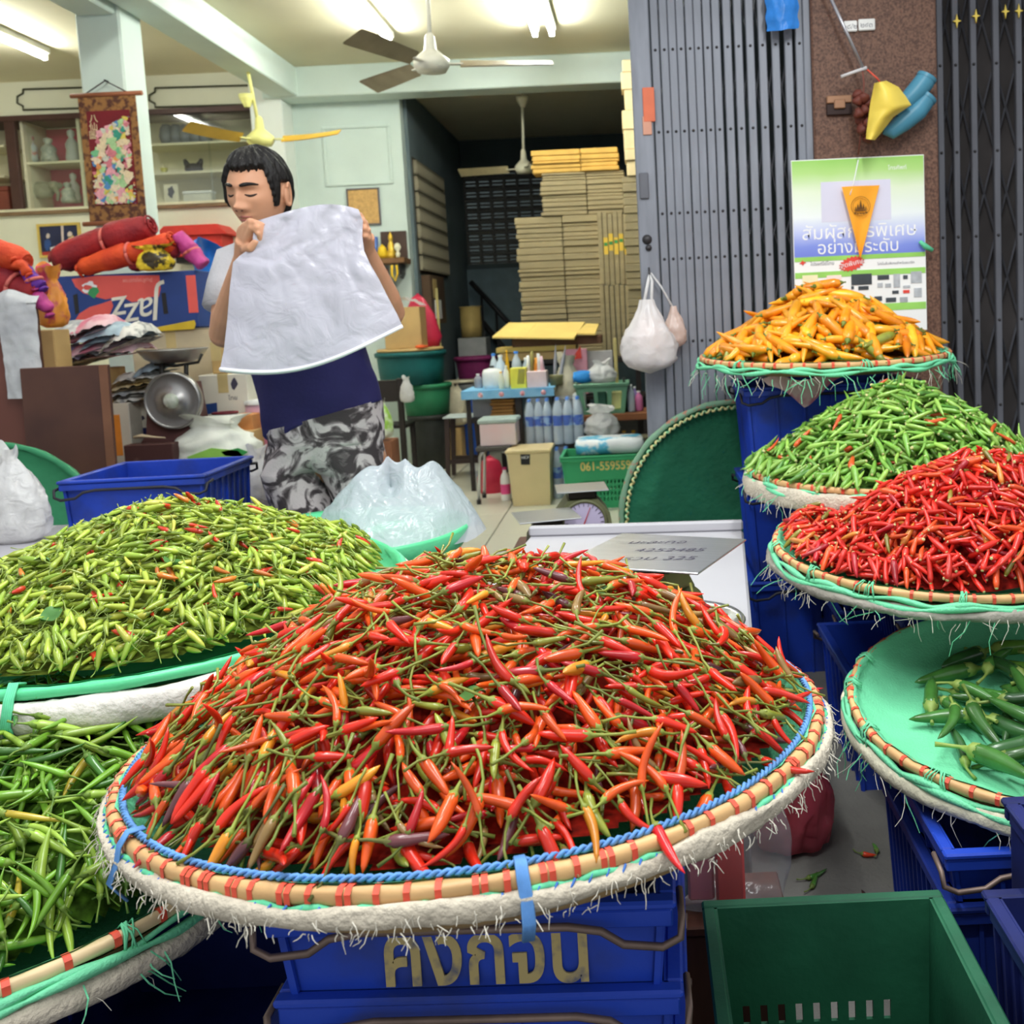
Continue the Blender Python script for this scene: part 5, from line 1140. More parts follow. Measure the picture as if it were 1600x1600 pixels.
# white sack hanging over the cabinet front
xl, xr, z0, z1 = ext(4, 457, 66, 622, 4.11)
solo('white_sack', 'long soiled white woven sack hanging down the cabinet at the left edge', 'sack', MB().grid(lambda u, v: (xl+(xr-xl)*(u*(0.9+0.1*v)+0.05*(1-v)), 4.10-0.02*sin(pi*u)-0.012*crumple((u, v*2, 0), 2.2, 4)-(0.0 if v < 0.93 else (v-0.93)*-0.4), z0+(z1-z0)*v+0.015*sin(5*u)*(v > 0.9)), 20, 40).add([], []), M('soiled_sack', (226, 226, 226), 0.8, rgb2=(180, 180, 184), scale=5, bump=0.3, bscale=40))
for i, (x0, y0, x1, y1, r, m_, lab) in enumerate((
        (-25, 395, 40, 410, 24, orange_sack, 'orange-red sack bundle topmost at the left edge'), (-20, 440, 62, 455, 28, red_sack, 'dark red sack bundle in the middle of the heap at the left edge'), (-20, 472, 40, 478, 22, M('crimson_sack', (180, 30, 36), 0.6, bump=0.4), 'crimson sack bundle lowest on the cabinet at the left edge'),
        (38, 420, 66, 452, 13, purple_sack, 'violet sack bundle drooping over the cabinet edge'), (56, 455, 76, 492, 12, pink_sack, 'magenta sack bundle hanging beside the white sack'), (22, 408, 44, 430, 10, orange_sack, 'small orange sack twist above the violet bundle'))):
    Y_ = 4.22-0.01*i; roll('sack_bundle', lab, at(x0, y0, Y_), at(x1, y1, Y_), r/S(Y_), m_, i, 'sack', tie=i in (1, 3), n=14)
# newspapers: single folded sheets in a pile
np_m = [M('newsprint_grey', (206, 206, 204), 0.8, rgb2=(150, 154, 160), scale=16, thr=(0.4, 0.6)), M('newsprint_pink', (226, 190, 198), 0.8, rgb2=(206, 120, 140), scale=7, thr=(0.42, 0.55)), M('newsprint_blue', (184, 204, 214), 0.8, rgb2=(120, 140, 160), scale=12), M('newsprint_violet', (150, 140, 190), 0.8, rgb2=(206, 200, 214), scale=12), M('newsprint_white', (220, 218, 212), 0.8, rgb2=(130, 130, 130), scale=24, thr=(0.35, 0.5)), M('newsprint_yellow', (222, 196, 130), 0.8, rgb2=(200, 196, 186), scale=7)]
def paper(x0, x1, yt, yb, Y, dep, mat, seed, lab, grp):
    xl, xr, z0, z1 = ext(x0, yt, x1, yb, Y); mb = MB()
    def f(u, v, top):
        e = sin(pi*u)**0.4*(sin(pi*min(1, v*0.98+0.01))**0.3)
        return (xl+(xr-xl)*u, Y+dep*v+0.01*sin(7*u+seed), z0+(z1-z0)*(0.5*e if top else 0.0)+(z1-z0)*0.5*u*(1 if seed % 2 else 0.4)+0.012*crumple((u*1.5, v, seed), 2.5, seed)*(1.5 if top else 0.5)+0.022*sin(pi*v)*top)
    mb.grid(lambda u, v: f(u, v, True), 20, 10); mb.grid(lambda u, v: f(1-u, v, False), 20, 10)
    t = solo('newspaper', lab, 'newspaper', mb, mat, grp); return t
for i, (x0, x1, yt, yb, m_) in enumerate(((70, 120, 540, 566, 3), (66, 150, 548, 572, 4), (95, 205, 528, 556, 1), (120, 212, 520, 546, 2), (68, 118, 500, 530, 0), (88, 165, 502, 530, 1), (115, 200, 505, 532, 2), (150, 214, 512, 548, 4))):
    paper(x0, x1, yt-9, yb+7, 4.72-0.01*i, 0.26, np_m[m_], i, ('violet newspaper low in the pile behind the brown board', 'white newspaper lowest in the pile behind the brown board', 'pink-tinted newspaper in the middle of the pile behind the brown board', 'bluish newspaper at the right of the pile behind the brown board', 'crumpled grey newspaper at the top left of the pile', 'pink newspaper on top of the pile, left of the blue sheet', 'pale blue newspaper topmost on the pile under the blue printed carton', 'crumpled white newspaper at the right end of the pile')[i], None)
carton('cardboard_box', 'kraft box under the newspaper pile behind the brown board', 68, 578, 160, 735, 4.70, 0.26, kraft, zb=CZ)
bag('printed_packet', 'orange and yellow printed packet squeezed between the sacks and the blue carton', (at(80, 500, 4.5).x, 4.52, at(80, 512, 4.5).z), 0.06, 0.05, 0.26, M('orange_yellow_print', (232, 150, 60), 0.4, rgb2=(190, 60, 90), scale=10, thr=(0.42, 0.5)), 22, cat='packet', neck=0.7)
carton('cardboard_box', 'narrow kraft box holding up the orange and yellow packet', 68, 515, 94, 735, 4.46, 0.13, kraft, zb=CZ, tape=False)
for i, (x0, x1, yt, yb, m_) in enumerate(((168, 232, 618, 634, 4), (166, 236, 606, 622, 0), (170, 240, 594, 612, 5), (172, 246, 580, 600, 4), (205, 255, 570, 590, 2))):
    paper(x0, x1, yt, yb, 4.80-0.01*i, 0.2, np_m[m_], i+9, ('lowest', 'second lowest', 'middle, yellowish', 'second highest', 'topmost')[i]+' magazine of the small pile left of the big dial scale', None)
t, _ = carton('printed_carton', 'white carton with orange and green print beside the brown board', 166, 630, 205, 735, 4.78, 0.22, white_card, zb=CZ, tape=False)
xl, xr, zb_, zt_ = ext(178, 648, 190, 712, 4.78); t.part('orange_print', MB().box((xl, 4.7785, zb_), (xr, 4.7799, zt_)), M('orange_print', (240, 150, 60), 0.5)); blob(t, 'green_print', 176, 664, 5, 14, 4.78, M('green_print', (90, 160, 70), 0.5))
t, _ = carton('printed_carton', 'white carton with navy print behind the big dial scale', 206, 626, 262, 735, 4.90, 0.2, white_card, zb=CZ, tape=False)
xl, xr, zb_, zt_ = ext(206, 668, 262, 690, 4.9); t.part('navy_print', MB().box((xl+0.002, 4.8985, zb_), (xr-0.002, 4.8999, zt_)), M('navy_print', (40, 42, 90), 0.5)); blob(t, 'ink_print', 217, 654, 8, 6, 4.9, ink, 9, 2)
# cartons behind the scale
carton('cardboard_box', 'pale open cardboard box under the blue printed carton', 208, 516, 332, 612, 5.22, 0.4, M('pale_card', (206, 190, 158), 0.75, var=0.08), flaps=True)
carton('cardboard_box', 'cardboard box hidden below the pale open box behind the scale', 206, 613, 332, 700, 5.22, 0.4, kraft, zb=CZ)
t, _ = carton('cardboard_box', 'white cardboard box with small printed figure right of the big scale', 312, 585, 388, 652, 5.0, 0.3, white_card)
shape(t, 'blue_label', [(317, 632), (339, 629), (340, 645), (319, 648)], 5.0, M('blue_label', (40, 70, 130), 0.5)); blob(t, 'figure_print', 366, 600, 5, 9, 5.0, ink, 8, 1); wtext(t, 'ไทย', 0.03, 364, 622, 4.9985, ink)
carton('cardboard_box', 'kraft box underneath the white printed box right of the scale', 310, 653, 396, 700, 5.0, 0.3, kraft, zb=CZ, tape=False)
carton('cardboard_box', 'narrow kraft box standing on the white printed box', 330, 535, 346, 584, 5.05, 0.2, kraft, tape=True)
xl, xr, z0, z1 = ext(326, 648, 364, 672, 4.86)
wt = T('white_tub', 'small white tub with dark rim right of the scale', 'tub', ((xl+xr)/2, 4.92, z0)); wt.part('tub', MB().lathe([(0, 0), ((xr-xl)*0.46, 0), ((xr-xl)/2, z1-z0), ((xr-xl)/2-0.006, z1-z0), ((xr-xl)*0.42, 0.01), (0, 0.01)], 28, ((xl+xr)/2, 4.92, z0)), M('white_plastic', (232, 232, 228), 0.35)); wt.part('rim', MB().ring((xr-xl)/2, [(-0.005, 0), (0.003, 0), (0.003, 0.008), (-0.005, 0.008)], 28, mat=Matrix.Translation(((xl+xr)/2, 4.92, z1))), M('maroon_rim', (110, 30, 44), 0.5))
carton('cardboard_box', 'small orange-brown box beside the white tub', 366, 648, 395, 674, 4.85, 0.2, M('orange_card', (206, 140, 84), 0.7), tape=False)
carton('cardboard_box', 'low kraft box carrying the white tub and orange-brown box', 322, 674, 398, 735, 4.82, 0.28, kraft, zb=CZ, tape=False)
# blue printed fruit carton, standing upside down
t, (xl, xr, z0, z1) = carton('fruit_carton', 'blue fruit carton with red leaf shapes and upside-down lettering under sack rolls', 92, 427, 308, 516, 5.2, 0.30, M('blue_print_card', (42, 66, 128), 0.6, var=0.08), tape=False)
FY = 5.2
redp = M('coral_print', (222, 92, 84), 0.6, var=0.05); creamp = M('cream_lettering', (226, 222, 206), 0.6)
shape(t, 'red_shape', [(112, 436), (150, 431), (249, 430), (251, 452), (248, 464), (235, 464), (222, 470), (206, 472), (190, 463), (165, 468), (150, 464), (130, 458), (118, 448)], FY, redp)
shape(t, 'red_leaf', [(118, 500), (124, 490), (140, 480), (160, 474), (174, 469), (177, 478), (172, 490), (160, 499), (140, 501)], FY, redp)
shape(t, 'black_slot', [(114, 461), (121, 459), (124, 489), (118, 492)], FY, black_m); shape(t, 'black_slot', [(252, 458), (259, 457), (263, 490), (256, 491)], FY, black_m)
blob(t, 'round_emblem', 140, 450, 11, 10, FY, white_flat, 16, 0, 0.0016); blob(t, 'green_emblem', 146, 456, 8, 9, FY, M('green_emblem', (60, 150, 90), 0.5), 9, 2, 0.002); blob(t, 'red_emblem', 137, 449, 7, 4, FY, redp, 9, 1, 0.0024)
for ch, x, y, sz in (('J', 248, 474, 0.21), ('a', 231, 484, 0.20), ('z', 210, 492, 0.20), ('z', 190, 482, 0.20)):
    me = text_mesh('lettering', ch, sz, creamp, 0.0, 1.0, 0.25); o = t.part('lettering', me); p = at(x, y, FY-0.003); o.matrix_parent_inverse = t.m.inverted(); o.matrix_world = xf((p.x, FY-0.0026, p.z), pi/2, pi+(-0.10), 0)
wtext(t, 'สินค้าคุณภาพ', 0.028, 215, 438, FY-0.0016, M('pale_coral', (236, 160, 150), 0.6), 1, 'lettering', pi)
xl2, xr2, zz0, zz1 = ext(292, 430, 307, 470, FY); t.part('side_print', MB().box((xl2, FY-0.0012, zz0-0.06), (xr2, FY-0.0002, zz1)), redp)
shape(t, 'yellow_trim', [(216, 517), (304, 500), (306, 506), (304, 514), (240, 518)], FY-0.002, M('yellow_trim', (214, 182, 50), 0.5))
# rolls of mesh sacks on the carton
ZR = z1
for i, (x0, y0, x1, y1, r, m_, Y_, lab) in enumerate(((90, 410, 236, 352, 27, red_sack, 5.26, 'long dark red sack roll lying slantwise on the blue carton, tied with a pink strip'), (128, 424, 268, 374, 20, orange_sack, 5.20, 'bright orange sack roll in front of the long dark red one'), (196, 384, 250, 396, 22, orange_sack, 5.42, 'short orange sack roll topmost on the pile, behind the dark red roll'), (205, 413, 275, 388, 18, M('wine_mesh_sack', (150, 40, 50), 0.6, bump=0.4), 5.24, 'short wine-red sack roll right of the orange one on the carton'))):
    roll('sack_roll', lab, at(x0, y0, Y_), at(x1, y1, Y_), r/S(Y_), m_, i)
roll('sack_roll', 'bright magenta sack roll at the right end of the blue carton', at(276, 372, 5.24), at(318, 412, 5.24), 15/S(5.24), pink_sack, 7)
bag('yellow_packet', 'crumpled yellow and black plastic packet between the sack rolls', (at(240, 424, 5.12).x, 5.15, ext(92, 427, 308, 516, 5.2)[3]+0.002), 0.085, 0.04, 0.13, M('yellow_black_print', (232, 200, 50), 0.35, rgb2=(60, 50, 30), scale=14, thr=(0.42, 0.48)), 21, neck=0.8, cat='packet')
b0 = at(338, 515, 5.72)
bag('blue_bag', 'large bright blue plastic bag behind the carton, left of the man', (b0.x, 5.72, 0.99), 0.19, 0.15, 0.66, blue_film, 4, neck=0.5)
carton('cardboard_box', 'kraft box under the large blue bag', 312, 590, 366, 700, 5.58, 0.28, kraft, zb=CZ, tape=False)
xl, xr, z0, z1 = ext(312, 500, 332, 516, 5.3)
# big dial scale
sc = T('market_scale', 'big old scale with round steel dial and shallow pan on the counter', 'scale', (at(262, 690, 4.7).x, 4.8, CZ))
dcx = at(265, 627, 4.62); dr = 45/S(4.62)
xl, xr, z0, z1 = ext(222, 600, 308, 694, 4.7)
sc.part('body', MB().prism([(xl-0.02, z0), (xr+0.0, z0), (xr-0.02, z0+0.05), (xr-0.045, z1), (xl+0.045, z1), (xl+0.02, z0+0.05)], 4.68, 4.88), M('maroon_cast', (92, 60, 58), 0.5, var=0.2))
sc.part('dial_rim', MB().lathe([(dr*0.93, 0), (dr, 0.004), (dr*1.01, 0.03), (dr*0.96, 0.045), (dr*0.9, 0.035)], 44, mat=xf((dcx.x, 4.68, dcx.z), pi/2)), steel_d)
sc.part('dial_face', MB().lathe([(dr*0.94, 0.034), (dr*0.8, 0.028), (dr*0.32, 0.035), (dr*0.28, 0.045), (0, 0.046)], 44, mat=xf((dcx.x, 4.68, dcx.z), pi/2)), steel_d, label='domed steel dial cover')
sc.part('dial_hub', MB().lathe([(dr*0.27, 0.046), (dr*0.25, 0.052), (0, 0.054)], 28, mat=xf((dcx.x, 4.68, dcx.z), pi/2)), M('hub_white', (220, 224, 214), 0.4, rgb2=(150, 160, 140), scale=30))
for x in (253, 291): p, q = at(x, 600, 4.74), at(x, 570, 4.74); sc.part('pan_post', MB().tube([p, q], 0.011, 8), M('iron', (48, 46, 44), 0.5, metal=0.5))
pz_ = at(268, 572, 4.74).z; sc.part('pan_carrier', MB().tube([(at(242, 572, 4.74).x, 4.74, pz_+0.012), (at(272, 572, 4.74).x, 4.74, pz_), (at(310, 568, 4.74).x, 4.74, pz_+0.012), (at(316, 556, 4.74).x, 4.74, pz_+0.05)], 0.007, 7), MATS['iron'])
pr = 52/S(4.78); sc.part('pan', MB().lathe([(0, 0.004), (pr*0.55, 0.006), (pr*0.8, 0.028), (pr*0.97, 0.062), (pr, 0.066), (pr*0.97, 0.07), (pr*0.78, 0.036), (pr*0.5, 0.014), (0, 0.012)], 44, (at(268, 560, 4.78).x, 4.8, pz_+0.008)), steel_d)
bx = T('scale_box', 'dark brown worn box in front of the big dial scale', 'box', (at(238, 715, 4.6).x, 4.6, CZ))
xl, xr, z0, z1 = ext(196, 694, 272, 735, 4.58); bx.part('body', MB().box((xl, 4.57, CZ), (xr, 4.66, z1), bev=0.003), M('worn_maroon', (74, 44, 42), 0.6, rgb2=(130, 104, 96), scale=9, thr=(0.3, 0.42)))
solo('rag', 'strip of pale rag on the brown box before the big scale', 'rag', MB().tube([at(210, 683, 4.62), at(222, 681, 4.62), at(240, 683, 4.62), at(258, 684, 4.62)], [0.012, 0.018, 0.010, 0.006], 8, flat=0.5), M('pale_rag', (200, 180, 150), 0.9))
solo('yellow_ball', 'little yellow ball at the foot of the brown board', 'ball', MB().lathe([(0, -0.02), (0.014, -0.014), (0.02, 0), (0.014, 0.014), (0, 0.02)], 14, (at(183, 704, 4.6).x, 4.6, CZ+0.02)), M('yellow_plastic', (236, 180, 40), 0.4))
# white sacks in front
q = at(332, 728, 4.68)
gb = bag('white_sack', 'white sack with bright green print lying behind the blue lettered crate', (q.x, 4.72, CZ+0.0), 0.20, 0.11, 0.22, M('white_woven_print', (232, 232, 222), 0.55, rgb2=(222, 226, 214), bump=0.3, bscale=20), 12, neck=0.55, cat='sack', amp=0.2)
for pts_ in ([(292, 714), (330, 700), (372, 704), (384, 716), (340, 722), (300, 722)], [(345, 706), (372, 700), (388, 706), (376, 714), (352, 712)]):
    P = [at(x, y, 4.60) for x, y in pts_]
    gb.part('green_print', MB().prism([(p.x, p.z) for p in P], 4.598, 4.601), M('lime_green_print', (150, 206, 90), 0.5) if pts_[0][0] == 292 else M('leaf_green_print', (60, 160, 80), 0.5))
q = at(402, 800, 3.62)
kb_ = bag('knotted_bag', 'knotted white plastic bag of pale goods between the blue crate and the man', (q.x, 3.66, 0.545), 0.075, 0.07, 0.215, bag_white, 6, neck=0.3, fill=M('straw_goods', (206, 190, 140), 0.7), amp=0.2)
kst = T('wooden_stool', 'wooden stool under the knotted white bag', 'stool', (q.x, 3.68, 0)); kst.part('seat', MB().box((q.x-0.12, 3.56, 0.515), (q.x+0.12, 3.8, 0.543)), brown_wood)
for a in (-0.1, 0.1):
    for b in (3.59, 3.77): kst.part('leg', MB().box((q.x+a-0.014, b-0.014, 0), (q.x+a+0.014, b+0.014, 0.514)), brown_wood)
mg = at(414, 690, 5.0)
mgt = T('basin_stack', 'magenta and white banded plastic drum behind the man', 'drum', (mg.x, 5.05, 0))
mgt.part('drum', MB().lathe([(0, CZ+0.001), (0.085, CZ+0.001), (0.10, CZ+0.05), (0.10, CZ+0.2), (0.095, CZ+0.25), (0, CZ+0.25)], 28, (mg.x, 5.05, 0)), M('banded_magenta', (190, 40, 90), 0.4, rgb2=(226, 200, 210), scale=3, stretch=(0.2, 0.2, 3)))
mgt.part('lid', MB().lathe([(0.1, CZ+0.251), (0.1, CZ+0.27), (0, CZ+0.28)], 28, (mg.x, 5.05, 0)), M('white_plastic'))
# ---------------- middle: column of bins against the partition
def tub(name, label, cx, Y, z0, z1, r0, r1, mat, cat='basket', ribs=24, rim=0.012, handle=False, open_=True, rimm=None):
    t = T(name, label, cat, (cx, Y, z0)); h = z1-z0
    pr_ = [(0, 0), (r0, 0), (r0+(r1-r0)*0.5, h*0.5), (r1, h*0.96), (r1, h), (r1-0.008, h), (r0-0.006, 0.01), (0, 0.01)] if open_ else [(0, 0), (r0, 0), (r1, h*0.97), (r1*0.96, h), (0, h)]
    t.part('wall', MB().lathe(pr_, ribs*4, (cx, Y, z0), fn=lambda a, z: 1+(0.012*(1 if sin(ribs*a) > 0.2 else 0) if 0.03 < z < h*0.85 else 0)), mat)
    t.part('rim', MB().ring(r1, [(-0.006, -0.03), (0.010, -0.03), (0.014, 0), (0.004, 0.008), (-0.008, 0.002)], 48, mat=Matrix.Translation((cx, Y, z1))), rimm or mat)
    if handle: t.part('handle', MB().tube([(cx-0.02+0.07*cos(a), Y-r1*0.8, z1+0.005+0.06*sin(a)) for a in np.linspace(0, pi, 12)], 0.010, 8), mat)
    return t
BYY = 8.32
bl = ext(634, 650, 698, 732, 8.15)
c1x = (bl[0]+bl[1])/2
tub('waste_bin', 'tall black ribbed bin at the bottom of the tub column behind the chair', c1x, BYY, 0.0, 0.44, 0.14, 0.165, M('charcoal_plastic', (44, 46, 44), 0.55, var=0.2), 'bin', 30)
e2 = ext(622, 604, 699, 652, 8.15); tub('green_basket', 'mid green ribbed basket stacked on the black bin', (e2[0]+e2[1])/2, BYY, 0.449, 0.69, 0.17, (e2[1]-e2[0])/2, M('mid_green_plastic', (44, 122, 84), 0.5, var=0.1), 'basket', 16, handle=True)
e3 = ext(582, 552, 690, 604, 8.15); tub('teal_tub', 'large dark teal tub on the green basket behind the man', (e3[0]+e3[1])/2, BYY, 0.70, 0.955, 0.25, (e3[1]-e3[0])/2, M('dark_teal_plastic', (22, 92, 92), 0.5, var=0.12), 'tub', 4)
tt_ = ((e3[0]+e3[1])/2)
rt = T('round_tabletop', 'round tan board lying on the dark teal tub', 'board', (tt_, BYY, 0.965)); rt.part('disc', MB().lathe([(0, 0), (0.26, 0), (0.268, 0.012), (0.26, 0.026), (0, 0.026)], 44, (tt_, BYY, 0.965)), M('tan_board', (202, 168, 112), 0.6))
t, (xl, xr, z0, z1) = carton('cardboard_box', 'open kraft box with white film on the round tan board', 600, 480, 657, 541, 8.12, 0.24, kraft, zb=0.993)
fx = (xl+xr)/2
t.part('white_film', MB().grid(lambda u, v: (fx+(xr-xl)*(0.5-u)*1.04+0.012*sin(9*v), 8.13+0.22*v, z1-0.02+0.09*sin(pi*u)*(0.6+0.4*crumple((u*2, v, 0), 3, 3))+0.03), 20, 10), bag_white)
solo('red_film_bag', 'crimson plastic bag standing behind the open kraft box', 'bag', MB().lathe([(0, 0), (0.14, 0.0), (0.16, 0.08), (0.12, 0.26), (0.05, 0.4), (0, 0.44)], 26, (at(655, 520, 8.42).x, 8.47, 0.993), sy=0.35, fn=lambda a, z: 1+0.12*sin(3*a+z*11)), M('crimson_film', (196, 44, 74), 0.35, bump=0.3, bscale=20))
solo('orange_cloth', 'small orange cloth scrap on the edge of the teal tub', 'cloth', MB().lathe([(0, 0), (0.05, 0.002), (0.045, 0.018), (0, 0.024)], 14, (at(658, 548, 8.1).x, 8.12, 0.992), fn=lambda a, z: 1+0.2*sin(3*a)), M('orange_cloth2', (232, 100, 52), 0.8))
# dark chair beside the column
ch = T('wooden_chair', 'dark wooden chair standing sideways behind the man', 'chair', (at(610, 740, 7.7).x, 7.7, 0))
dkw = M('black_brown_wood', (44, 38, 36), 0.45, var=0.2, scale=6)
xl, xr, z0, z1 = ext(580, 594, 628, 628, 7.7); ch.part('backrest', MB().box((xl-0.04, 7.69, z0), (xr, 7.715, z1), bev=0.006), dkw)
for x, yy_ in ((-0.02, 7.7), (0.0, 7.7)): pass
xp = at(628, 660, 7.7).x
ch.part('back_leg', MB().box((xp-0.02, 7.685, 0), (xp+0.022, 7.725, z1+0.01), bev=0.005), dkw); ch.part('back_leg', MB().box((xl-0.08, 7.685, 0), (xl-0.041, 7.725, z1+0.01), bev=0.005), dkw)
ch.part('seat', MB().box((xl-0.08, 7.726, 0.40), (xp+0.03, 8.02, 0.43), bev=0.006), dkw)
for x in (xl-0.06, xp+0.01): ch.part('front_leg', MB().box((x-0.018, 7.98, 0), (x+0.018, 8.016, 0.399), bev=0.004), dkw)
bag('white_bag', 'small white plastic bag hooked on the corner of the dark chair', (at(636, 618, 7.66).x, 7.665, 0.60), 0.05, 0.035, 0.19, bag_white, 9, neck=0.4)
# lime packet and soft bag near the chair
bag('straw_bag', 'cream sack slumped beside the green basket', (at(702, 640, 8.3).x, 8.60, 0.315), 0.10, 0.08, 0.36, M('cream_sack', (206, 196, 170), 0.8, bump=0.3), 14, cat='sack')
carton('cardboard_box', 'kraft box under the cream sack beside the black bin', 699, 670, 722, 740, 8.5, 0.2, kraft, zb=0, tape=False)
bag('green_white_packet', 'white and lime green packet between the man and the chair', (at(598, 690, 6.9).x, 6.95, 0.42), 0.06, 0.05, 0.25, M('lime_white_print', (226, 232, 214), 0.4, rgb2=(160, 206, 90), scale=8, thr=(0.4, 0.5)), 15, cat='packet')
carton('cardboard_box', 'brown box under the lime green packet beside the chair', 580, 690, 614, 760, 6.88, 0.22, M('rust_card', (130, 84, 60), 0.7), zb=0, tape=False)
# blue drum, purple tub, small items behind
dx = at(730, 610, 8.9).x
dm = T('blue_drum', 'blue plastic drum with pale lid behind the dark stool', 'drum', (dx, 8.9, 0)); dm.part('drum', MB().lathe([(0, 0), (0.15, 0), (0.17, 0.08), (0.175, 0.3), (0.17, 0.52), (0.14, 0.6), (0, 0.6)], 32, (dx, 8.9, 0)), M('drum_blue', (40, 84, 170), 0.4, var=0.1)); dm.part('lid', MB().lathe([(0.15, 0.601), (0.155, 0.64), (0.12, 0.66), (0, 0.66)], 32, (dx, 8.9, 0)), M('grey_lid', (90, 92, 92), 0.5)); dm.part('tray', MB().lathe([(0, 0.661), (0.15, 0.661), (0.155, 0.68), (0, 0.68)], 28, (dx-0.03, 8.88, 0)), M('beige_plate', (206, 196, 170), 0.5))
xl, xr, z0, z1 = ext(716, 560, 764, 592, 9.4); tub('purple_tub', 'plum purple tub behind the blue drum', (xl+xr)/2, 9.55, 0.50, 0.85, 0.15, 0.19, M('plum_plastic', (124, 40, 92), 0.45), 'tub', 3)
carton('storage_crate', 'grey wooden crate supporting the plum purple tub', 715, 624, 770, 700, 9.4, 0.3, grey_room, zb=0, tape=False)
xl, xr, z0, z1 = ext(716, 528, 760, 562, 10.0); carton('grey_box', 'pale grey box in the dark room doorway', 716, 528, 760, 562, 10.0, 0.3, M('pale_grey_box', (166, 168, 168), 0.6), tape=False); carton('storage_crate', 'dark crate under the pale grey box in the back room', 714, 563, 762, 680, 9.98, 0.34, grey_room, zb=0, tape=False)
xl, xr, z0, z1 = ext(718, 482, 752, 528, 10.1); dmx = (xl+xr)/2; d2 = T('beige_drum', 'beige drum on the pale grey box in the back room', 'drum', (dmx, 10.15, z0)); d2.part('drum', MB().lathe([(0, 0), (0.1, 0), (0.105, 0.1), (0.1, z1-z0), (0, z1-z0)], 26, (dmx, 10.15, z0+0.006)), M('beige_drum_paint', (176, 152, 92), 0.6)); d2.part('lid', MB().lathe([(0.108, z1-z0+0.007), (0.108, z1-z0+0.02), (0, z1-z0+0.022)], 26, (dmx, 10.15, z0)), M('beige_drum_paint'))
# stair rail in the back room
sr = T('stair_rail', 'dark slanting stair handrail in the back room', 'handrail', at(790, 560, 11.2))
sr.part('handrail', MB().tube([at(735, 440, 11.2), at(832, 545, 11.2)], 0.028, 8), black_m); sr.part('stringer', MB().tube([at(735, 480, 11.25), at(800, 560, 11.25), at(830, 600, 11.25)], 0.035, 6), black_m)
for x in (752, 775, 800): p = at(x, 440+(x-735)*1.08, 11.2); sr.part('baluster', MB().tube([p, Vector((p.x, p.y, 0.0))], 0.014, 6), black_m)
# ---------------- blue table with bottles and boxes
TY = 7.05; xl, xr, z0, z1 = ext(722, 603, 866, 652, TY); TT = 0.70
bt = T('blue_table', 'small table under a light blue cloth crowded with bottles and boxes', 'table', ((xl+xr)/2, TY+0.25, 0))
bt.part('table_top', MB().box((xl, TY, TT-0.03), (xr, TY+0.5, TT), bev=0.005), white_card); clo = M('light_blue_cloth', (110, 176, 222), 0.6, rgb2=(150, 204, 236), scale=8)
bt.part('cloth', MB().box((xl-0.004, TY-0.006, TT+0.0005), (xr+0.004, TY+0.5, TT+0.004)).box((xl-0.004, TY-0.006, TT-0.055), (xr+0.004, TY-0.002, TT+0.0005)), clo)
for i in range(4): c = (xl+0.13+i*(xr-xl-0.2)/3); bt.part('cloth_rosette', MB().lathe([(0.018, 0), (0.016, 0.003), (0, 0.004)], 12, mat=xf((c, TY-0.0065, TT-0.028), pi/2)), M('pink_white_print', (236, 214, 220), 0.6, rgb2=(220, 110, 120), scale=60))
for x, y in ((xl+0.02, TY+0.03), (xl+0.02, TY+0.46), (xr-0.05, TY+0.46)): bt.part('leg', MB().box((x, y, 0), (x+0.03, y+0.03, TT-0.031)), dkw)
x = at(810, 660, TY).x; bt.part('leg', MB().box((x-0.02, TY+0.04, 0), (x+0.025, TY+0.085, TT-0.031)), dkw, label='black front leg')
def bottle(label, x, Y, z, h, r, mat, capm, cat='bottle', lab=None, neck=0.4, group=None, name='bottle'):
    t = T(name, label, cat, (x, Y, z), group=group)
    t.part('body', MB().lathe([(0, 0), (r*0.92, 0), (r, 0.01), (r, h*0.62), (r*0.8, h*0.75), (r*neck, h*0.86), (r*neck, h*0.93), (0, h*0.93)], 18, (x, Y, z)), mat)
    t.part('cap', MB().lathe([(r*neck*1.15, h*0.931), (r*neck*1.15, h), (0, h)], 14, (x, Y, z)), capm)
    if lab: t.part('label', MB().lathe([(r*1.01, h*0.2), (r*1.012, h*0.5)], 18, (x, Y, z)), lab)
    return t
pet = M('clear_pet', (222, 234, 244), 0.12, var=0.03, trans=0.0, alpha=0.72, spec=0.6)
pet_blue = M('blue_bottle_label', (40, 96, 206), 0.4, rgb2=(150, 190, 236), scale=20, thr=(0.42, 0.5))
cap_b = M('blue_cap', (60, 130, 220), 0.4); cap_w = M('white_plastic'); cap_y = M('yellow_plastic')
bz = TT+0.0045; bxp = lambda px0: at(px0, 590, TY+0.1).x
rc = T('rice_cooker', 'rounded white rice cooker at the left of the blue table', 'cooker', (bxp(768), TY+0.15, bz)); rc.part('body', MB().lathe([(0, 0), (0.062, 0), (0.072, 0.03), (0.072, 0.11), (0.06, 0.135), (0.02, 0.145), (0, 0.145)], 28, (bxp(768), TY+0.15, bz)), M('white_gloss', (236, 238, 238), 0.25)); rc.part('lid_knob', MB().lathe([(0.015, 0.146), (0.018, 0.158), (0, 0.162)], 12, (bxp(768), TY+0.15, bz)), black_m)
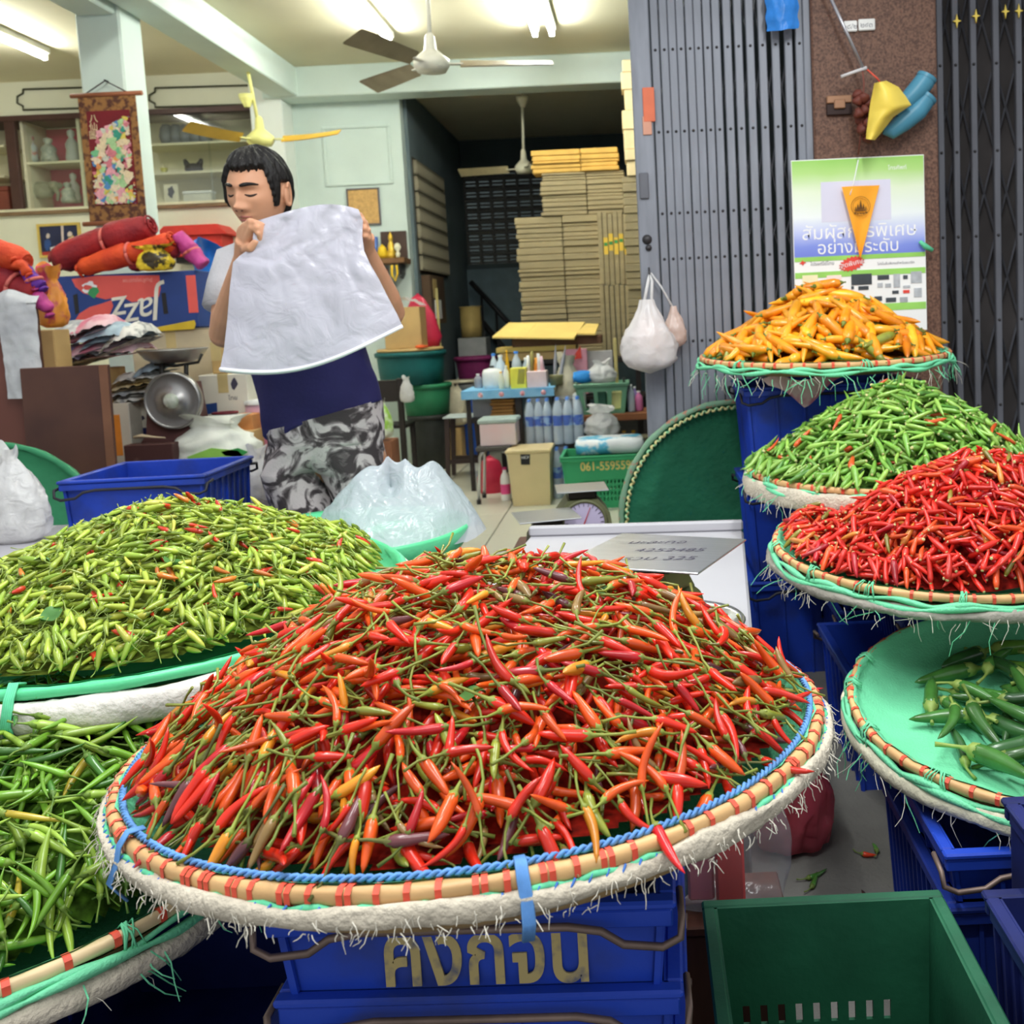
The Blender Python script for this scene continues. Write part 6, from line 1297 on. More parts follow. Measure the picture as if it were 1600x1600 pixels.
for px0, dy, h, r, m_, cm, lab, lb in ((766, 0.32, 0.24, 0.03, pet, cap_b, 'clear bottle with blue cap behind the rice cooker', pet_blue), (778, 0.28, 0.23, 0.035, M('pale_blue_bottle', (206, 222, 236), 0.3), cap_w, 'pale blue plump bottle right of the rice cooker', M('lilac_label', (150, 150, 200), 0.5)), (784, 0.06, 0.12, 0.018, M('cream_bottle', (226, 226, 206), 0.4), cap_y, 'small cream bottle with yellow cap at the table front', None), (791, 0.10, 0.16, 0.022, cap_w, cap_w, 'slim white bottle left of the yellow tissue box', None), (787, 0.34, 0.26, 0.014, cap_y, cap_y, 'tall thin yellow bottle behind the slim white one', None), (803, 0.30, 0.25, 0.035, pet, cap_b, 'clear bottle with pale blue cap behind the yellow tissue box', None), (817, 0.35, 0.2, 0.03, pet, cap_w, 'clear bottle with white cap behind the pink organizer', None), (740, 0.3, 0.10, 0.03, M('grey_jar', (150, 150, 160), 0.4), cap_w, 'small grey jar at the far left of the blue table', None)):
    bottle(lab, bxp(px0), TY+dy, bz, h, r, m_, cm, lab=lb)
t, _ = carton('tissue_box', 'bright yellow tissue box with striped side on the blue table', 797, 575, 822, 602, TY+0.03, 0.12, M('lemon_print', (240, 232, 90), 0.5), zb=bz, tape=False)
for k in range(6): a = at(811+k*1.8, 577, TY+0.03); b = at(809+k*1.8, 600, TY+0.03); t.part('stripe', MB().tube([Vector((a.x, TY+0.0285, a.z)), Vector((b.x, TY+0.0285, max(b.z, bz+0.01)))], 0.0016, 4), ink)
t, (xl, xr, z0, z1) = carton('pink_organizer', 'pale pink desk organizer filled with odds and ends on the blue table', 823, 580, 854, 602, TY+0.03, 0.14, M('pale_pink_plastic', (240, 214, 216), 0.4), zb=bz, tape=False)
for k, (px0, h, m_) in enumerate(((827, 0.11, white_flat), (832, 0.14, M('olive_odds', (150, 140, 80), 0.6)), (838, 0.09, M('orange_odds', (226, 150, 60), 0.6)), (843, 0.12, white_flat), (849, 0.10, M('pink_odds', (236, 200, 210), 0.6)))): t.part('contents', MB().tube([(bxp(px0), TY+0.09, z1), (bxp(px0)+0.01*sin(k), TY+0.09, z1+h)], [0.016, 0.010], 8), m_)
for k, (x0, y0, x1, y1) in enumerate(((866, 600, 868, 537), (872, 600, 884, 538), (876, 602, 878, 560))):
    a, b = at(x0, y0, TY+0.2), at(x1, y1, TY+0.2); a.z = bz+0.002; mid = a.lerp(b, 0.6)
    solo('knife', ('leftmost', 'slanting', 'shortest')[k]+' pale blade standing at the right end of the blue table', 'knife', MB().add([a+Vector((-0.008, -0.006, 0)), a+Vector((0.008, -0.006, 0)), mid+Vector((0.016, 0, 0)), b, mid+Vector((-0.010, 0, 0)), a+Vector((-0.008, 0.006, 0)), a+Vector((0.008, 0.006, 0))], [(0, 1, 2, 3, 4), (6, 5, 4, 3, 2), (0, 5, 6, 1), (1, 6, 2), (5, 0, 4)]), steel)
kh = T('knife_jar', 'olive jar holding blades at the right end of the blue table', 'jar', (at(870, 600, TY+0.2).x, TY+0.2, bz)); kh.part('jar', MB().lathe([(0, 0), (0.045, 0), (0.05, 0.07), (0.046, 0.075), (0.04, 0.004), (0, 0.004)], 20, (at(870, 600, TY+0.2).x+0.0, TY+0.2, bz)), M('olive_jar', (120, 116, 80), 0.5))
# below the table
xl, xr, z0, z1 = ext(736, 612, 770, 650, TY+0.2)
t, _ = carton('storage_box', 'clear plastic storage box under the blue table', 738, 616, 770, 652, TY+0.12, 0.25, M('smoky_plastic', (150, 152, 158), 0.3, alpha=0.8), tape=False)
for i in range(7):
    xl, xr, z0, z1 = ext(769, 612+5.5*i, 802, 617+5.5*i, TY+0.08); s_ = 0.006*((i*5) % 4)
    solo('folded_sack', ('topmost', 'second', 'third', 'fourth', 'fifth', 'sixth', 'lowest')[i]+' folded brown paper sack in the pile under the blue table', 'paper sack', MB().box((xl-s_, TY+0.08, z0), (xr+s_*0.5, TY+0.3, z1-0.001), bev=0.006), M('brown_paper', (168, 124, 70), 0.8, var=0.12), 'folded brown paper sacks under the blue table')
xl, xr, z0, z1 = ext(736, 652, 806, 660, TY+0.06); sh_ = T('low_shelf', 'low shelf board under the blue table', 'shelf', ((xl+xr)/2, TY+0.2, 0)); sh_.part('board', MB().box((xl, TY+0.05, z0), (xr, TY+0.42, z1-0.004)), dkw)
for x in (xl+0.01, xr-0.04): sh_.part('leg', MB().box((x, TY+0.3, 0), (x+0.03, TY+0.33, z0-0.001)), dkw)
# dark stool and steel stool
def stool(name, label, x0, x1, yt, yb, Y, dep, top_m, leg_m, th, splay=0.02, bar=True, round_=False):
    xl, xr, z0, z1 = ext(x0, yt, x1, yb, Y); t = T(name, label, 'stool', ((xl+xr)/2, Y+dep/2, 0))
    t.part('seat', MB().box((xl, Y, z1-th), (xr, Y+dep, z1), bev=0.006), top_m)
    for x, s in ((xl+0.03, -1), (xr-0.03, 1)):
        for y, q in ((Y+0.03, -1), (Y+dep-0.03, 1)):
            if round_: t.part('leg', MB().tube([(x-s*0.03, y, z1-th-0.004), (x-s*0.004, y, z1-th-0.012), (x+s*0.008, y, z1-th-0.04), (x+s*splay, y+q*splay*0.5, 0.012)], 0.011, 10), leg_m); t.part('foot', MB().tube([(x+s*splay, y+q*splay*0.5, 0.0), (x+s*splay, y+q*splay*0.5, 0.028)], 0.0145, 10), black_m)
            else: t.part('leg', MB().add([(x-0.018, y-0.018, z1-th-0.001), (x+0.018, y-0.018, z1-th-0.001), (x+0.018, y+0.018, z1-th-0.001), (x-0.018, y+0.018, z1-th-0.001), (x-0.015+s*splay, y-0.015, 0), (x+0.015+s*splay, y-0.015, 0), (x+0.015+s*splay, y+0.015, 0), (x-0.015+s*splay, y+0.015, 0)], [(0, 3, 2, 1), (4, 5, 6, 7), (0, 1, 5, 4), (1, 2, 6, 5), (2, 3, 7, 6), (3, 0, 4, 7)]), leg_m)
    if bar: 
        for y in (Y+0.03, Y+dep-0.03): t.part('stretcher', MB().box((xl+0.03, y-0.008, 0.12), (xr-0.03, y+0.008, 0.15)), leg_m)
    return t
stool('dark_stool', 'dark wooden stool with pale seat left of the blue table', 694, 752, 651, 748, 7.62, 0.30, M('pale_seat', (186, 196, 196), 0.5), M('dark_brown_leg', (58, 44, 42), 0.45), 0.012)
stool('steel_stool', 'low chrome-legged stool beside the beige box', 745, 800, 698, 778, 6.55, 0.26, M('dark_seat', (70, 66, 64), 0.4), steel, 0.03, 0.03, False, True)
t, (xl, xr, z0, z1) = carton('plastic_tub', 'white plastic tub with pink contents on the chrome-legged stool', 750, 662, 806, 700, 6.58, 0.22, M('milky_plastic', (222, 218, 220), 0.35, rgb2=(232, 196, 198), scale=3), tape=False, zb=ext(745, 698, 800, 778, 6.55)[3]+0.001)
t.part('lid', MB().box((xl-0.012, 6.57, z1+0.001), (xr+0.012, 6.81, z1+0.032), bev=0.008), M('grey_green_lid', (170, 186, 180), 0.4))
bottle('pink and white detergent bottle on the floor left of the beige box', at(790, 765, 6.66).x, 6.66, 0, 0.22, 0.032, cap_w, M('pink_cap', (214, 70, 130), 0.4), lab=M('pink_label', (226, 80, 140), 0.5))
solo('red_bag', 'red plastic bag on the floor behind the chrome stool', 'bag', MB().lathe([(0, 0), (0.09, 0), (0.1, 0.1), (0.06, 0.22), (0, 0.26)], 18, (at(772, 730, 7.2).x, 7.0, 0), sy=0.6, fn=lambda a, z: 1+0.12*sin(3*a+9*z)), M('crimson_film'))
# beige bin-shaped box
Y_ = 6.42; xl, xr, z0, z1 = ext(793, 703, 862, 783, Y_)
bb_ = T('beige_box', 'beige tapered bin with a small black label on the shop floor', 'bin', ((xl+xr)/2, Y_+0.14, 0))
bb_.part('body', MB().add([(xl+0.025, Y_, 0), (xr-0.02, Y_, 0), (xr-0.02, Y_+0.26, 0), (xl+0.025, Y_+0.26, 0), (xl+0.004, Y_-0.01, z1-0.02), (xr-0.004, Y_-0.01, z1-0.02), (xr-0.004, Y_+0.28, z1-0.02), (xl+0.004, Y_+0.28, z1-0.02)], [(3, 2, 1, 0), (4, 5, 6, 7), (0, 1, 5, 4), (1, 2, 6, 5), (2, 3, 7, 6), (3, 0, 4, 7)]), M('beige_plastic', (214, 194, 148), 0.5, var=0.04))
bb_.part('lid', MB().box((xl-0.006, Y_-0.018, z1-0.0195), (xr+0.006, Y_+0.29, z1+0.004), bev=0.006), M('beige_plastic'))
shape(bb_, 'black_label', [(813, 710), (828, 710), (828, 726), (814, 726)], Y_-0.011, black_m); wtext(bb_, 'HCF', 0.026, 820.5, 715, Y_-0.0135, white_flat)
# water packs: each bottle its own part
def pack(label, x0, y0, x1, y1, Y, nx, ny, zb):
    xl, xr, z0, z1 = ext(x0, y0, x1, y1, Y); r = (xr-xl)/nx/2; h = z1-zb
    t = T('water_pack', label, 'water pack', ((xl+xr)/2, Y+r*ny, zb), group=None)
    for i in range(nx):
        for j in range(ny):
            x, y = xl+r*(2*i+1), Y+r*(2*j+1); b = t.part('bottle', MB().lathe([(0, 0), (r*0.9, 0), (r*0.96, 0.01), (r*0.96, h*0.3), (r*0.9, h*0.33), (r*0.96, h*0.37), (r*0.96, h*0.7), (r*0.6, h*0.86), (r*0.3, h*0.93), (r*0.3, h*0.96), (0, h*0.96)], 16, (x, y, zb)), pet)
            child('label', MB().lathe([(r*0.965, h*0.40), (r*0.97, h*0.62)], 16, (x, y, zb)), pet_blue, b); child('cap', MB().lathe([(r*0.34, h*0.94), (r*0.34, h*0.995), (0, h)], 12, (x, y, zb)), cap_b, b)
    f = MB(); k = 0.003
    f.grid(lambda u, v: ((xl+xr)/2+((xr-xl)/2+k)*(1-0.25*max(0, v-0.72)/0.28)*max(-1, min(1, 1.3*cos(2*pi*u)))*1.0, Y+r*ny+(r*ny+k)*(1-0.25*max(0, v-0.72)/0.28)*max(-1, min(1, 1.3*sin(2*pi*u))), zb+0.002+(h+0.004)*v), 40, 12)
    t.part('shrink_film', f, film('shrink_film', (236, 242, 250), 0.10, 0.08, 0.35, 24)); return t
zp = 0.345
pack('left shrink-wrapped pack of water bottles behind the beige bin', 820, 624, 862, 702, 6.78, 3, 2, zp)
pack('right shrink-wrapped pack of water bottles, taller, behind the beige bin', 863, 621, 911, 702, 6.72, 3, 2, zp)
pack('lower shrink-wrapped pack of water bottles on the floor beside the green crate', 863, 700, 892, 782, 6.62, 2, 2, 0.0)
carton('cardboard_box', 'kraft box hidden under the left water pack', 818, 704, 862, 780, 6.78, 0.2, kraft, zb=0, tape=False)
# green slotted crate with the phone number
Y_ = 6.2; xl, xr, z0, z1 = ext(880, 712, 1008, 795, Y_)
gcr = make_crate('green plastic crate printed with a yellow phone number on the shop floor', ((xl+xr)/2, Y_+0.19, 0), 0, xr-xl, 0.38, z1, green_p, slots_front=slotgrid(0.18, 0.98, 16, 0.14, 0.58, 4, 0.5, 0.6), ribs=1, handle=False, taper=0.88, lip=0.03, text=('061-5595599', 0.075, 0.03, z1*0.80, M('faded_yellow_lettering', (222, 202, 120), 0.6), 0.86))
xl, xr, z0, z1 = ext(900, 688, 1004, 716, 6.28)
q_ = ext(880, 712, 1008, 795, Y_)[3]
solo('printed_packet', 'large blue and white printed packet lying on the green crate', 'packet', MB().lathe([(0, 0), (1, 0.02), (1.04, 0.5), (0.98, 0.98), (0, 1)], 40, mat=Matrix.Translation(((xl+xr)/2, 6.40, q_+0.003)) @ Matrix.Diagonal(((xr-xl)/2, 0.15, 0.085, 1)), fn=lambda a, z: min(1.25, 1/max(abs(cos(a)), abs(sin(a))))*(1+0.03*sin(5*a+9*z))), M('blue_white_print', (236, 240, 244), 0.35, rgb2=(90, 186, 224), scale=8, thr=(0.44, 0.5)))
xl, xr, z0, z1 = ext(905, 683, 1008, 696, 6.75); pl_ = T('dark_plank', 'dark plank lying behind the blue and white packet', 'plank', ((xl+xr)/2, 6.8, z0)); pl_.part('plank', MB().box((xl, 6.66, z0), (xr+0.06, 6.84, z1), bev=0.003), M('olive_plank', (90, 84, 64), 0.7))
for x in (xl+0.02, xr+0.0): pl_.part('support', MB().box((x, 6.7, 0), (x+0.04, 6.8, z0-0.001)), dkw)
ba = at(942, 690, 6.74); bag('open_white_bag', 'open white plastic bag standing behind the blue and white packet', (ba.x, 6.755, z1+0.001), 0.10, 0.075, 0.205, bag_white, 11, amp=0.4, neck=0.8, fill=white_flat)
# shelf with the see-through green basket
Y_ = 7.0; xl, xr, z0, z1 = ext(902, 646, 1012, 658, Y_)
ws = T('wooden_shelf', 'low brown wooden shelf at the foot of the card stacks on the right', 'shelf', ((xl+xr)/2, Y_+0.2, 0)); ws.part('board', MB().box((xl, Y_, z0), (xr+0.02, Y_+0.42, z1-0.006), bev=0.003), M('shelf_wood', (140, 88, 54), 0.6)); SZ = z1-0.006
ws.part('lower_board', MB().box((xl, Y_, 0.20), (xr+0.02, Y_+0.42, 0.22), bev=0.003), M('shelf_wood'))
for x in (xl, xr-0.03): ws.part('post', MB().box((x, Y_+0.01, 0), (x+0.03, Y_+0.04, z0-0.001)), dkw); ws.part('post', MB().box((x, Y_+0.38, 0), (x+0.03, Y_+0.41, z0-0.001)), dkw)
xl, xr, z0, z1 = ext(900, 600, 981, 648, Y_+0.02)
make_crate('pale green open basket full of small packets on the brown shelf', ((xl+xr)/2, Y_+0.17, SZ+0.001), 0, xr-xl, 0.28, z1-SZ, M('pale_green_plastic', (110, 160, 130), 0.35), slots_front=slotgrid(0.12, 1.0, 3, 0.12, 0.85, 1, 0.72, 0.85), ribs=1, handle=False, taper=0.82, lip=0.02, name='plastic_crate')
cl = (xl+xr)/2
solo('blue_cloth', 'bundled bright blue cloth on the pale green basket', 'cloth', MB().lathe([(0, 0), (0.07, 0.01), (0.085, 0.04), (0.06, 0.08), (0.02, 0.09), (0, 0.085)], 22, (at(911, 590, 7.1).x, 7.12, z1+0.004), sy=0.7, fn=lambda a, z: 1+0.2*sin(3*a+z*40)), M('bright_blue_cloth', (40, 130, 206), 0.7, bump=0.3))
bag('white_bag', 'white bag with yellow dot heaped on the pale green basket', (at(940, 600, 7.1).x, 7.14, z1+0.003), 0.10, 0.08, 0.15, bag_white, 13, neck=0.4)
for k, (x, y, m_, lab) in enumerate(((905, 622, white_flat, 'white packet inside the pale green basket'), (938, 625, M('bottle_green_packet', (60, 110, 90), 0.5), 'dark green packet inside the pale green basket'), (962, 618, M('yellow_white_packet', (226, 216, 150), 0.5), 'yellowish packet inside the pale green basket'))):
    p = at(x, y, 7.12); solo('packet', lab, 'packet', MB().box((p.x-0.045, 7.10, SZ+0.02), (p.x+0.045, 7.2, SZ+0.02+0.13), bev=0.012), m_)
bag('cream_bag', 'cream cloth bag behind the pale green basket, right of the blue table', (at(888, 640, 7.25).x, 7.3, 0.60), 0.09, 0.06, 0.30, M('cream_cloth', (206, 198, 176), 0.8, bump=0.2), 16, neck=0.6)
carton('storage_crate', 'dark crate under the cream cloth bag', 872, 640, 903, 720, 7.22, 0.2, dkw, zb=0, tape=False)
t, _ = carton('pink_board', 'folded pink board standing behind the goods on the right', 884, 545, 918, 592, 7.5, 0.02, M('pink_board', (224, 160, 178), 0.6), tape=False, zb=0.61)
t, _ = carton('grey_board', 'pale grey board standing beside the pink board', 905, 548, 958, 592, 7.56, 0.02, M('pale_grey_board', (186, 182, 184), 0.6), tape=False, zb=0.61)
shape(T('red_triangle_sign', 'small red triangular card above the pink board', 'card', at(900, 550, 7.46)), 'card', [(893, 562), (907, 540), (909, 560)], 7.46, red_p, 0.004)
rk = T('goods_rack', 'dark rack behind the brown shelf carrying the pink and grey boards', 'rack', (at(925, 600, 7.6).x, 7.6, 0)); xl, xr, z0, z1 = ext(880, 590, 1010, 600, 7.45); rk.part('board', MB().box((xl, 7.44, 0.575), (xr, 7.64, 0.6)), dkw)
for x in (xl+0.01, xr-0.04): rk.part('post', MB().box((x, 7.5, 0), (x+0.03, 7.53, 0.574)), dkw)
for k, (x, h, r, m_, cm, lab) in enumerate(((986, 0.19, 0.026, pet, cap_w, 'clear bottle at the right end of the brown shelf'), (976, 0.24, 0.02, M('dark_green_glass', (40, 60, 44), 0.2), black_m, 'dark glass bottle right of the pale green basket'), (998, 0.14, 0.028, M('pink_bottle', (226, 130, 180), 0.4), cap_w, 'pink bottle beside the gate post on the brown shelf'), (992, 0.17, 0.022, M('lilac_bottle', (160, 140, 200), 0.4), cap_w, 'lilac bottle between the clear and pink ones on the shelf'))):
    bottle(lab, at(x, 620, 7.1).x, 7.12+0.02*k, SZ+0.001, h, r, m_, cm)
for k, (x, m_) in enumerate(((975, M('beige_jar', (190, 180, 150), 0.5)), (990, M('amber_jar', (200, 150, 60), 0.5)))): bottle(('beige', 'amber')[k]+' jar on the lower board of the brown shelf', at(x, 680, 7.1).x, 7.12, 0.221, 0.15, 0.03, m_, cap_y)
solo('wooden_paddle', 'pale wooden paddle standing behind the white bag on the basket', 'paddle', MB().box((at(963, 580, 7.3).x-0.012, 7.3, 0.62), (at(963, 580, 7.3).x+0.014, 7.315, at(963, 528, 7.3).z), bev=0.005), M('pale_wood', (196, 180, 120), 0.6))
# ---------------- flattened cartons: every bundle its own object
crng = random.Random(21)
Yc = 8.1
plat = T('stack_table', 'dark sturdy table carrying the stacks of flattened cartons', 'table', (-0.45, 8.2, 0)); PZ = ext(808, 505, 940, 560, Yc)[2]
xl, xr, _, _ = ext(770, 505, 1003, 560, 7.85); plat.part('table_top', MB().box((xl, 7.85, PZ-0.04), (min(xr, 0.085), 8.4, PZ), bev=0.004), dkw)
for x in (xl+0.02, min(xr, 0.085)-0.06):
    for y in (7.88, 8.34): plat.part('leg', MB().box((x, y, 0), (x+0.04, y+0.04, PZ-0.041)), dkw)
def cardstack(x0, x1, ytop, ybot, Y, dep, n, mat, label, grp, zb=None, jit=0.012, fold=True, tilt=0.0):
    xl, xr, z0, z1 = ext(x0, ytop, x1, ybot, Y)
    if zb is not None: z0 = zb
    ORD = ('topmost', 'second', 'third', 'fourth', 'fifth', 'sixth', 'seventh', 'eighth', 'ninth', 'tenth', 'eleventh', 'twelfth', 'thirteenth', 'fourteenth', 'fifteenth', 'sixteenth')
    z = z0; hs = [crng.uniform(0.6, 1.4) for _ in range(n)]; s = sum(hs)
    for i in range(n):
        h = hs[i]/s*(z1-z0); dx = crng.uniform(-jit, jit)+tilt*(z-z0); m = xl+(xr-xl)*0.55; sag = crng.uniform(0, 0.3)*h
        mb = MB()
        for a, b in ((xl+dx, m-0.002), (m+0.002, xr+dx)): 
            e = 0.0012; la = z+e+(0 if a > xl+dx else sag*0.4); 
            mb.box((a, Y+crng.uniform(0, 0.02), z+e), (b, Y+dep, z+h-e), bev=min(0.006, h*0.3))
        if not fold: mb = MB().box((xl+dx, Y+crng.uniform(0, 0.02), z+0.0012), (xr+dx, Y+dep, z+h-0.0012), bev=min(0.006, h*0.3))
        k = n-1-i; lab = (ORD[k] if k == 0 else ORD[k]+' from top' if k < 14 else ('lowest' if i == 0 else ORD[i]+' from bottom'))+' '+label
        solo('flattened_carton', lab, 'carton', mb, mat, grp); z += h
    return z
zt = cardstack(810, 941, 337, 503, Yc, 0.24, 27, kraft_g, 'folded grey-brown carton of the tall lower stack', 'folded cartons of the tall lower stack', PZ)
zt2 = cardstack(846, 975, 268, 336, Yc+0.0, 0.24, 11, kraft_g, 'folded grey-brown carton of the set-back upper stack', 'folded cartons of the upper stack', zt+0.001)
cardstack(832, 968, 232, 268, Yc-0.01, 0.24, 5, M('amber_card', (206, 164, 84), 0.75, var=0.1), 'amber folded carton on the tall stack', 'amber folded cartons on top of the stack', zt2+0.001, 0.02)
# upright bundles right of the stack
for i in range(6):
    xa = 938+8*i; xl, xr, z0, z1 = ext(xa, 330+2*(i % 3), xa+7.2, 545, 8.0)
    t = T('upright_carton', 'flattened carton standing on edge in the upright row, '+('first', 'second', 'third', 'fourth', 'fifth', 'sixth')[i]+' from the left', 'carton', ((xl+xr)/2, 8.1, PZ))
    zm = (PZ+z1)/2
    t.part('lower_panel', MB().box((xl-0.01, 7.98, PZ+0.0), (xr-0.012, 8.2, zm-0.002), bev=0.004), kraft_g); t.part('upper_panel', MB().box((xl, 7.98, zm), (xr, 8.2, z1), bev=0.004), kraft_g)
    if i > 0: q0 = at(xa, 365+6*(i % 2), 7.98).z; t.part('printed_band', MB().box((xl+0.001, 7.9785, q0-0.13), (xr-0.001, 7.9797, q0)), M('yellow_band_print', (218, 180, 70), 0.6)); t.part('green_print', MB().box((xl+0.004, 7.9775, q0-0.045-0.02*(i % 3)), (xr-0.004, 7.9784, q0-0.02-0.02*(i % 3))), M('green_band_print', (50, 130, 70), 0.6))
cardstack(978, 1004, 275, 545, 7.9, 0.22, 24, kraft_g, 'folded grey-brown carton of the narrow stack by the gate', 'folded cartons of the narrow stack', PZ, 0.008, False)
xl, xr, z0, z1 = ext(974, 92, 1000, 274, 7.9)
zt3 = ext(978, 275, 1004, 545, 7.9)[3]
cardstack(974, 1000, 92, 274, 7.88, 0.22, 7, M('pale_cream_card', (226, 204, 158), 0.7, var=0.1), 'pale cream carton high beside the gate', 'pale cream cartons of the narrow stack', zt3+0.001, 0.015, False)
# yellow flats before the stack
t_ = T('yellow_carton', 'large flat yellow carton sloping toward the viewer before the card stack', 'carton', at(850, 526, 7.4))
def flatsheet(pts, Y0, Y1, th, split):
    mb = MB(); q = [at(x, y, Y0 if k < 2 else Y1) for k, (x, y) in enumerate(pts)]; d = Vector((0, 0, th))
    for a, b in split:
        c = [q[0].lerp(q[1], a), q[0].lerp(q[1], b), q[3].lerp(q[2], b), q[3].lerp(q[2], a)]; v = c+[p-d for p in c]
        mb.add(v, [(0, 1, 2, 3), (7, 6, 5, 4), (0, 4, 5, 1), (1, 5, 6, 2), (2, 6, 7, 3), (3, 7, 4, 0)])
    return mb
t_.part('left_panel', flatsheet([(769, 526), (897, 528), (914, 503), (795, 504)], 7.4, 7.75, 0.012, [(0, 0.38)]), yellow_card); t_.part('right_panel', flatsheet([(769, 526), (897, 528), (914, 503), (795, 504)], 7.4, 7.75, 0.012, [(0.384, 1)]), yellow_card)
t_.part('end_flap', flatsheet([(900, 520), (930, 521), (936, 506), (916, 505)], 7.5, 7.75, 0.012, [(0, 1)]), yellow_card)
for i, (x0, x1, y0, y1, m_, lab) in enumerate(((800, 940, 527, 540, M('brown_flat', (110, 76, 54), 0.7), 'dark brown flat carton under the large yellow one'), (775, 900, 541, 549, yellow_card, 'thin yellow flat carton near the bottom of the low pile'), (780, 905, 550, 562, kraft, 'lowest kraft flat carton of the low pile behind the bottles'))):
    carton('flat_carton', lab, x0, y0, x1, y1, 7.56, 0.28, m_, tape=False)
pz2 = ext(780, 550, 905, 562, 7.56)[2]; xl, xr, _, _ = ext(770, 563, 920, 590, 7.56)
fs_ = T('flat_stand', 'dark stand carrying the low pile of flat cartons', 'stand', ((xl+xr)/2, 7.7, 0)); fs_.part('board', MB().box((xl, 7.57, pz2-0.03), (xr, 7.83, pz2-0.001)), dkw)
for x in (xl+0.01, xr-0.04): fs_.part('leg', MB().box((x, 7.68, 0), (x+0.03, 7.71, pz2-0.031)), dkw)
# ---------------- shrine shelf and board on the partition
xl, xr, z0, z1 = ext(543, 294, 594, 352, 8.69)
pb = T('cork_board', 'small framed cork board hung on the mint partition wall', 'board', ((xl+xr)/2, 8.69, z0)); fm_ = M('grey_frame', (96, 92, 96), 0.5)
pb.part('cork', MB().box((xl+0.012, 8.683, z0+0.012), (xr-0.012, 8.698, z1-0.012)), M('cork', (206, 164, 104), 0.85, var=0.15, scale=40))
for lo, hi in (((xl, 8.678, z0), (xr, 8.698, z0+0.0119)), ((xl, 8.678, z1-0.0119), (xr, 8.698, z1)), ((xl, 8.678, z0+0.012), (xl+0.0119, 8.698, z1-0.012)), ((xr-0.0119, 8.678, z0+0.012), (xr, 8.698, z1-0.012))): pb.part('frame_bar', MB().box(lo, hi), fm_)
xl, xr, z0, z1 = ext(566, 404, 634, 416, 8.5)
shr = T('shrine_shelf', 'small wooden shrine shelf with gold offerings on the mint partition', 'shelf', ((xl+xr)/2, 8.6, z0)); wd = M('shrine_wood', (124, 88, 56), 0.55)
shr.part('board', MB().box((xl, 8.45, z0+0.02), (xr, 8.698, z1), bev=0.003), wd); shr.part('backboard', MB().box((xl+0.12, 8.68, z1), (xr-0.02, 8.698, ext(566, 362, 634, 404, 8.68)[3]), bev=0.003), M('shrine_back', (74, 56, 50), 0.6))
for s, x in ((0, xl+0.05), (1, xr-0.07)): shr.part('bracket', MB().prism([(x, z0-0.10), (x, z0+0.019), (x+0.02, z0+0.019), (x+0.02, z0-0.06)], 8.55, 8.697), dkw)
goldm = M('offering_gold', (226, 186, 70), 0.35, metal=0.4)
def offer(nm, lab, x, prof, m_, Y=8.56, cat='offering', n=16): solo(nm, lab, cat, MB().lathe(prof, n, (at(x, 400, Y).x, Y, z1+0.001)), m_)
offer('buddha_figure', 'small golden seated figure on the shrine shelf', 612, [(0, 0), (0.05, 0), (0.055, 0.02), (0.045, 0.05), (0.025, 0.07), (0.028, 0.10), (0.018, 0.13), (0.012, 0.14), (0.02, 0.16), (0.018, 0.185), (0.004, 0.21), (0, 0.23)], goldm, cat='statue')
offer('flower_garland', 'yellow garland lying on the shrine shelf', 598, [(0, 0), (0.03, 0), (0.045, 0.03), (0.03, 0.09), (0, 0.12)], M('marigold', (232, 190, 40), 0.7), 8.52)
offer('glass_cup', 'small pale cup on the left of the shrine shelf', 574, [(0, 0), (0.018, 0), (0.022, 0.07), (0.019, 0.07), (0.016, 0.004), (0, 0.004)], M('pale_cup', (206, 216, 214), 0.3), cat='cup')
offer('glass_cup', 'second pale cup beside the first on the shrine shelf', 583, [(0, 0), (0.018, 0), (0.022, 0.07), (0.019, 0.07), (0.016, 0.004), (0, 0.004)], M('pale_cup'), cat='cup')
offer('blue_card', 'little blue and white card propped on the shrine shelf', 588, [(0, 0), (0.024, 0), (0.024, 0.19), (0, 0.19)], M('blue_white_card', (90, 120, 190), 0.5), 8.64, 'card', 4)
offer('white_flower', 'white flowers in a vase at the right end of the shrine shelf', 622, [(0, 0), (0.014, 0), (0.02, 0.03), (0.01, 0.05), (0.03, 0.08), (0.02, 0.11), (0, 0.12)], M('white_yellow_bloom', (236, 230, 200), 0.7), 8.47, 'flowers')
gl_ = at(616, 414, 8.44); solo('hanging_garland', 'yellow flower garland hanging from the shrine shelf', 'garland', MB().tube([gl_+Vector((-0.02, 0, 0)), gl_+Vector((-0.024, 0, -0.08)), gl_+Vector((0, 0, -0.13)), gl_+Vector((0.022, 0, -0.07)), gl_+Vector((0.018, 0, 0))], 0.009, 7), M('marigold'))
xl, xr, z0, z1 = ext(589, 420, 606, 452, 8.66); solo('pink_calendar', 'narrow pink calendar card under the shrine shelf', 'calendar', MB().box((xl, 8.68, z0), (xr, 8.697, z1)), M('salmon_card', (226, 170, 150), 0.6))
bag('plastic_bag', 'greyish plastic bag hanging under the shrine shelf', (at(610, 470, 8.6).x, 8.62, at(610, 472, 8.6).z), 0.06, 0.05, 0.20, M('grey_film', (150, 150, 140), 0.4), 17, neck=0.3)
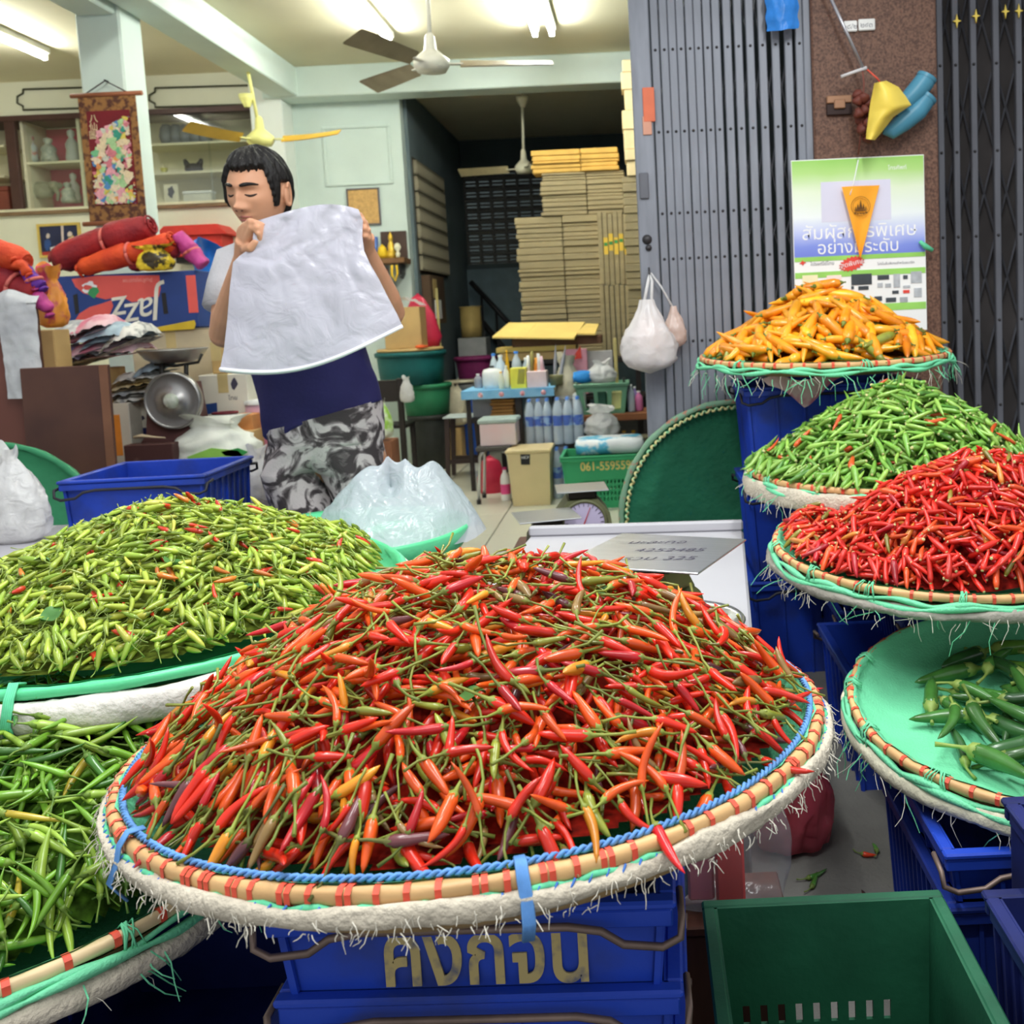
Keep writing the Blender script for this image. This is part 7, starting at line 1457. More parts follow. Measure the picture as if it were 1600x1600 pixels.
# wall cupboard strip below the vent strip
cxm_ = -1.80
wc = T('wall_cupboard', 'narrow wooden wall cupboard below the vent strip in the corridor', 'cupboard', (cxm_, 9.2, 1.2)); wc.part('body', MB().box((-1.838, 8.95, 1.18), (-1.76, 9.6, 1.60), bev=0.004), M('cupboard_wood', (92, 70, 50), 0.6)); wc.part('note', MB().box((-1.7598, 9.05, 1.40), (-1.757, 9.22, 1.57)), M('tan_note', (206, 180, 120), 0.7)); wc.part('white_box', MB().box((-1.7598, 9.08, 1.22), (-1.73, 9.24, 1.385)), white_flat)
mp = at(683, 550, 8.75); mop = T('mop', 'pale-handled mop leaning in the corridor corner', 'mop', (mp.x, 8.9, 0.0)); mop.part('handle', MB().tube([(mp.x, 8.9, 0.05), (mp.x-0.01, 8.95, at(683, 450, 8.9).z)], 0.012, 8), M('pale_wood')); mop.part('head', MB().lathe([(0, 0), (0.07, 0.01), (0.05, 0.14), (0.02, 0.2), (0, 0.2)], 18, (mp.x, 8.9, 0), fn=lambda a, z: 1+0.15*sin(9*a)), M('mop_cotton', (170, 166, 150), 0.9))
# ================================================================== cabinets, fans, lamps
# display cabinet set into the wall: shelves, dividers, figures, glass
dk = M('cabinet_frame', (74, 48, 42), 0.5, var=0.1); cw_ = M('cabinet_cream', (226, 220, 190), 0.6, var=0.04)
cabn = T('display_cabinet', 'glass-fronted display cabinet let into the cream wall', 'cabinet', ((cxl+cxr)/2, CWY+0.1, czb))
cabn.part('back_panel', MB().box((cxl+0.002, CWY+0.385, czb+0.002), (cxr-0.002, CWY+0.398, czt-0.002)), cw_)
cabn.part('floor_board', MB().box((cxl+0.002, CWY-0.02, czb+0.001), (cxr-0.002, CWY+0.384, czb+0.022)), cw_); cabn.part('top_board', MB().box((cxl+0.002, CWY, czt-0.02), (cxr-0.002, CWY+0.384, czt-0.001)), dk)
cabn.part('sill_rail', MB().box((cxl, CWY-0.035, czb-0.03), (cxr+0.02, CWY-0.002, czb), bev=0.004), M('rail_brown', (130, 104, 76), 0.5))
cabn.part('top_rail', MB().box((cxl, CWY-0.02, czt-0.03), (cxr, CWY-0.001, czt+0.012)), dk)
for px0 in (22, 409): xx = at(px0, 255, CWY).x; cabn.part('upright', MB().box((xx-0.04, CWY-0.02, czb+0.023), (xx+0.04, CWY+0.03, czt-0.031), bev=0.003), dk)
for px0 in (40, 128): xx = at(px0, 255, CWY+0.05).x; cabn.part('divider', MB().box((xx-0.012, CWY+0.04, czb+0.023), (xx+0.012, CWY+0.384, czt-0.021)), cw_)
pz1 = at(40, 257, CWY+0.1).z
x0_, x1_ = at(44, 257, CWY+0.1).x, at(132, 257, CWY+0.1).x
cabn.part('red_backing', MB().box((at(42, 250, CWY+0.3).x, CWY+0.378, czb+0.03), (at(116, 250, CWY+0.3).x, CWY+0.384, czt-0.03)), M('crimson_backing', (210, 84, 112), 0.6, var=0.06))
for (px0, px1, y) in ((46, 140, 257), (-60, 15, 233), (-60, 15, 280), (222, 400, 229), (222, 400, 274)):
    a, b = at(px0, y, CWY+0.12), at(px1, y, CWY+0.12); cabn.part('shelf', MB().box((a.x, CWY+0.05, a.z-0.012), (b.x, CWY+0.384, a.z+0.006)), cw_)
for (px0, px1) in ((46, 205), (230, 330), (326, 405)):
    a, b = at(px0, 250, CWY+0.01).x, at(px1, 250, CWY+0.01).x; yy_ = CWY+0.012+0.008*(px0 == 326); cabn.part('glass_pane', MB().box((a, yy_, czb+0.024), (b, yy_+0.004, czt-0.032)), glass_m)
def fig(nm, lab, x, y, Y, prof, m_, n=14, cat='figurine', sx=1, sy=1, fn=None): p = at(x, y, Y); solo(nm, lab, cat, MB().lathe(prof, n, (p.x, Y, p.z+0.008), sx=sx, sy=sy, fn=fn), m_)
porc = M('porcelain', (206, 206, 190), 0.3, rgb2=(150, 160, 150), scale=30); stonef = M('stone_figure', (150, 148, 124), 0.6, var=0.2, scale=20); dark_f = M('dark_pottery', (70, 66, 70), 0.4, var=0.2)
person_p = [(0, 0), (0.045, 0), (0.05, 0.03), (0.04, 0.08), (0.045, 0.12), (0.028, 0.15), (0.016, 0.165), (0.026, 0.185), (0.024, 0.21), (0, 0.225)]
fig('figurine', 'slim porcelain figurine at the left of the red-backed upper shelf', 52, 255, CWY+0.17, person_p, M('celadon_figure', (190, 200, 196), 0.3, rgb2=(190, 120, 110), scale=22, thr=(0.42, 0.5)))
fig('figurine', 'plump porcelain figurine on the red-backed upper shelf', 78, 255, CWY+0.17, [(a*1.35, b*0.9) for a, b in person_p], porc)
fig('figurine', 'pale figurine beside the scroll on the red-backed upper shelf', 115, 255, CWY+0.15, [(a*1.1, b*1.2) for a, b in person_p], M('pale_figure', (196, 200, 196), 0.4))
fig('elephant_figurine', 'grey stone animal figurine on the lower cabinet shelf', 68, 317, CWY+0.16, [(0, 0.03), (0.07, 0.035), (0.105, 0.08), (0.09, 0.135), (0.05, 0.16), (0, 0.165)], stonef, 18, sy=0.6)
p = at(86, 317, CWY+0.12); ef = T('animal_head', 'carved stone head with trunk beside the grey figurine', 'figurine', (p.x, CWY+0.13, p.z)); ef.part('head', MB().lathe([(0, 0.09), (0.03, 0.1), (0.045, 0.13), (0.03, 0.17), (0, 0.18)], 14, (p.x, CWY+0.13, p.z)), stonef); ef.part('trunk', MB().tube([(p.x+0.02, CWY+0.1, p.z+0.12), (p.x+0.05, CWY+0.09, p.z+0.07), (p.x+0.04, CWY+0.09, p.z+0.012)], [0.022, 0.016, 0.01], 10), stonef)
for s in (-1, 1): ef.part('ear', MB().lathe([(0, -0.004), (0.026, -0.002), (0.026, 0.002), (0, 0.004)], 12, mat=xf((p.x+s*0.045, CWY+0.13, p.z+0.14), pi/2, 0, 0.4*s)), stonef)
fig('figurine', 'white figurine at the right of the lower cabinet shelf', 108, 318, CWY+0.14, [(a*1.2, b*0.75) for a, b in person_p], porc, cat='figurine'); fig('figurine', 'tall orange-dotted figurine behind the white one on the lower shelf', 118, 318, CWY+0.22, [(a, b*1.1) for a, b in person_p], M('dotted_figure', (200, 196, 190), 0.4, rgb2=(220, 150, 60), scale=26, thr=(0.3, 0.36)))
fig('small_cup', 'little yellow cup on the middle shelf of the right cabinet', 257, 272, CWY+0.17, [(0, 0), (0.02, 0), (0.03, 0.04), (0.026, 0.04), (0.016, 0.006), (0, 0.006)], M('yellow_cup', (206, 200, 110), 0.4), cat='cup')
p = at(302, 272, CWY+0.16); tp = T('twin_teapot', 'dark twin-spouted pottery jar on the middle shelf', 'jar', (p.x, CWY+0.18, p.z)); tp.part('body', MB().lathe([(0, 0.008), (0.05, 0.01), (0.075, 0.04), (0.07, 0.075), (0.02, 0.09), (0, 0.09)], 20, (p.x, CWY+0.18, p.z), sy=0.7), dark_f)
for s in (-1, 1): tp.part('spout', MB().tube([(p.x+s*0.04, CWY+0.18, p.z+0.06), (p.x+s*0.062, CWY+0.18, p.z+0.10), (p.x+s*0.07, CWY+0.18, p.z+0.125)], [0.03, 0.02, 0.012], 10), dark_f)
xl, xr, z0, z1 = ext(256, 288, 278, 314, CWY+0.1); pt_ = T('small_picture', 'small framed picture with dark figure on the bottom cabinet shelf', 'picture', ((xl+xr)/2, CWY+0.11, czb+0.022)); pt_.part('frame', MB().box((xl, CWY+0.1, czb+0.0225), (xr, CWY+0.12, z1), bev=0.003), M('ivory_frame', (226, 220, 196), 0.5)); blob(pt_, 'dark_motif', 267, 300, 5, 9, CWY+0.0995, dark_f, 10, 2)
xl, xr, z0, z1 = ext(286, 298, 330, 314, CWY+0.12); t = T('glass_box', 'low pale box on the bottom cabinet shelf', 'box', ((xl+xr)/2, CWY+0.14, czb+0.022)); t.part('body', MB().box((xl, CWY+0.12, czb+0.0225), (xr, CWY+0.22, z1-0.02), bev=0.004), M('pale_box', (214, 212, 200), 0.5)); t.part('lid', MB().box((xl-0.004, CWY+0.116, z1-0.0195), (xr+0.004, CWY+0.224, z1), bev=0.003), white_flat)
for k in range(5): fig('dark_jar', 'dark jar in the row on the top shelf of the right cabinet', 262+15*k, 227, CWY+0.2, [(0, 0), (0.045, 0), (0.06, 0.06), (0.05, 0.13), (0.03, 0.16), (0, 0.16)], M('smoky_jar', (120, 124, 132), 0.4, var=0.2), 14, 'jar'); SC.objects[-1]['group'] = 'dark jars on the top cabinet shelf'
xl, xr, z0, z1 = ext(-30, 291, 13, 318, CWY+0.12); t = T('brown_box', 'brown leather box on the bottom shelf at the left edge', 'box', ((xl+xr)/2, CWY+0.2, czb+0.022)); t.part('body', MB().box((xl, CWY+0.12, czb+0.0225), (xr, CWY+0.3, z1-0.04), bev=0.005), M('russet_box', (130, 66, 52), 0.5)); t.part('lid', MB().box((xl-0.003, CWY+0.117, z1-0.0395), (xr+0.003, CWY+0.303, z1), bev=0.005), M('russet_box'))
# hanging scroll on the pillar
SY = 5.97; sc2 = T('hanging_scroll', 'embroidered hanging scroll with brocade border on the mint pillar', 'scroll', at(173, 350, SY))
A, B, Cc, D = at(122, 150, SY), at(212, 150, SY), at(142, 350, SY), at(225, 348, SY)
bro = M('brocade', (150, 106, 60), 0.7, rgb2=(84, 48, 36), scale=30, thr=(0.42, 0.55), bump=0.3)
xl, xr, z0, z1 = min(A.x, Cc.x)+0.02, B.x+0.02, Cc.z, A.z
xl = A.x+0.0; xr = B.x+0.0
sc2.part('brocade_panel', MB().box((xl, SY-0.008, z0), (xr, SY, z1)), bro)
sc2.part('maroon_field', MB().box((xl+0.042, SY-0.011, z0+0.10), (xr-0.04, SY-0.0081, z1-0.09)), M('maroon_silk', (112, 24, 34), 0.7))
rr_ = random.Random(8); cols = [(226, 206, 170), (226, 206, 170), (230, 210, 180), (120, 190, 140), (226, 150, 90), (226, 160, 170), (170, 206, 150), (90, 140, 190), (206, 206, 190), (214, 196, 90), (60, 150, 130), (206, 120, 130)]
emb = {}
fw_, fh_ = xr-xl-0.088, z1-z0-0.20
for k in range(330):
    u, v = rr_.random(), rr_.random()
    if v > 0.72+0.22*u: continue
    if u < 0.2 and v > 0.6: continue
    c = cols[rr_.randrange(len(cols))]; r = rr_.uniform(0.014, 0.038); cx_, cz_ = xl+0.044+fw_*u, z0+0.103+fh_*v; w = min(r, u*fw_+0.001, (1-u)*fw_+0.001, v*fh_+0.001)
    emb.setdefault(c, MB()).prism([(cx_+w*(0.7+0.3*sin(k+3*q))*cos(q), cz_+w*(0.8+0.2*cos(2*q+k))*sin(q)) for q in np.linspace(0, 2*pi, 11)[:-1]], SY-0.0125-0.00002*k, SY-0.011)
for c, mb in emb.items(): sc2.part('embroidery', mb, M('embroidery_%d_%d_%d' % c, c, 0.75, var=0.15, scale=60), stuff=True)
for ch_, y in (('八', 186), ('仙', 199), ('圖', 212)): wtext(sc2, ch_, 0.05, 146, y, SY-0.0122, M('cream_thread', (232, 216, 170), 0.7), nm='character')
for zz in (z0, z1): sc2.part('rod', MB().tube([(xl-0.04, SY-0.004, zz), (xr+0.04, SY-0.004, zz)], 0.014, 8), M('scroll_rod', (150, 90, 60), 0.5)); 
sc2.part('cord', MB().tube([(xl+0.03, SY-0.004, z1), ((xl+xr)/2, SY-0.006, z1+0.075), (xr-0.03, SY-0.004, z1)], 0.004, 5), black_m); sc2.part('nail', MB().tube([((xl+xr)/2, SY+0.03, z1+0.078), ((xl+xr)/2, SY-0.01, z1+0.078)], 0.005, 6), rivet_m)
# framed picture on the cream wall
PY2 = CWY-0.004; xl, xr, z0, z1 = ext(61, 349, 128, 402, PY2)
fp = T('framed_picture', 'picture in a thin gold frame, two seated figures, on the cream wall', 'picture', ((xl+xr)/2, PY2, z0))
fp.part('print', MB().box((xl+0.02, PY2-0.012, z0+0.02), (xr-0.02, PY2, z1-0.02)), M('dark_blue_print', (40, 44, 74), 0.5, var=0.2, scale=8))
for lo, hi in (((xl, PY2-0.02, z0), (xr, PY2, z0+0.0199)), ((xl, PY2-0.02, z1-0.0199), (xr, PY2, z1)), ((xl, PY2-0.02, z0+0.02), (xl+0.0199, PY2, z1-0.02)), ((xr-0.0199, PY2-0.02, z0+0.02), (xr, PY2, z1-0.02))): fp.part('frame_bar', MB().box(lo, hi), M('gold_frame', (206, 176, 90), 0.4))
PF = PY2-0.0121
shape(fp, 'red_floor', [(66, 394), (124, 389), (124, 400), (67, 400)], PF, M('red_carpet', (180, 60, 50), 0.6)); blob(fp, 'blue_robe', 74, 382, 5, 9, PF, M('blue_robe', (50, 80, 140), 0.6), 10, 1); blob(fp, 'white_cloth', 86, 389, 8, 4, PF, white_flat, 10, 3); blob(fp, 'ochre_robe', 112, 378, 6, 10, PF, M('ochre_robe', (206, 170, 110), 0.6), 10, 2); blob(fp, 'pale_head', 75, 369, 3, 4, PF, M('pale_print', (214, 196, 186), 0.6), 8, 0); blob(fp, 'pale_head', 109, 366, 4, 4, PF, M('pale_print'), 8, 0); shape(fp, 'pale_pillar', [(95, 350), (99, 350), (100, 386), (97, 386)], PF, M('pale_print')); blob(fp, 'pink_cloth', 118, 388, 6, 5, PF, M('rose_cloth_print', (222, 180, 176), 0.6), 9, 1)
# red shrine-like box on the wall shelf behind the man
xl, xr, z0, z1 = ext(248, 352, 346, 400, 8.25); rs = T('red_box', 'red lidded wooden box on a wall bracket behind the blue bag', 'box', ((xl+xr)/2, 8.35, z0)); redw = M('red_lacquer', (206, 54, 44), 0.5)
rs.part('body', MB().box((xl+0.02, 8.25, z0), (xr, CWY-0.002, z1-0.08), bev=0.004), redw); rs.part('lid', MB().prism([(xl-0.02, z1-0.079), (xr+0.06, z1-0.079), (xr-0.02, z1), (xl+0.06, z1)], 8.22, CWY-0.002), redw)
rs.part('bracket', MB().box((xl+0.1, 8.3, z0-0.05), (xr-0.1, CWY-0.002, z0-0.001)), dkw)
# ceiling fans
def fan(label, hub, top, rm, blades, blade_m, body_m, canopy=None, bl=0.58, bw=0.062, droop=0.0):
    t = T('ceiling_fan', label, 'fan', hub)
    t.part('rod', MB().tube([hub+Vector((0, 0, 0.05)), top], 0.012, 10), body_m)
    t.part('motor', MB().lathe([(0, -0.055), (rm*0.8, -0.05), (rm, -0.02), (rm, 0.015), (rm*0.75, 0.035), (rm*0.35, 0.07), (rm*0.28, 0.14), (0.014, 0.16)], 32, hub), body_m)
    cz_ = top.z-0.02 if canopy is None else canopy
    t.part('canopy', MB().lathe([(0.02, -0.09), (0.05, -0.03), (0.055, 0.0), (0, 0.0)], 24, (top.x, top.y, cz_)), body_m)
    for a in blades:
        d = Vector((cos(a), sin(a), 0)); n_ = Vector((-sin(a), cos(a), 0)); P = []; mb = MB()
        def f(u, v, k):
            w = bw*(0.55+0.6*u-0.15*u**4); return hub+d*(rm*0.9+0.07+bl*u)+n_*((v-0.5)*2*w)+Vector((0, 0, (v-0.5)*0.05+droop*u*u-0.004-k))
        mb.grid(lambda u, v: f(u, v, 0), 12, 4); mb.grid(lambda u, v: f(u, 1-v, 0.006), 12, 4)
        b = t.part('blade', mb, blade_m); child('blade_iron', MB().box((-0.02, -0.018, -0.012), (0.10, 0.018, -0.005), mat=Matrix.Translation(hub+d*(rm*0.75)) @ Matrix.Rotation(a, 4, 'Z')), body_m, b)
    return t
ivory = M('ivory_enamel', (232, 226, 200), 0.35); yel_b = M('mustard_blade', (206, 164, 60), 0.45, var=0.08); grey_b = M('taupe_blade', (160, 146, 120), 0.5)
fan('white ceiling fan in the middle of the shop ceiling', at(674, 98, 5.9), Vector((at(672, 40, 5.9).x, 5.9, CEIL)), 0.1, (0.15, 2.35, 4.3), grey_b, M('white_enamel', (232, 228, 214), 0.35), None, 0.52)
fan('yellow-bladed ceiling fan above the man beside the cabinet', at(407, 217, 7.6), Vector((at(383, 125, 7.6).x, 7.6, CEIL)), 0.095, (0.0, 2.0, 4.1), yel_b, M('pale_yellow_enamel', (226, 222, 140), 0.4), at(383, 168, 7.6).z+0.09, 0.42, 0.055, 0.03)
fan('ivory ceiling fan in the dark back room', at(819, 262, 9.2), Vector((at(816, 150, 9.2).x, 9.2, 3.16)), 0.08, (0.35, 3.0, 5.0), M('cream_blade', (222, 206, 160), 0.45), ivory, at(816, 157, 9.2).z+0.03, 0.45, 0.045)
# fluorescent tubes
emit = bpy.data.materials.new('tube_light'); emit.use_nodes = True; pbs = emit.node_tree.nodes['Principled BSDF']; pbs.inputs['Emission Color'].default_value = (0.97, 1, 0.93, 1); pbs.inputs['Emission Strength'].default_value = TUBE_STRENGTH; pbs.inputs['Base Color'].default_value = (1, 1, 1, 1)
for i, (tx, ty, lab) in enumerate(((-4.12, 6.95, 'fluorescent tube at the left edge of the ceiling beyond the pillar'), (-1.66, 6.95, 'fluorescent tube left of the white ceiling fan'), (-0.62, 6.95, 'left one of the twin fluorescent tubes right of the white fan'), (-0.50, 6.95, 'right one of the twin fluorescent tubes right of the white fan'), (-2.4, 4.6, 'fluorescent tube on the ceiling near the street, left one'), (-0.6, 4.6, 'fluorescent tube on the ceiling near the street, right one'))):
    t = T('tube_lamp', lab, 'lamp', (tx, ty, CEIL)); t.part('housing', MB().box((tx-0.03, ty-0.62, CEIL-0.05), (tx+0.03, ty+0.62, CEIL-0.001), bev=0.006), M('lamp_white', (236, 236, 232), 0.4))
    t.part('tube', MB().tube([(tx, ty-0.585, CEIL-0.075), (tx, ty+0.585, CEIL-0.075)], 0.0165, 12), emit)
    for s in (-1, 1): t.part('socket', MB().box((tx-0.018, ty+s*0.6-0.012, CEIL-0.095), (tx+0.018, ty+s*0.6+0.012, CEIL-0.051), bev=0.003), M('lamp_white'))
# ================================================================== the man holding up a plastic bag
from mathutils.bvhtree import BVHTree
skin_m = M('man_skin', (204, 150, 118), 0.5, var=0.06, scale=14, sub=0.12)
MY = 3.2
man = T('person', 'man in grey and navy shirt and camouflage shorts holding up a plastic bag', 'person', (at(520, 700, MY).x, MY, 0))
def ell(c, r, m=None, nu=20, nv=14):
    mb = MB(); mb.lathe([(0, -1)]+[(sin(pi*k/nv), -cos(pi*k/nv)) for k in range(1, nv)]+[(0, 1)], nu)
    mm = Matrix.Translation(Vector(c)) @ (m or Matrix()) @ Matrix.Diagonal((*r, 1)); mb.v = [tuple(mm @ Vector(p)) for p in mb.v]; return mb
def merge(a, b): a.add(b.v, b.f, 0, True); return a
# --- head in its own frame: faces -y, z up, eyes at z = 0
G = lambda x, z, cx, cz, sx, sz: exp(-((x-cx)/sx)**2-((z-cz)/sz)**2)
def headp(az, el, grow=0.0):
    d = Vector((sin(az)*cos(el), -cos(az)*cos(el), sin(el)))
    x, y, z = d.x*0.078, d.y*0.098, d.z*(0.106 if d.z > 0 else 0.122)
    if z < 0:
        t = min(1, -z/0.119); x *= 1-0.30*t**2.2
        if y > 0: y *= 1-0.42*t
        else: y *= 1-0.04*t**2; x *= 1-0.06*t
    if y > 0: y *= 1.02
    f = max(0, -d.y)
    if f > 0:
        dy = 0
        for s in (-1, 1):
            dy += -0.0115*G(x, z, s*0.031, 0.002, 0.018, 0.011)+0.0075*G(x, z, s*0.030, 0.021, 0.024, 0.007)+0.004*G(x, z, s*0.048, -0.022, 0.02, 0.018)+0.0125*G(x, z, s*0.0155, -0.042, 0.0078, 0.0075)
            dy += 0.0065*G(x, z, s*0.031, 0.000, 0.013, 0.0055)
        dy += 0.029*G(x, z, 0, -0.038, 0.0125, 0.011)+0.016*G(x, z, 0, -0.014, 0.0085, 0.022)+0.006*G(x, z, 0, 0.03, 0.03, 0.02)
        dy += 0.010*G(x, z, 0, -0.0635, 0.020, 0.0055)+0.011*G(x, z, 0, -0.0755, 0.017, 0.0055)-0.003*G(x, z, 0, -0.0695, 0.022, 0.0022)-0.003*G(x, z, 0, -0.088, 0.02, 0.005)+0.010*G(x, z, 0, -0.106, 0.02, 0.013)
        y -= dy*min(1, f*2)
    p = Vector((x, y, z))
    return p+d*grow
def headmesh(fn, nu=96, nv=80):
    mb = MB(); vs = [fn(2*pi*i/nu, -pi/2+pi*j/nv) for j in range(1, nv) for i in range(nu)]; n = len(vs); vs += [fn(0, -pi/2), fn(0, pi/2)]
    fs = [(j*nu+i, j*nu+(i+1) % nu, (j+1)*nu+(i+1) % nu, (j+1)*nu+i) for j in range(nv-2) for i in range(nu)]
    fs += [(n, (i+1) % nu, i) for i in range(nu)]+[(n+1, (nv-2)*nu+i, (nv-2)*nu+(i+1) % nu) for i in range(nu)]
    return mb.add(vs, fs, 0, True)
HM = Matrix.Translation(at(404, 299, MY-0.03)) @ Matrix.Rotation(radians(-14), 4, 'Z') @ Matrix.Rotation(radians(3), 4, 'Y') @ Matrix.Rotation(radians(9), 4, 'X') @ Matrix.Scale(1.06, 4)
hd = headmesh(lambda a, e: headp(a, e)); bvh = BVHTree.FromPolygons([Vector(p) for p in hd.v], hd.f)
def face(x, z, off=0.0):
    h = bvh.ray_cast(Vector((x, -0.4, z)), Vector((0, 1, 0))); return Vector((x, h[0].y-off, z)) if h[0] else Vector((x, -0.09, z))
body = MB(); body.add([HM @ Vector(p) for p in hd.v], hd.f, 0, True)
for s in (-1, 1):   # ears
    em = HM @ Matrix.Translation((s*0.081, 0.012, -0.012)) @ Matrix.Rotation(s*0.35, 4, 'Z') @ Matrix.Rotation(-0.15, 4, 'X')
    merge(body, ell((0, 0, 0), (0.009, 0.019, 0.032), em))
    er = MB().tube([em @ Vector((s*0.007, 0.018*cos(t), 0.031*sin(t)+0.002)) for t in np.linspace(-1.9, 2.6, 14)], 0.0052, 8); merge(body, er)
pt = lambda x, y, Y: at(x, y, Y)
neck_t, neck_b = HM @ Vector((0, 0.03, -0.085)), pt(432, 395, MY+0.03)
hip, chest = pt(515, 668, MY), pt(452, 440, MY+0.02)
merge(body, MB().tube([neck_t, (neck_t+neck_b)/2, neck_b], [0.058, 0.056, 0.066], 18))
spine = [pt(440, 402, MY+0.02), pt(452, 450, MY+0.01), pt(470, 520, MY), pt(492, 590, MY), pt(508, 640, MY), pt(517, 690, MY), pt(520, 715, MY)]
merge(body, MB().tube(spine, [0.085, 0.105, 0.108, 0.108, 0.112, 0.118, 0.085], 24, flat=1.0))
sh_l, sh_r = pt(366, 418, MY+0.02), pt(520, 414, MY+0.06)
merge(body, MB().tube([sh_l, neck_b+Vector((0, 0, -0.02)), sh_r], [0.055, 0.07, 0.055], 16)); merge(body, ell(sh_l, (0.06, 0.06, 0.06))); merge(body, ell(sh_r, (0.06, 0.06, 0.06)))
el_l, wr_l = pt(349, 522, MY-0.06), pt(380, 402, MY-0.27)
el_r, wr_r = pt(612, 488, MY-0.04), pt(571, 390, MY-0.25)
for a, b, c, ra in ((sh_l, el_l, wr_l, 0.052), (sh_r, el_r, wr_r, 0.050)):
    merge(body, MB().tube([a, a.lerp(b, 0.35), a.lerp(b, 0.75), b], [ra, ra*1.02, ra*0.86, ra*0.80], 16)); merge(body, ell(b, (ra*0.8,)*3))
    merge(body, MB().tube([b, b.lerp(c, 0.25), b.lerp(c, 0.6), c], [ra*0.80, ra*0.86, ra*0.70, 0.026], 16, flat=0.95))
# hands: palm, four bent fingers, thumb off the side of the palm
def hand(wrist, knuckles, mids, tips, thumb, palm_r, fr=0.0088):
    kc = sum((k for k in knuckles), Vector())/4
    for k in knuckles: merge(body, MB().tube([wrist.lerp(kc, 0.1), wrist.lerp(k, 0.6), k], [0.017, 0.016, 0.0115], 10))
    merge(body, MB().tube([wrist, wrist.lerp(kc, 0.55)], [0.026, 0.027], 14))
    for i, (k, m_, t_) in enumerate(zip(knuckles, mids, tips)):
        f = fr*(1, 1.03, 0.98, 0.86)[i]; merge(body, MB().tube([k, k.lerp(m_, 0.5), m_, m_.lerp(t_, 0.5), t_], [f*1.2, f*1.05, f*1.08, f*0.95, f*0.8], 10)); merge(body, ell(t_, (f*0.82,)*3))
    merge(body, MB().tube(thumb, [0.014, 0.0125, 0.0108, 0.0092], 10)); merge(body, ell(thumb[-1], (0.0093,)*3))
hy = MY-0.33
hand(wr_l, [pt(376, 359, hy+0.03), pt(381, 353, hy+0.015), pt(388, 351, hy), pt(395, 354, hy-0.012)][::1],
     [pt(391, 345, hy-0.01), pt(399, 348, hy-0.015), pt(403, 356, hy-0.02), pt(404, 365, hy-0.02)], [pt(410, 351, hy-0.005), pt(413, 360, hy-0.004), pt(412, 370, hy-0.004), pt(409, 378, hy-0.006)],
     [pt(383, 391, hy+0.02), pt(392, 387, hy-0.01), pt(399, 379, hy-0.012), pt(406, 371, hy+0.012)], 0.03)
hy2 = MY-0.31
hand(wr_r, [pt(563, 338, hy2), pt(569, 346, hy2-0.004), pt(573, 357, hy2-0.004), pt(574, 369, hy2)],
     [pt(553, 331, hy2-0.018), pt(558, 344, hy2-0.024), pt(560, 357, hy2-0.024), pt(561, 369, hy2-0.02)], [pt(541, 333, hy2-0.012), pt(547, 350, hy2-0.014), pt(549, 363, hy2-0.014), pt(552, 375, hy2-0.01)],
     [pt(570, 382, hy2+0.03), pt(563, 372, hy2+0.045), pt(556, 360, hy2+0.04), pt(549, 350, hy2+0.025)], 0.03)
# legs and feet
for s, k0, k1 in ((-1, (478, 725), (462, 900)), (1, (560, 720), (590, 885))):
    hipj = pt(*k0, MY); kn = Vector((pt(*k1, MY).x, MY-0.03, 0.47)); an = Vector((kn.x+0.005*s, MY+0.02, 0.085))
    merge(body, MB().tube([pt(517+s*32, 690, MY), hipj, hipj.lerp(kn, 0.5), kn], [0.085, 0.088, 0.074, 0.056], 18)); merge(body, ell(kn, (0.056,)*3))
    merge(body, MB().tube([kn, kn.lerp(an, 0.3), kn.lerp(an, 0.7), an], [0.054, 0.056, 0.044, 0.036], 16)); merge(body, MB().tube([an+Vector((0, 0.03, -0.04)), an+Vector((0, -0.06, -0.05)), an+Vector((0.01*s, -0.16, -0.062))], [0.04, 0.038, 0.022], 14))
me = body.mesh('person_body', skin_m); bo = bpy.data.objects.new('tmp_body', me); COL.objects.link(bo)
md = bo.modifiers.new('r', 'REMESH'); md.mode = 'VOXEL'; md.voxel_size = 0.0036; md.use_smooth_shade = True
ms = bo.modifiers.new('s', 'SMOOTH'); ms.factor = 0.5; ms.iterations = 3
dg = bpy.context.evaluated_depsgraph_get(); me2 = bpy.data.meshes.new_from_object(bo.evaluated_get(dg)); bpy.data.objects.remove(bo)
me2.materials.clear(); me2.materials.append(skin_m); me2.polygons.foreach_set('use_smooth', [True]*len(me2.polygons)); me2.name = 'body'
man.part('body', me2)
hw = lambda p: HM @ p
# --- face details and hair
hair_m = M('black_hair', (24, 21, 20), 0.5, var=0.4, scale=40, stretch=(1, 1, 0.25), bump=0.6, bscale=120, spec=0.35)
dark_lash = M('lash', (38, 26, 24), 0.6)
for s in (-1, 1):
    bp2 = [(s*(0.012+0.040*t), 0.0205+0.006*sin(pi*t*0.75)-0.003*t) for t in np.linspace(0, 1, 9)]
    man.part('eyebrow', MB().tube([hw(face(x, z, 0.0015)) for x, z in bp2], [0.0034, 0.0052, 0.0058, 0.0056, 0.0052, 0.0046, 0.004, 0.003, 0.0018], 8), hair_m)
    lp_ = [(s*(0.017+0.029*t), -0.0035-0.0045*sin(pi*t)) for t in np.linspace(0, 1, 9)]
    man.part('eyelid', MB().tube([hw(face(x, z, 0.0006)) for x, z in lp_], [0.001, 0.0022, 0.0030, 0.0033, 0.0034, 0.0033, 0.0030, 0.0024, 0.001], 6), dark_lash, label='lowered eyelid with dark lashes')
    man.part('nostril', MB().tube([hw(face(s*0.006, -0.0475, 0.0)), hw(face(s*0.0115, -0.0468, 0.0))], 0.0026, 6), M('nostril_shadow', (92, 52, 44), 0.8))
lipm = M('lip', (168, 100, 92), 0.45)
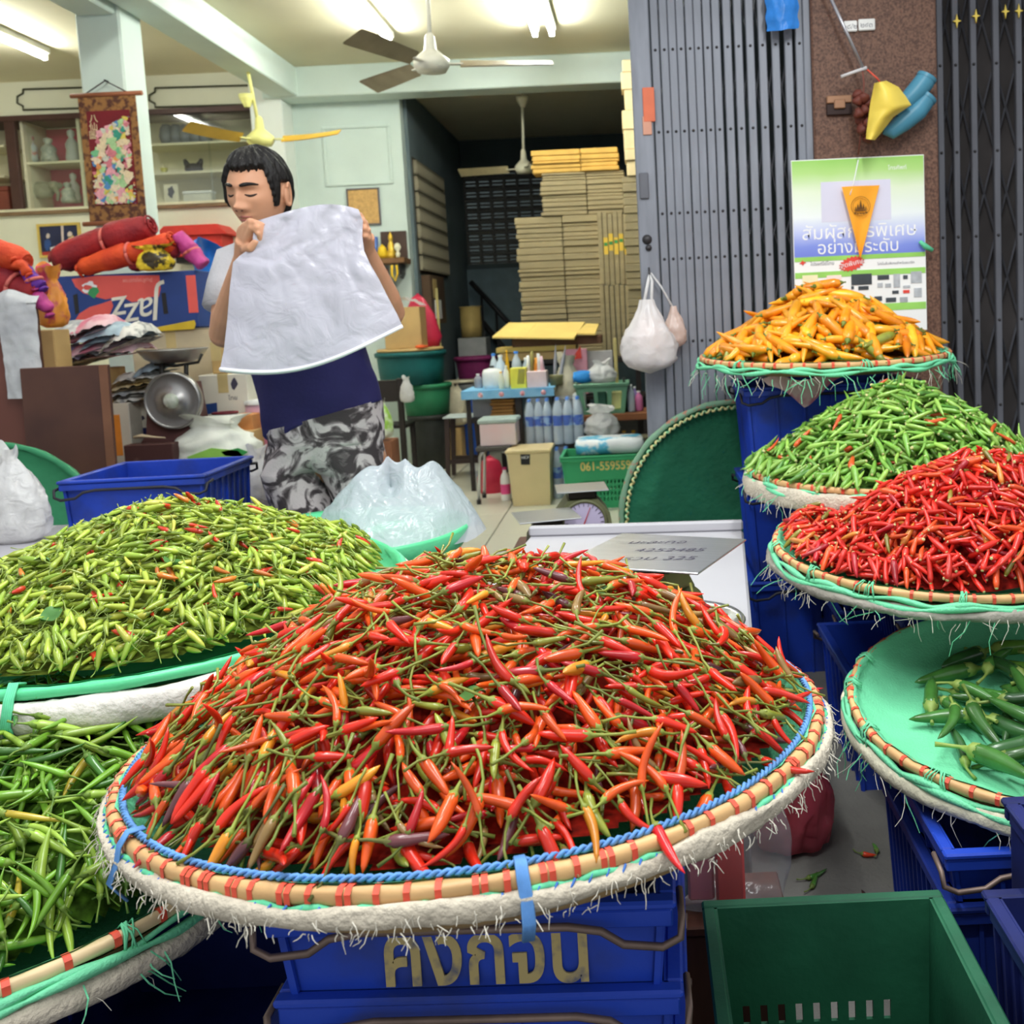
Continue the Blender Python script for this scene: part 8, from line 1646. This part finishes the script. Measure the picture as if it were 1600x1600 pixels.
for nm, z0, r in (('upper_lip', -0.0645, 0.0030), ('lower_lip', -0.0750, 0.0034)):
    L_ = [(x, z0-0.10*abs(x)*(1 if nm == 'lower_lip' else -0.0)*-0.6-(0.06*abs(x) if nm == 'upper_lip' else 0)) for x in np.linspace(-0.022, 0.022, 11)]
    man.part(nm, MB().tube([hw(face(x, z, -0.0008)) for x, z in L_], [r*sqrt(max(0.03, 1-(x/0.0235)**2)) for x, z in L_], 8), lipm)
def hairfn(a, e):
    a2 = (a+pi) % (2*pi)-pi; p = headp(a, e); f = abs(a2)
    line = 0.058-0.004*cos(3*a2+0.6)-0.005*sin(2*a2) if f < 0.95 else (0.06-(f-0.95)*0.42 if f < 1.2 else (-0.045 if f < 1.36 else (0.018 if f < 1.85 else -0.075)))
    if f < 0.8: line += 0.003*sin(a2*23+1)+0.0022*sin(a2*41)
    t = (p.z-line)/0.009; t = max(0, min(1, t)); t = t*t*(3-2*t)
    g = -0.012+t*(0.012+0.012+0.010*max(0, sin(e))*(1.0)+0.0035*sin(a2*19+e*6)*0.7+0.003*nz((p.x*60, p.y*60, p.z*30)))
    return headp(a, e, g)
hm = headmesh(hairfn, 150, 110); man.part('hair', MB().add([HM @ Vector(p) for p in hm.v], hm.f, 0, True), hair_m, label='short black hair')
# --- clothes
shirt_g = M('grey_tshirt', (190, 188, 192), 0.85, var=0.06, scale=14, bump=0.15, bscale=80); shirt_n = M('navy_tshirt', (34, 32, 84), 0.8, var=0.1, scale=10, bump=0.15, bscale=80)
rows = [((434, 388), 0.075, 0.07), ((440, 402), 0.150, 0.085), ((446, 418), 0.190, 0.105), ((453, 450), 0.185, 0.125), ((465, 500), 0.180, 0.132), ((477, 540), 0.178, 0.132), ((488, 580), 0.178, 0.134), ((498, 620), 0.180, 0.140), ((506, 652), 0.184, 0.146), ((507, 657), 0.180, 0.142)]
def shirt(u, v, lo, hi):
    q = lo+(hi-lo)*v; k = min(int(q), len(rows)-2); f = q-k; (ax_, ay_), rx, ry = rows[k]; (bx_, by_), sx2, sy2 = rows[k+1]; a = 2*pi*u
    c = pt(ax_+(bx_-ax_)*f, ay_+(by_-ay_)*f, MY+0.01); rx = rx+(sx2-rx)*f; ry = ry+(sy2-ry)*f
    w = 1+0.035*nz((cos(a)*2, sin(a)*2, q*0.8), 1.3, 4)+(0.02*sin(5*a+q*2) if q > 5 else 0)
    tl = -0.055*cos(a)*(q/8.5) if q > 4 else 0
    return (c.x+rx*cos(a)*w, c.y+ry*sin(a)*w, c.z-tl*0.9*(1 if q > 5 else q-4))
man.part('shirt', MB().grid(lambda u, v: shirt(u, v, 0, 5), 48, 40), shirt_g, label='pale grey upper shirt')
man.part('shirt_panel', MB().grid(lambda u, v: shirt(u, v, 4.95, 9), 48, 40), shirt_n, label='navy lower part of the shirt')
for a, b, f, nm in ((sh_l, el_l, 0.62, 'left'), (sh_r, el_r, 0.55, 'right')):
    e_ = a.lerp(b, f); d = (b-a).normalized()
    man.part('sleeve', MB().tube([neck_b.lerp(a, 0.45)+Vector((0, 0, 0.0)), a+Vector((0, 0, 0.004)), a.lerp(b, 0.25), e_, e_+d*0.004, e_-d*0.004], [0.072, 0.070, 0.071, 0.074, 0.071, 0.064], 22, cap=False), shirt_g)
camo = M('camouflage_print', (196, 188, 188), 0.85, rgb2=(64, 58, 60), scale=13, thr=(0.43, 0.56), detail=7, bump=0.2, bscale=60)
cn = camo.node_tree.nodes
for n_ in cn:
    if n_.type == 'TEX_NOISE': n_.inputs['Distortion'].default_value = 1.6
for n_ in cn:
    if n_.type == 'VALTORGB':
        e_ = n_.color_ramp.elements.new(0.495); e_.color = (*lin((118, 110, 112)), 1)
sh = MB()
def short(u, v, s):
    a = 2*pi*u; tops = ((507, 648), (512, 690), (500+s*40 if s < 0 else 553, 735), (480 if s < 0 else 582, 800), (470 if s < 0 else 596, 860))
    rx = (0.176, 0.178, 0.098, 0.102, 0.106); ry = (0.140, 0.145, 0.128, 0.118, 0.115)
    q = v*4; k = min(int(q), 3); f = q-k; f = f*f*(3-2*f) if k == 1 else f
    px1, py1 = tops[k]; px2, py2 = tops[k+1]; c = pt(px1+(px2-px1)*f, py1+(py2-py1)*f, MY)
    w = 1+0.05*nz((cos(a)*2, sin(a)*2+s, q), 1.4, 2+s)+0.02*sin(7*a+3*q)
    return (c.x+(rx[k]+(rx[k+1]-rx[k])*f)*cos(a)*w, c.y+(ry[k]+(ry[k+1]-ry[k])*f)*sin(a)*w, c.z+0.04*cos(a)*max(0, 1-q))
for s in (-1, 1): sh.grid(lambda u, v: short(u, v, s), 40, 44)
man.part('shorts', sh, camo, label='grey camouflage-print shorts')
# --- the bag held up between both hands
BY = MY-0.34
left = [(401, 345), (396, 362), (394, 386), (374, 400), (364, 410), (359, 450), (355, 500), (350, 545), (343, 581)]
right = [(560, 327), (567, 345), (566, 368), (569, 392), (578, 412), (592, 436), (606, 464), (621, 492), (630, 512)]
topc = lambda u: (401+(560-401)*u, 345+(327-345)*u-9*sin(pi*u)-6*sin(pi*u*u))
botc = lambda u: (343+(630-343)*u, 581+(512-581)*u+33*sin(pi*min(1, u*1.0))*(1-0.25*u))
def pick(L_, v):
    q = v*(len(L_)-1); k = min(int(q), len(L_)-2); f = q-k; return (L_[k][0]*(1-f)+L_[k+1][0]*f, L_[k][1]*(1-f)+L_[k+1][1]*f)
def sheet(u, v, off):
    l, r, t_, b_ = pick(left, v), pick(right, v), topc(u), botc(u)
    c0 = left[0], right[0], left[-1], right[-1]
    f = [(1-u)*l[i]+u*r[i]+(1-v)*t_[i]+v*b_[i]-((1-u)*(1-v)*c0[0][i]+u*(1-v)*c0[1][i]+(1-u)*v*c0[2][i]+u*v*c0[3][i]) for i in (0, 1)]
    wr = 0.009*crumple((u*1.3, v*1.1, 0.2), 2.4, 5)+0.0035*crumple((u, v, 0.7), 6, 1)+0.010*sin(3*pi*u+4*v)*(0.3+v)
    if v < 0.3: wr += 0.014*sin(16*u+20*v)*(0.3-v)*2
    e = 0.02*sin(pi*u)*(v**0.5)
    return tuple(at(f[0], f[1], BY-0.02*v+wr+off*e))
bg_ = T('plastic_bag', 'large empty translucent plastic bag held up in both hands by the man', 'bag', at(470, 560, BY))
fm = film('held_bag_film', (218, 216, 228), 0.84, 0.3, 0.3, 16)
bg_.part('front_film', MB().grid(lambda u, v: sheet(u, v, -1), 64, 64), fm); bg_.part('back_film', MB().grid(lambda u, v: sheet(u, v, 1.2), 48, 48), fm)
bg_.part('bottom_seam', MB().tube([Vector(sheet(u, 0.985, -1)) for u in np.linspace(0, 1, 40)], 0.006, 6), M('bag_seam', (240, 240, 246), 0.5))
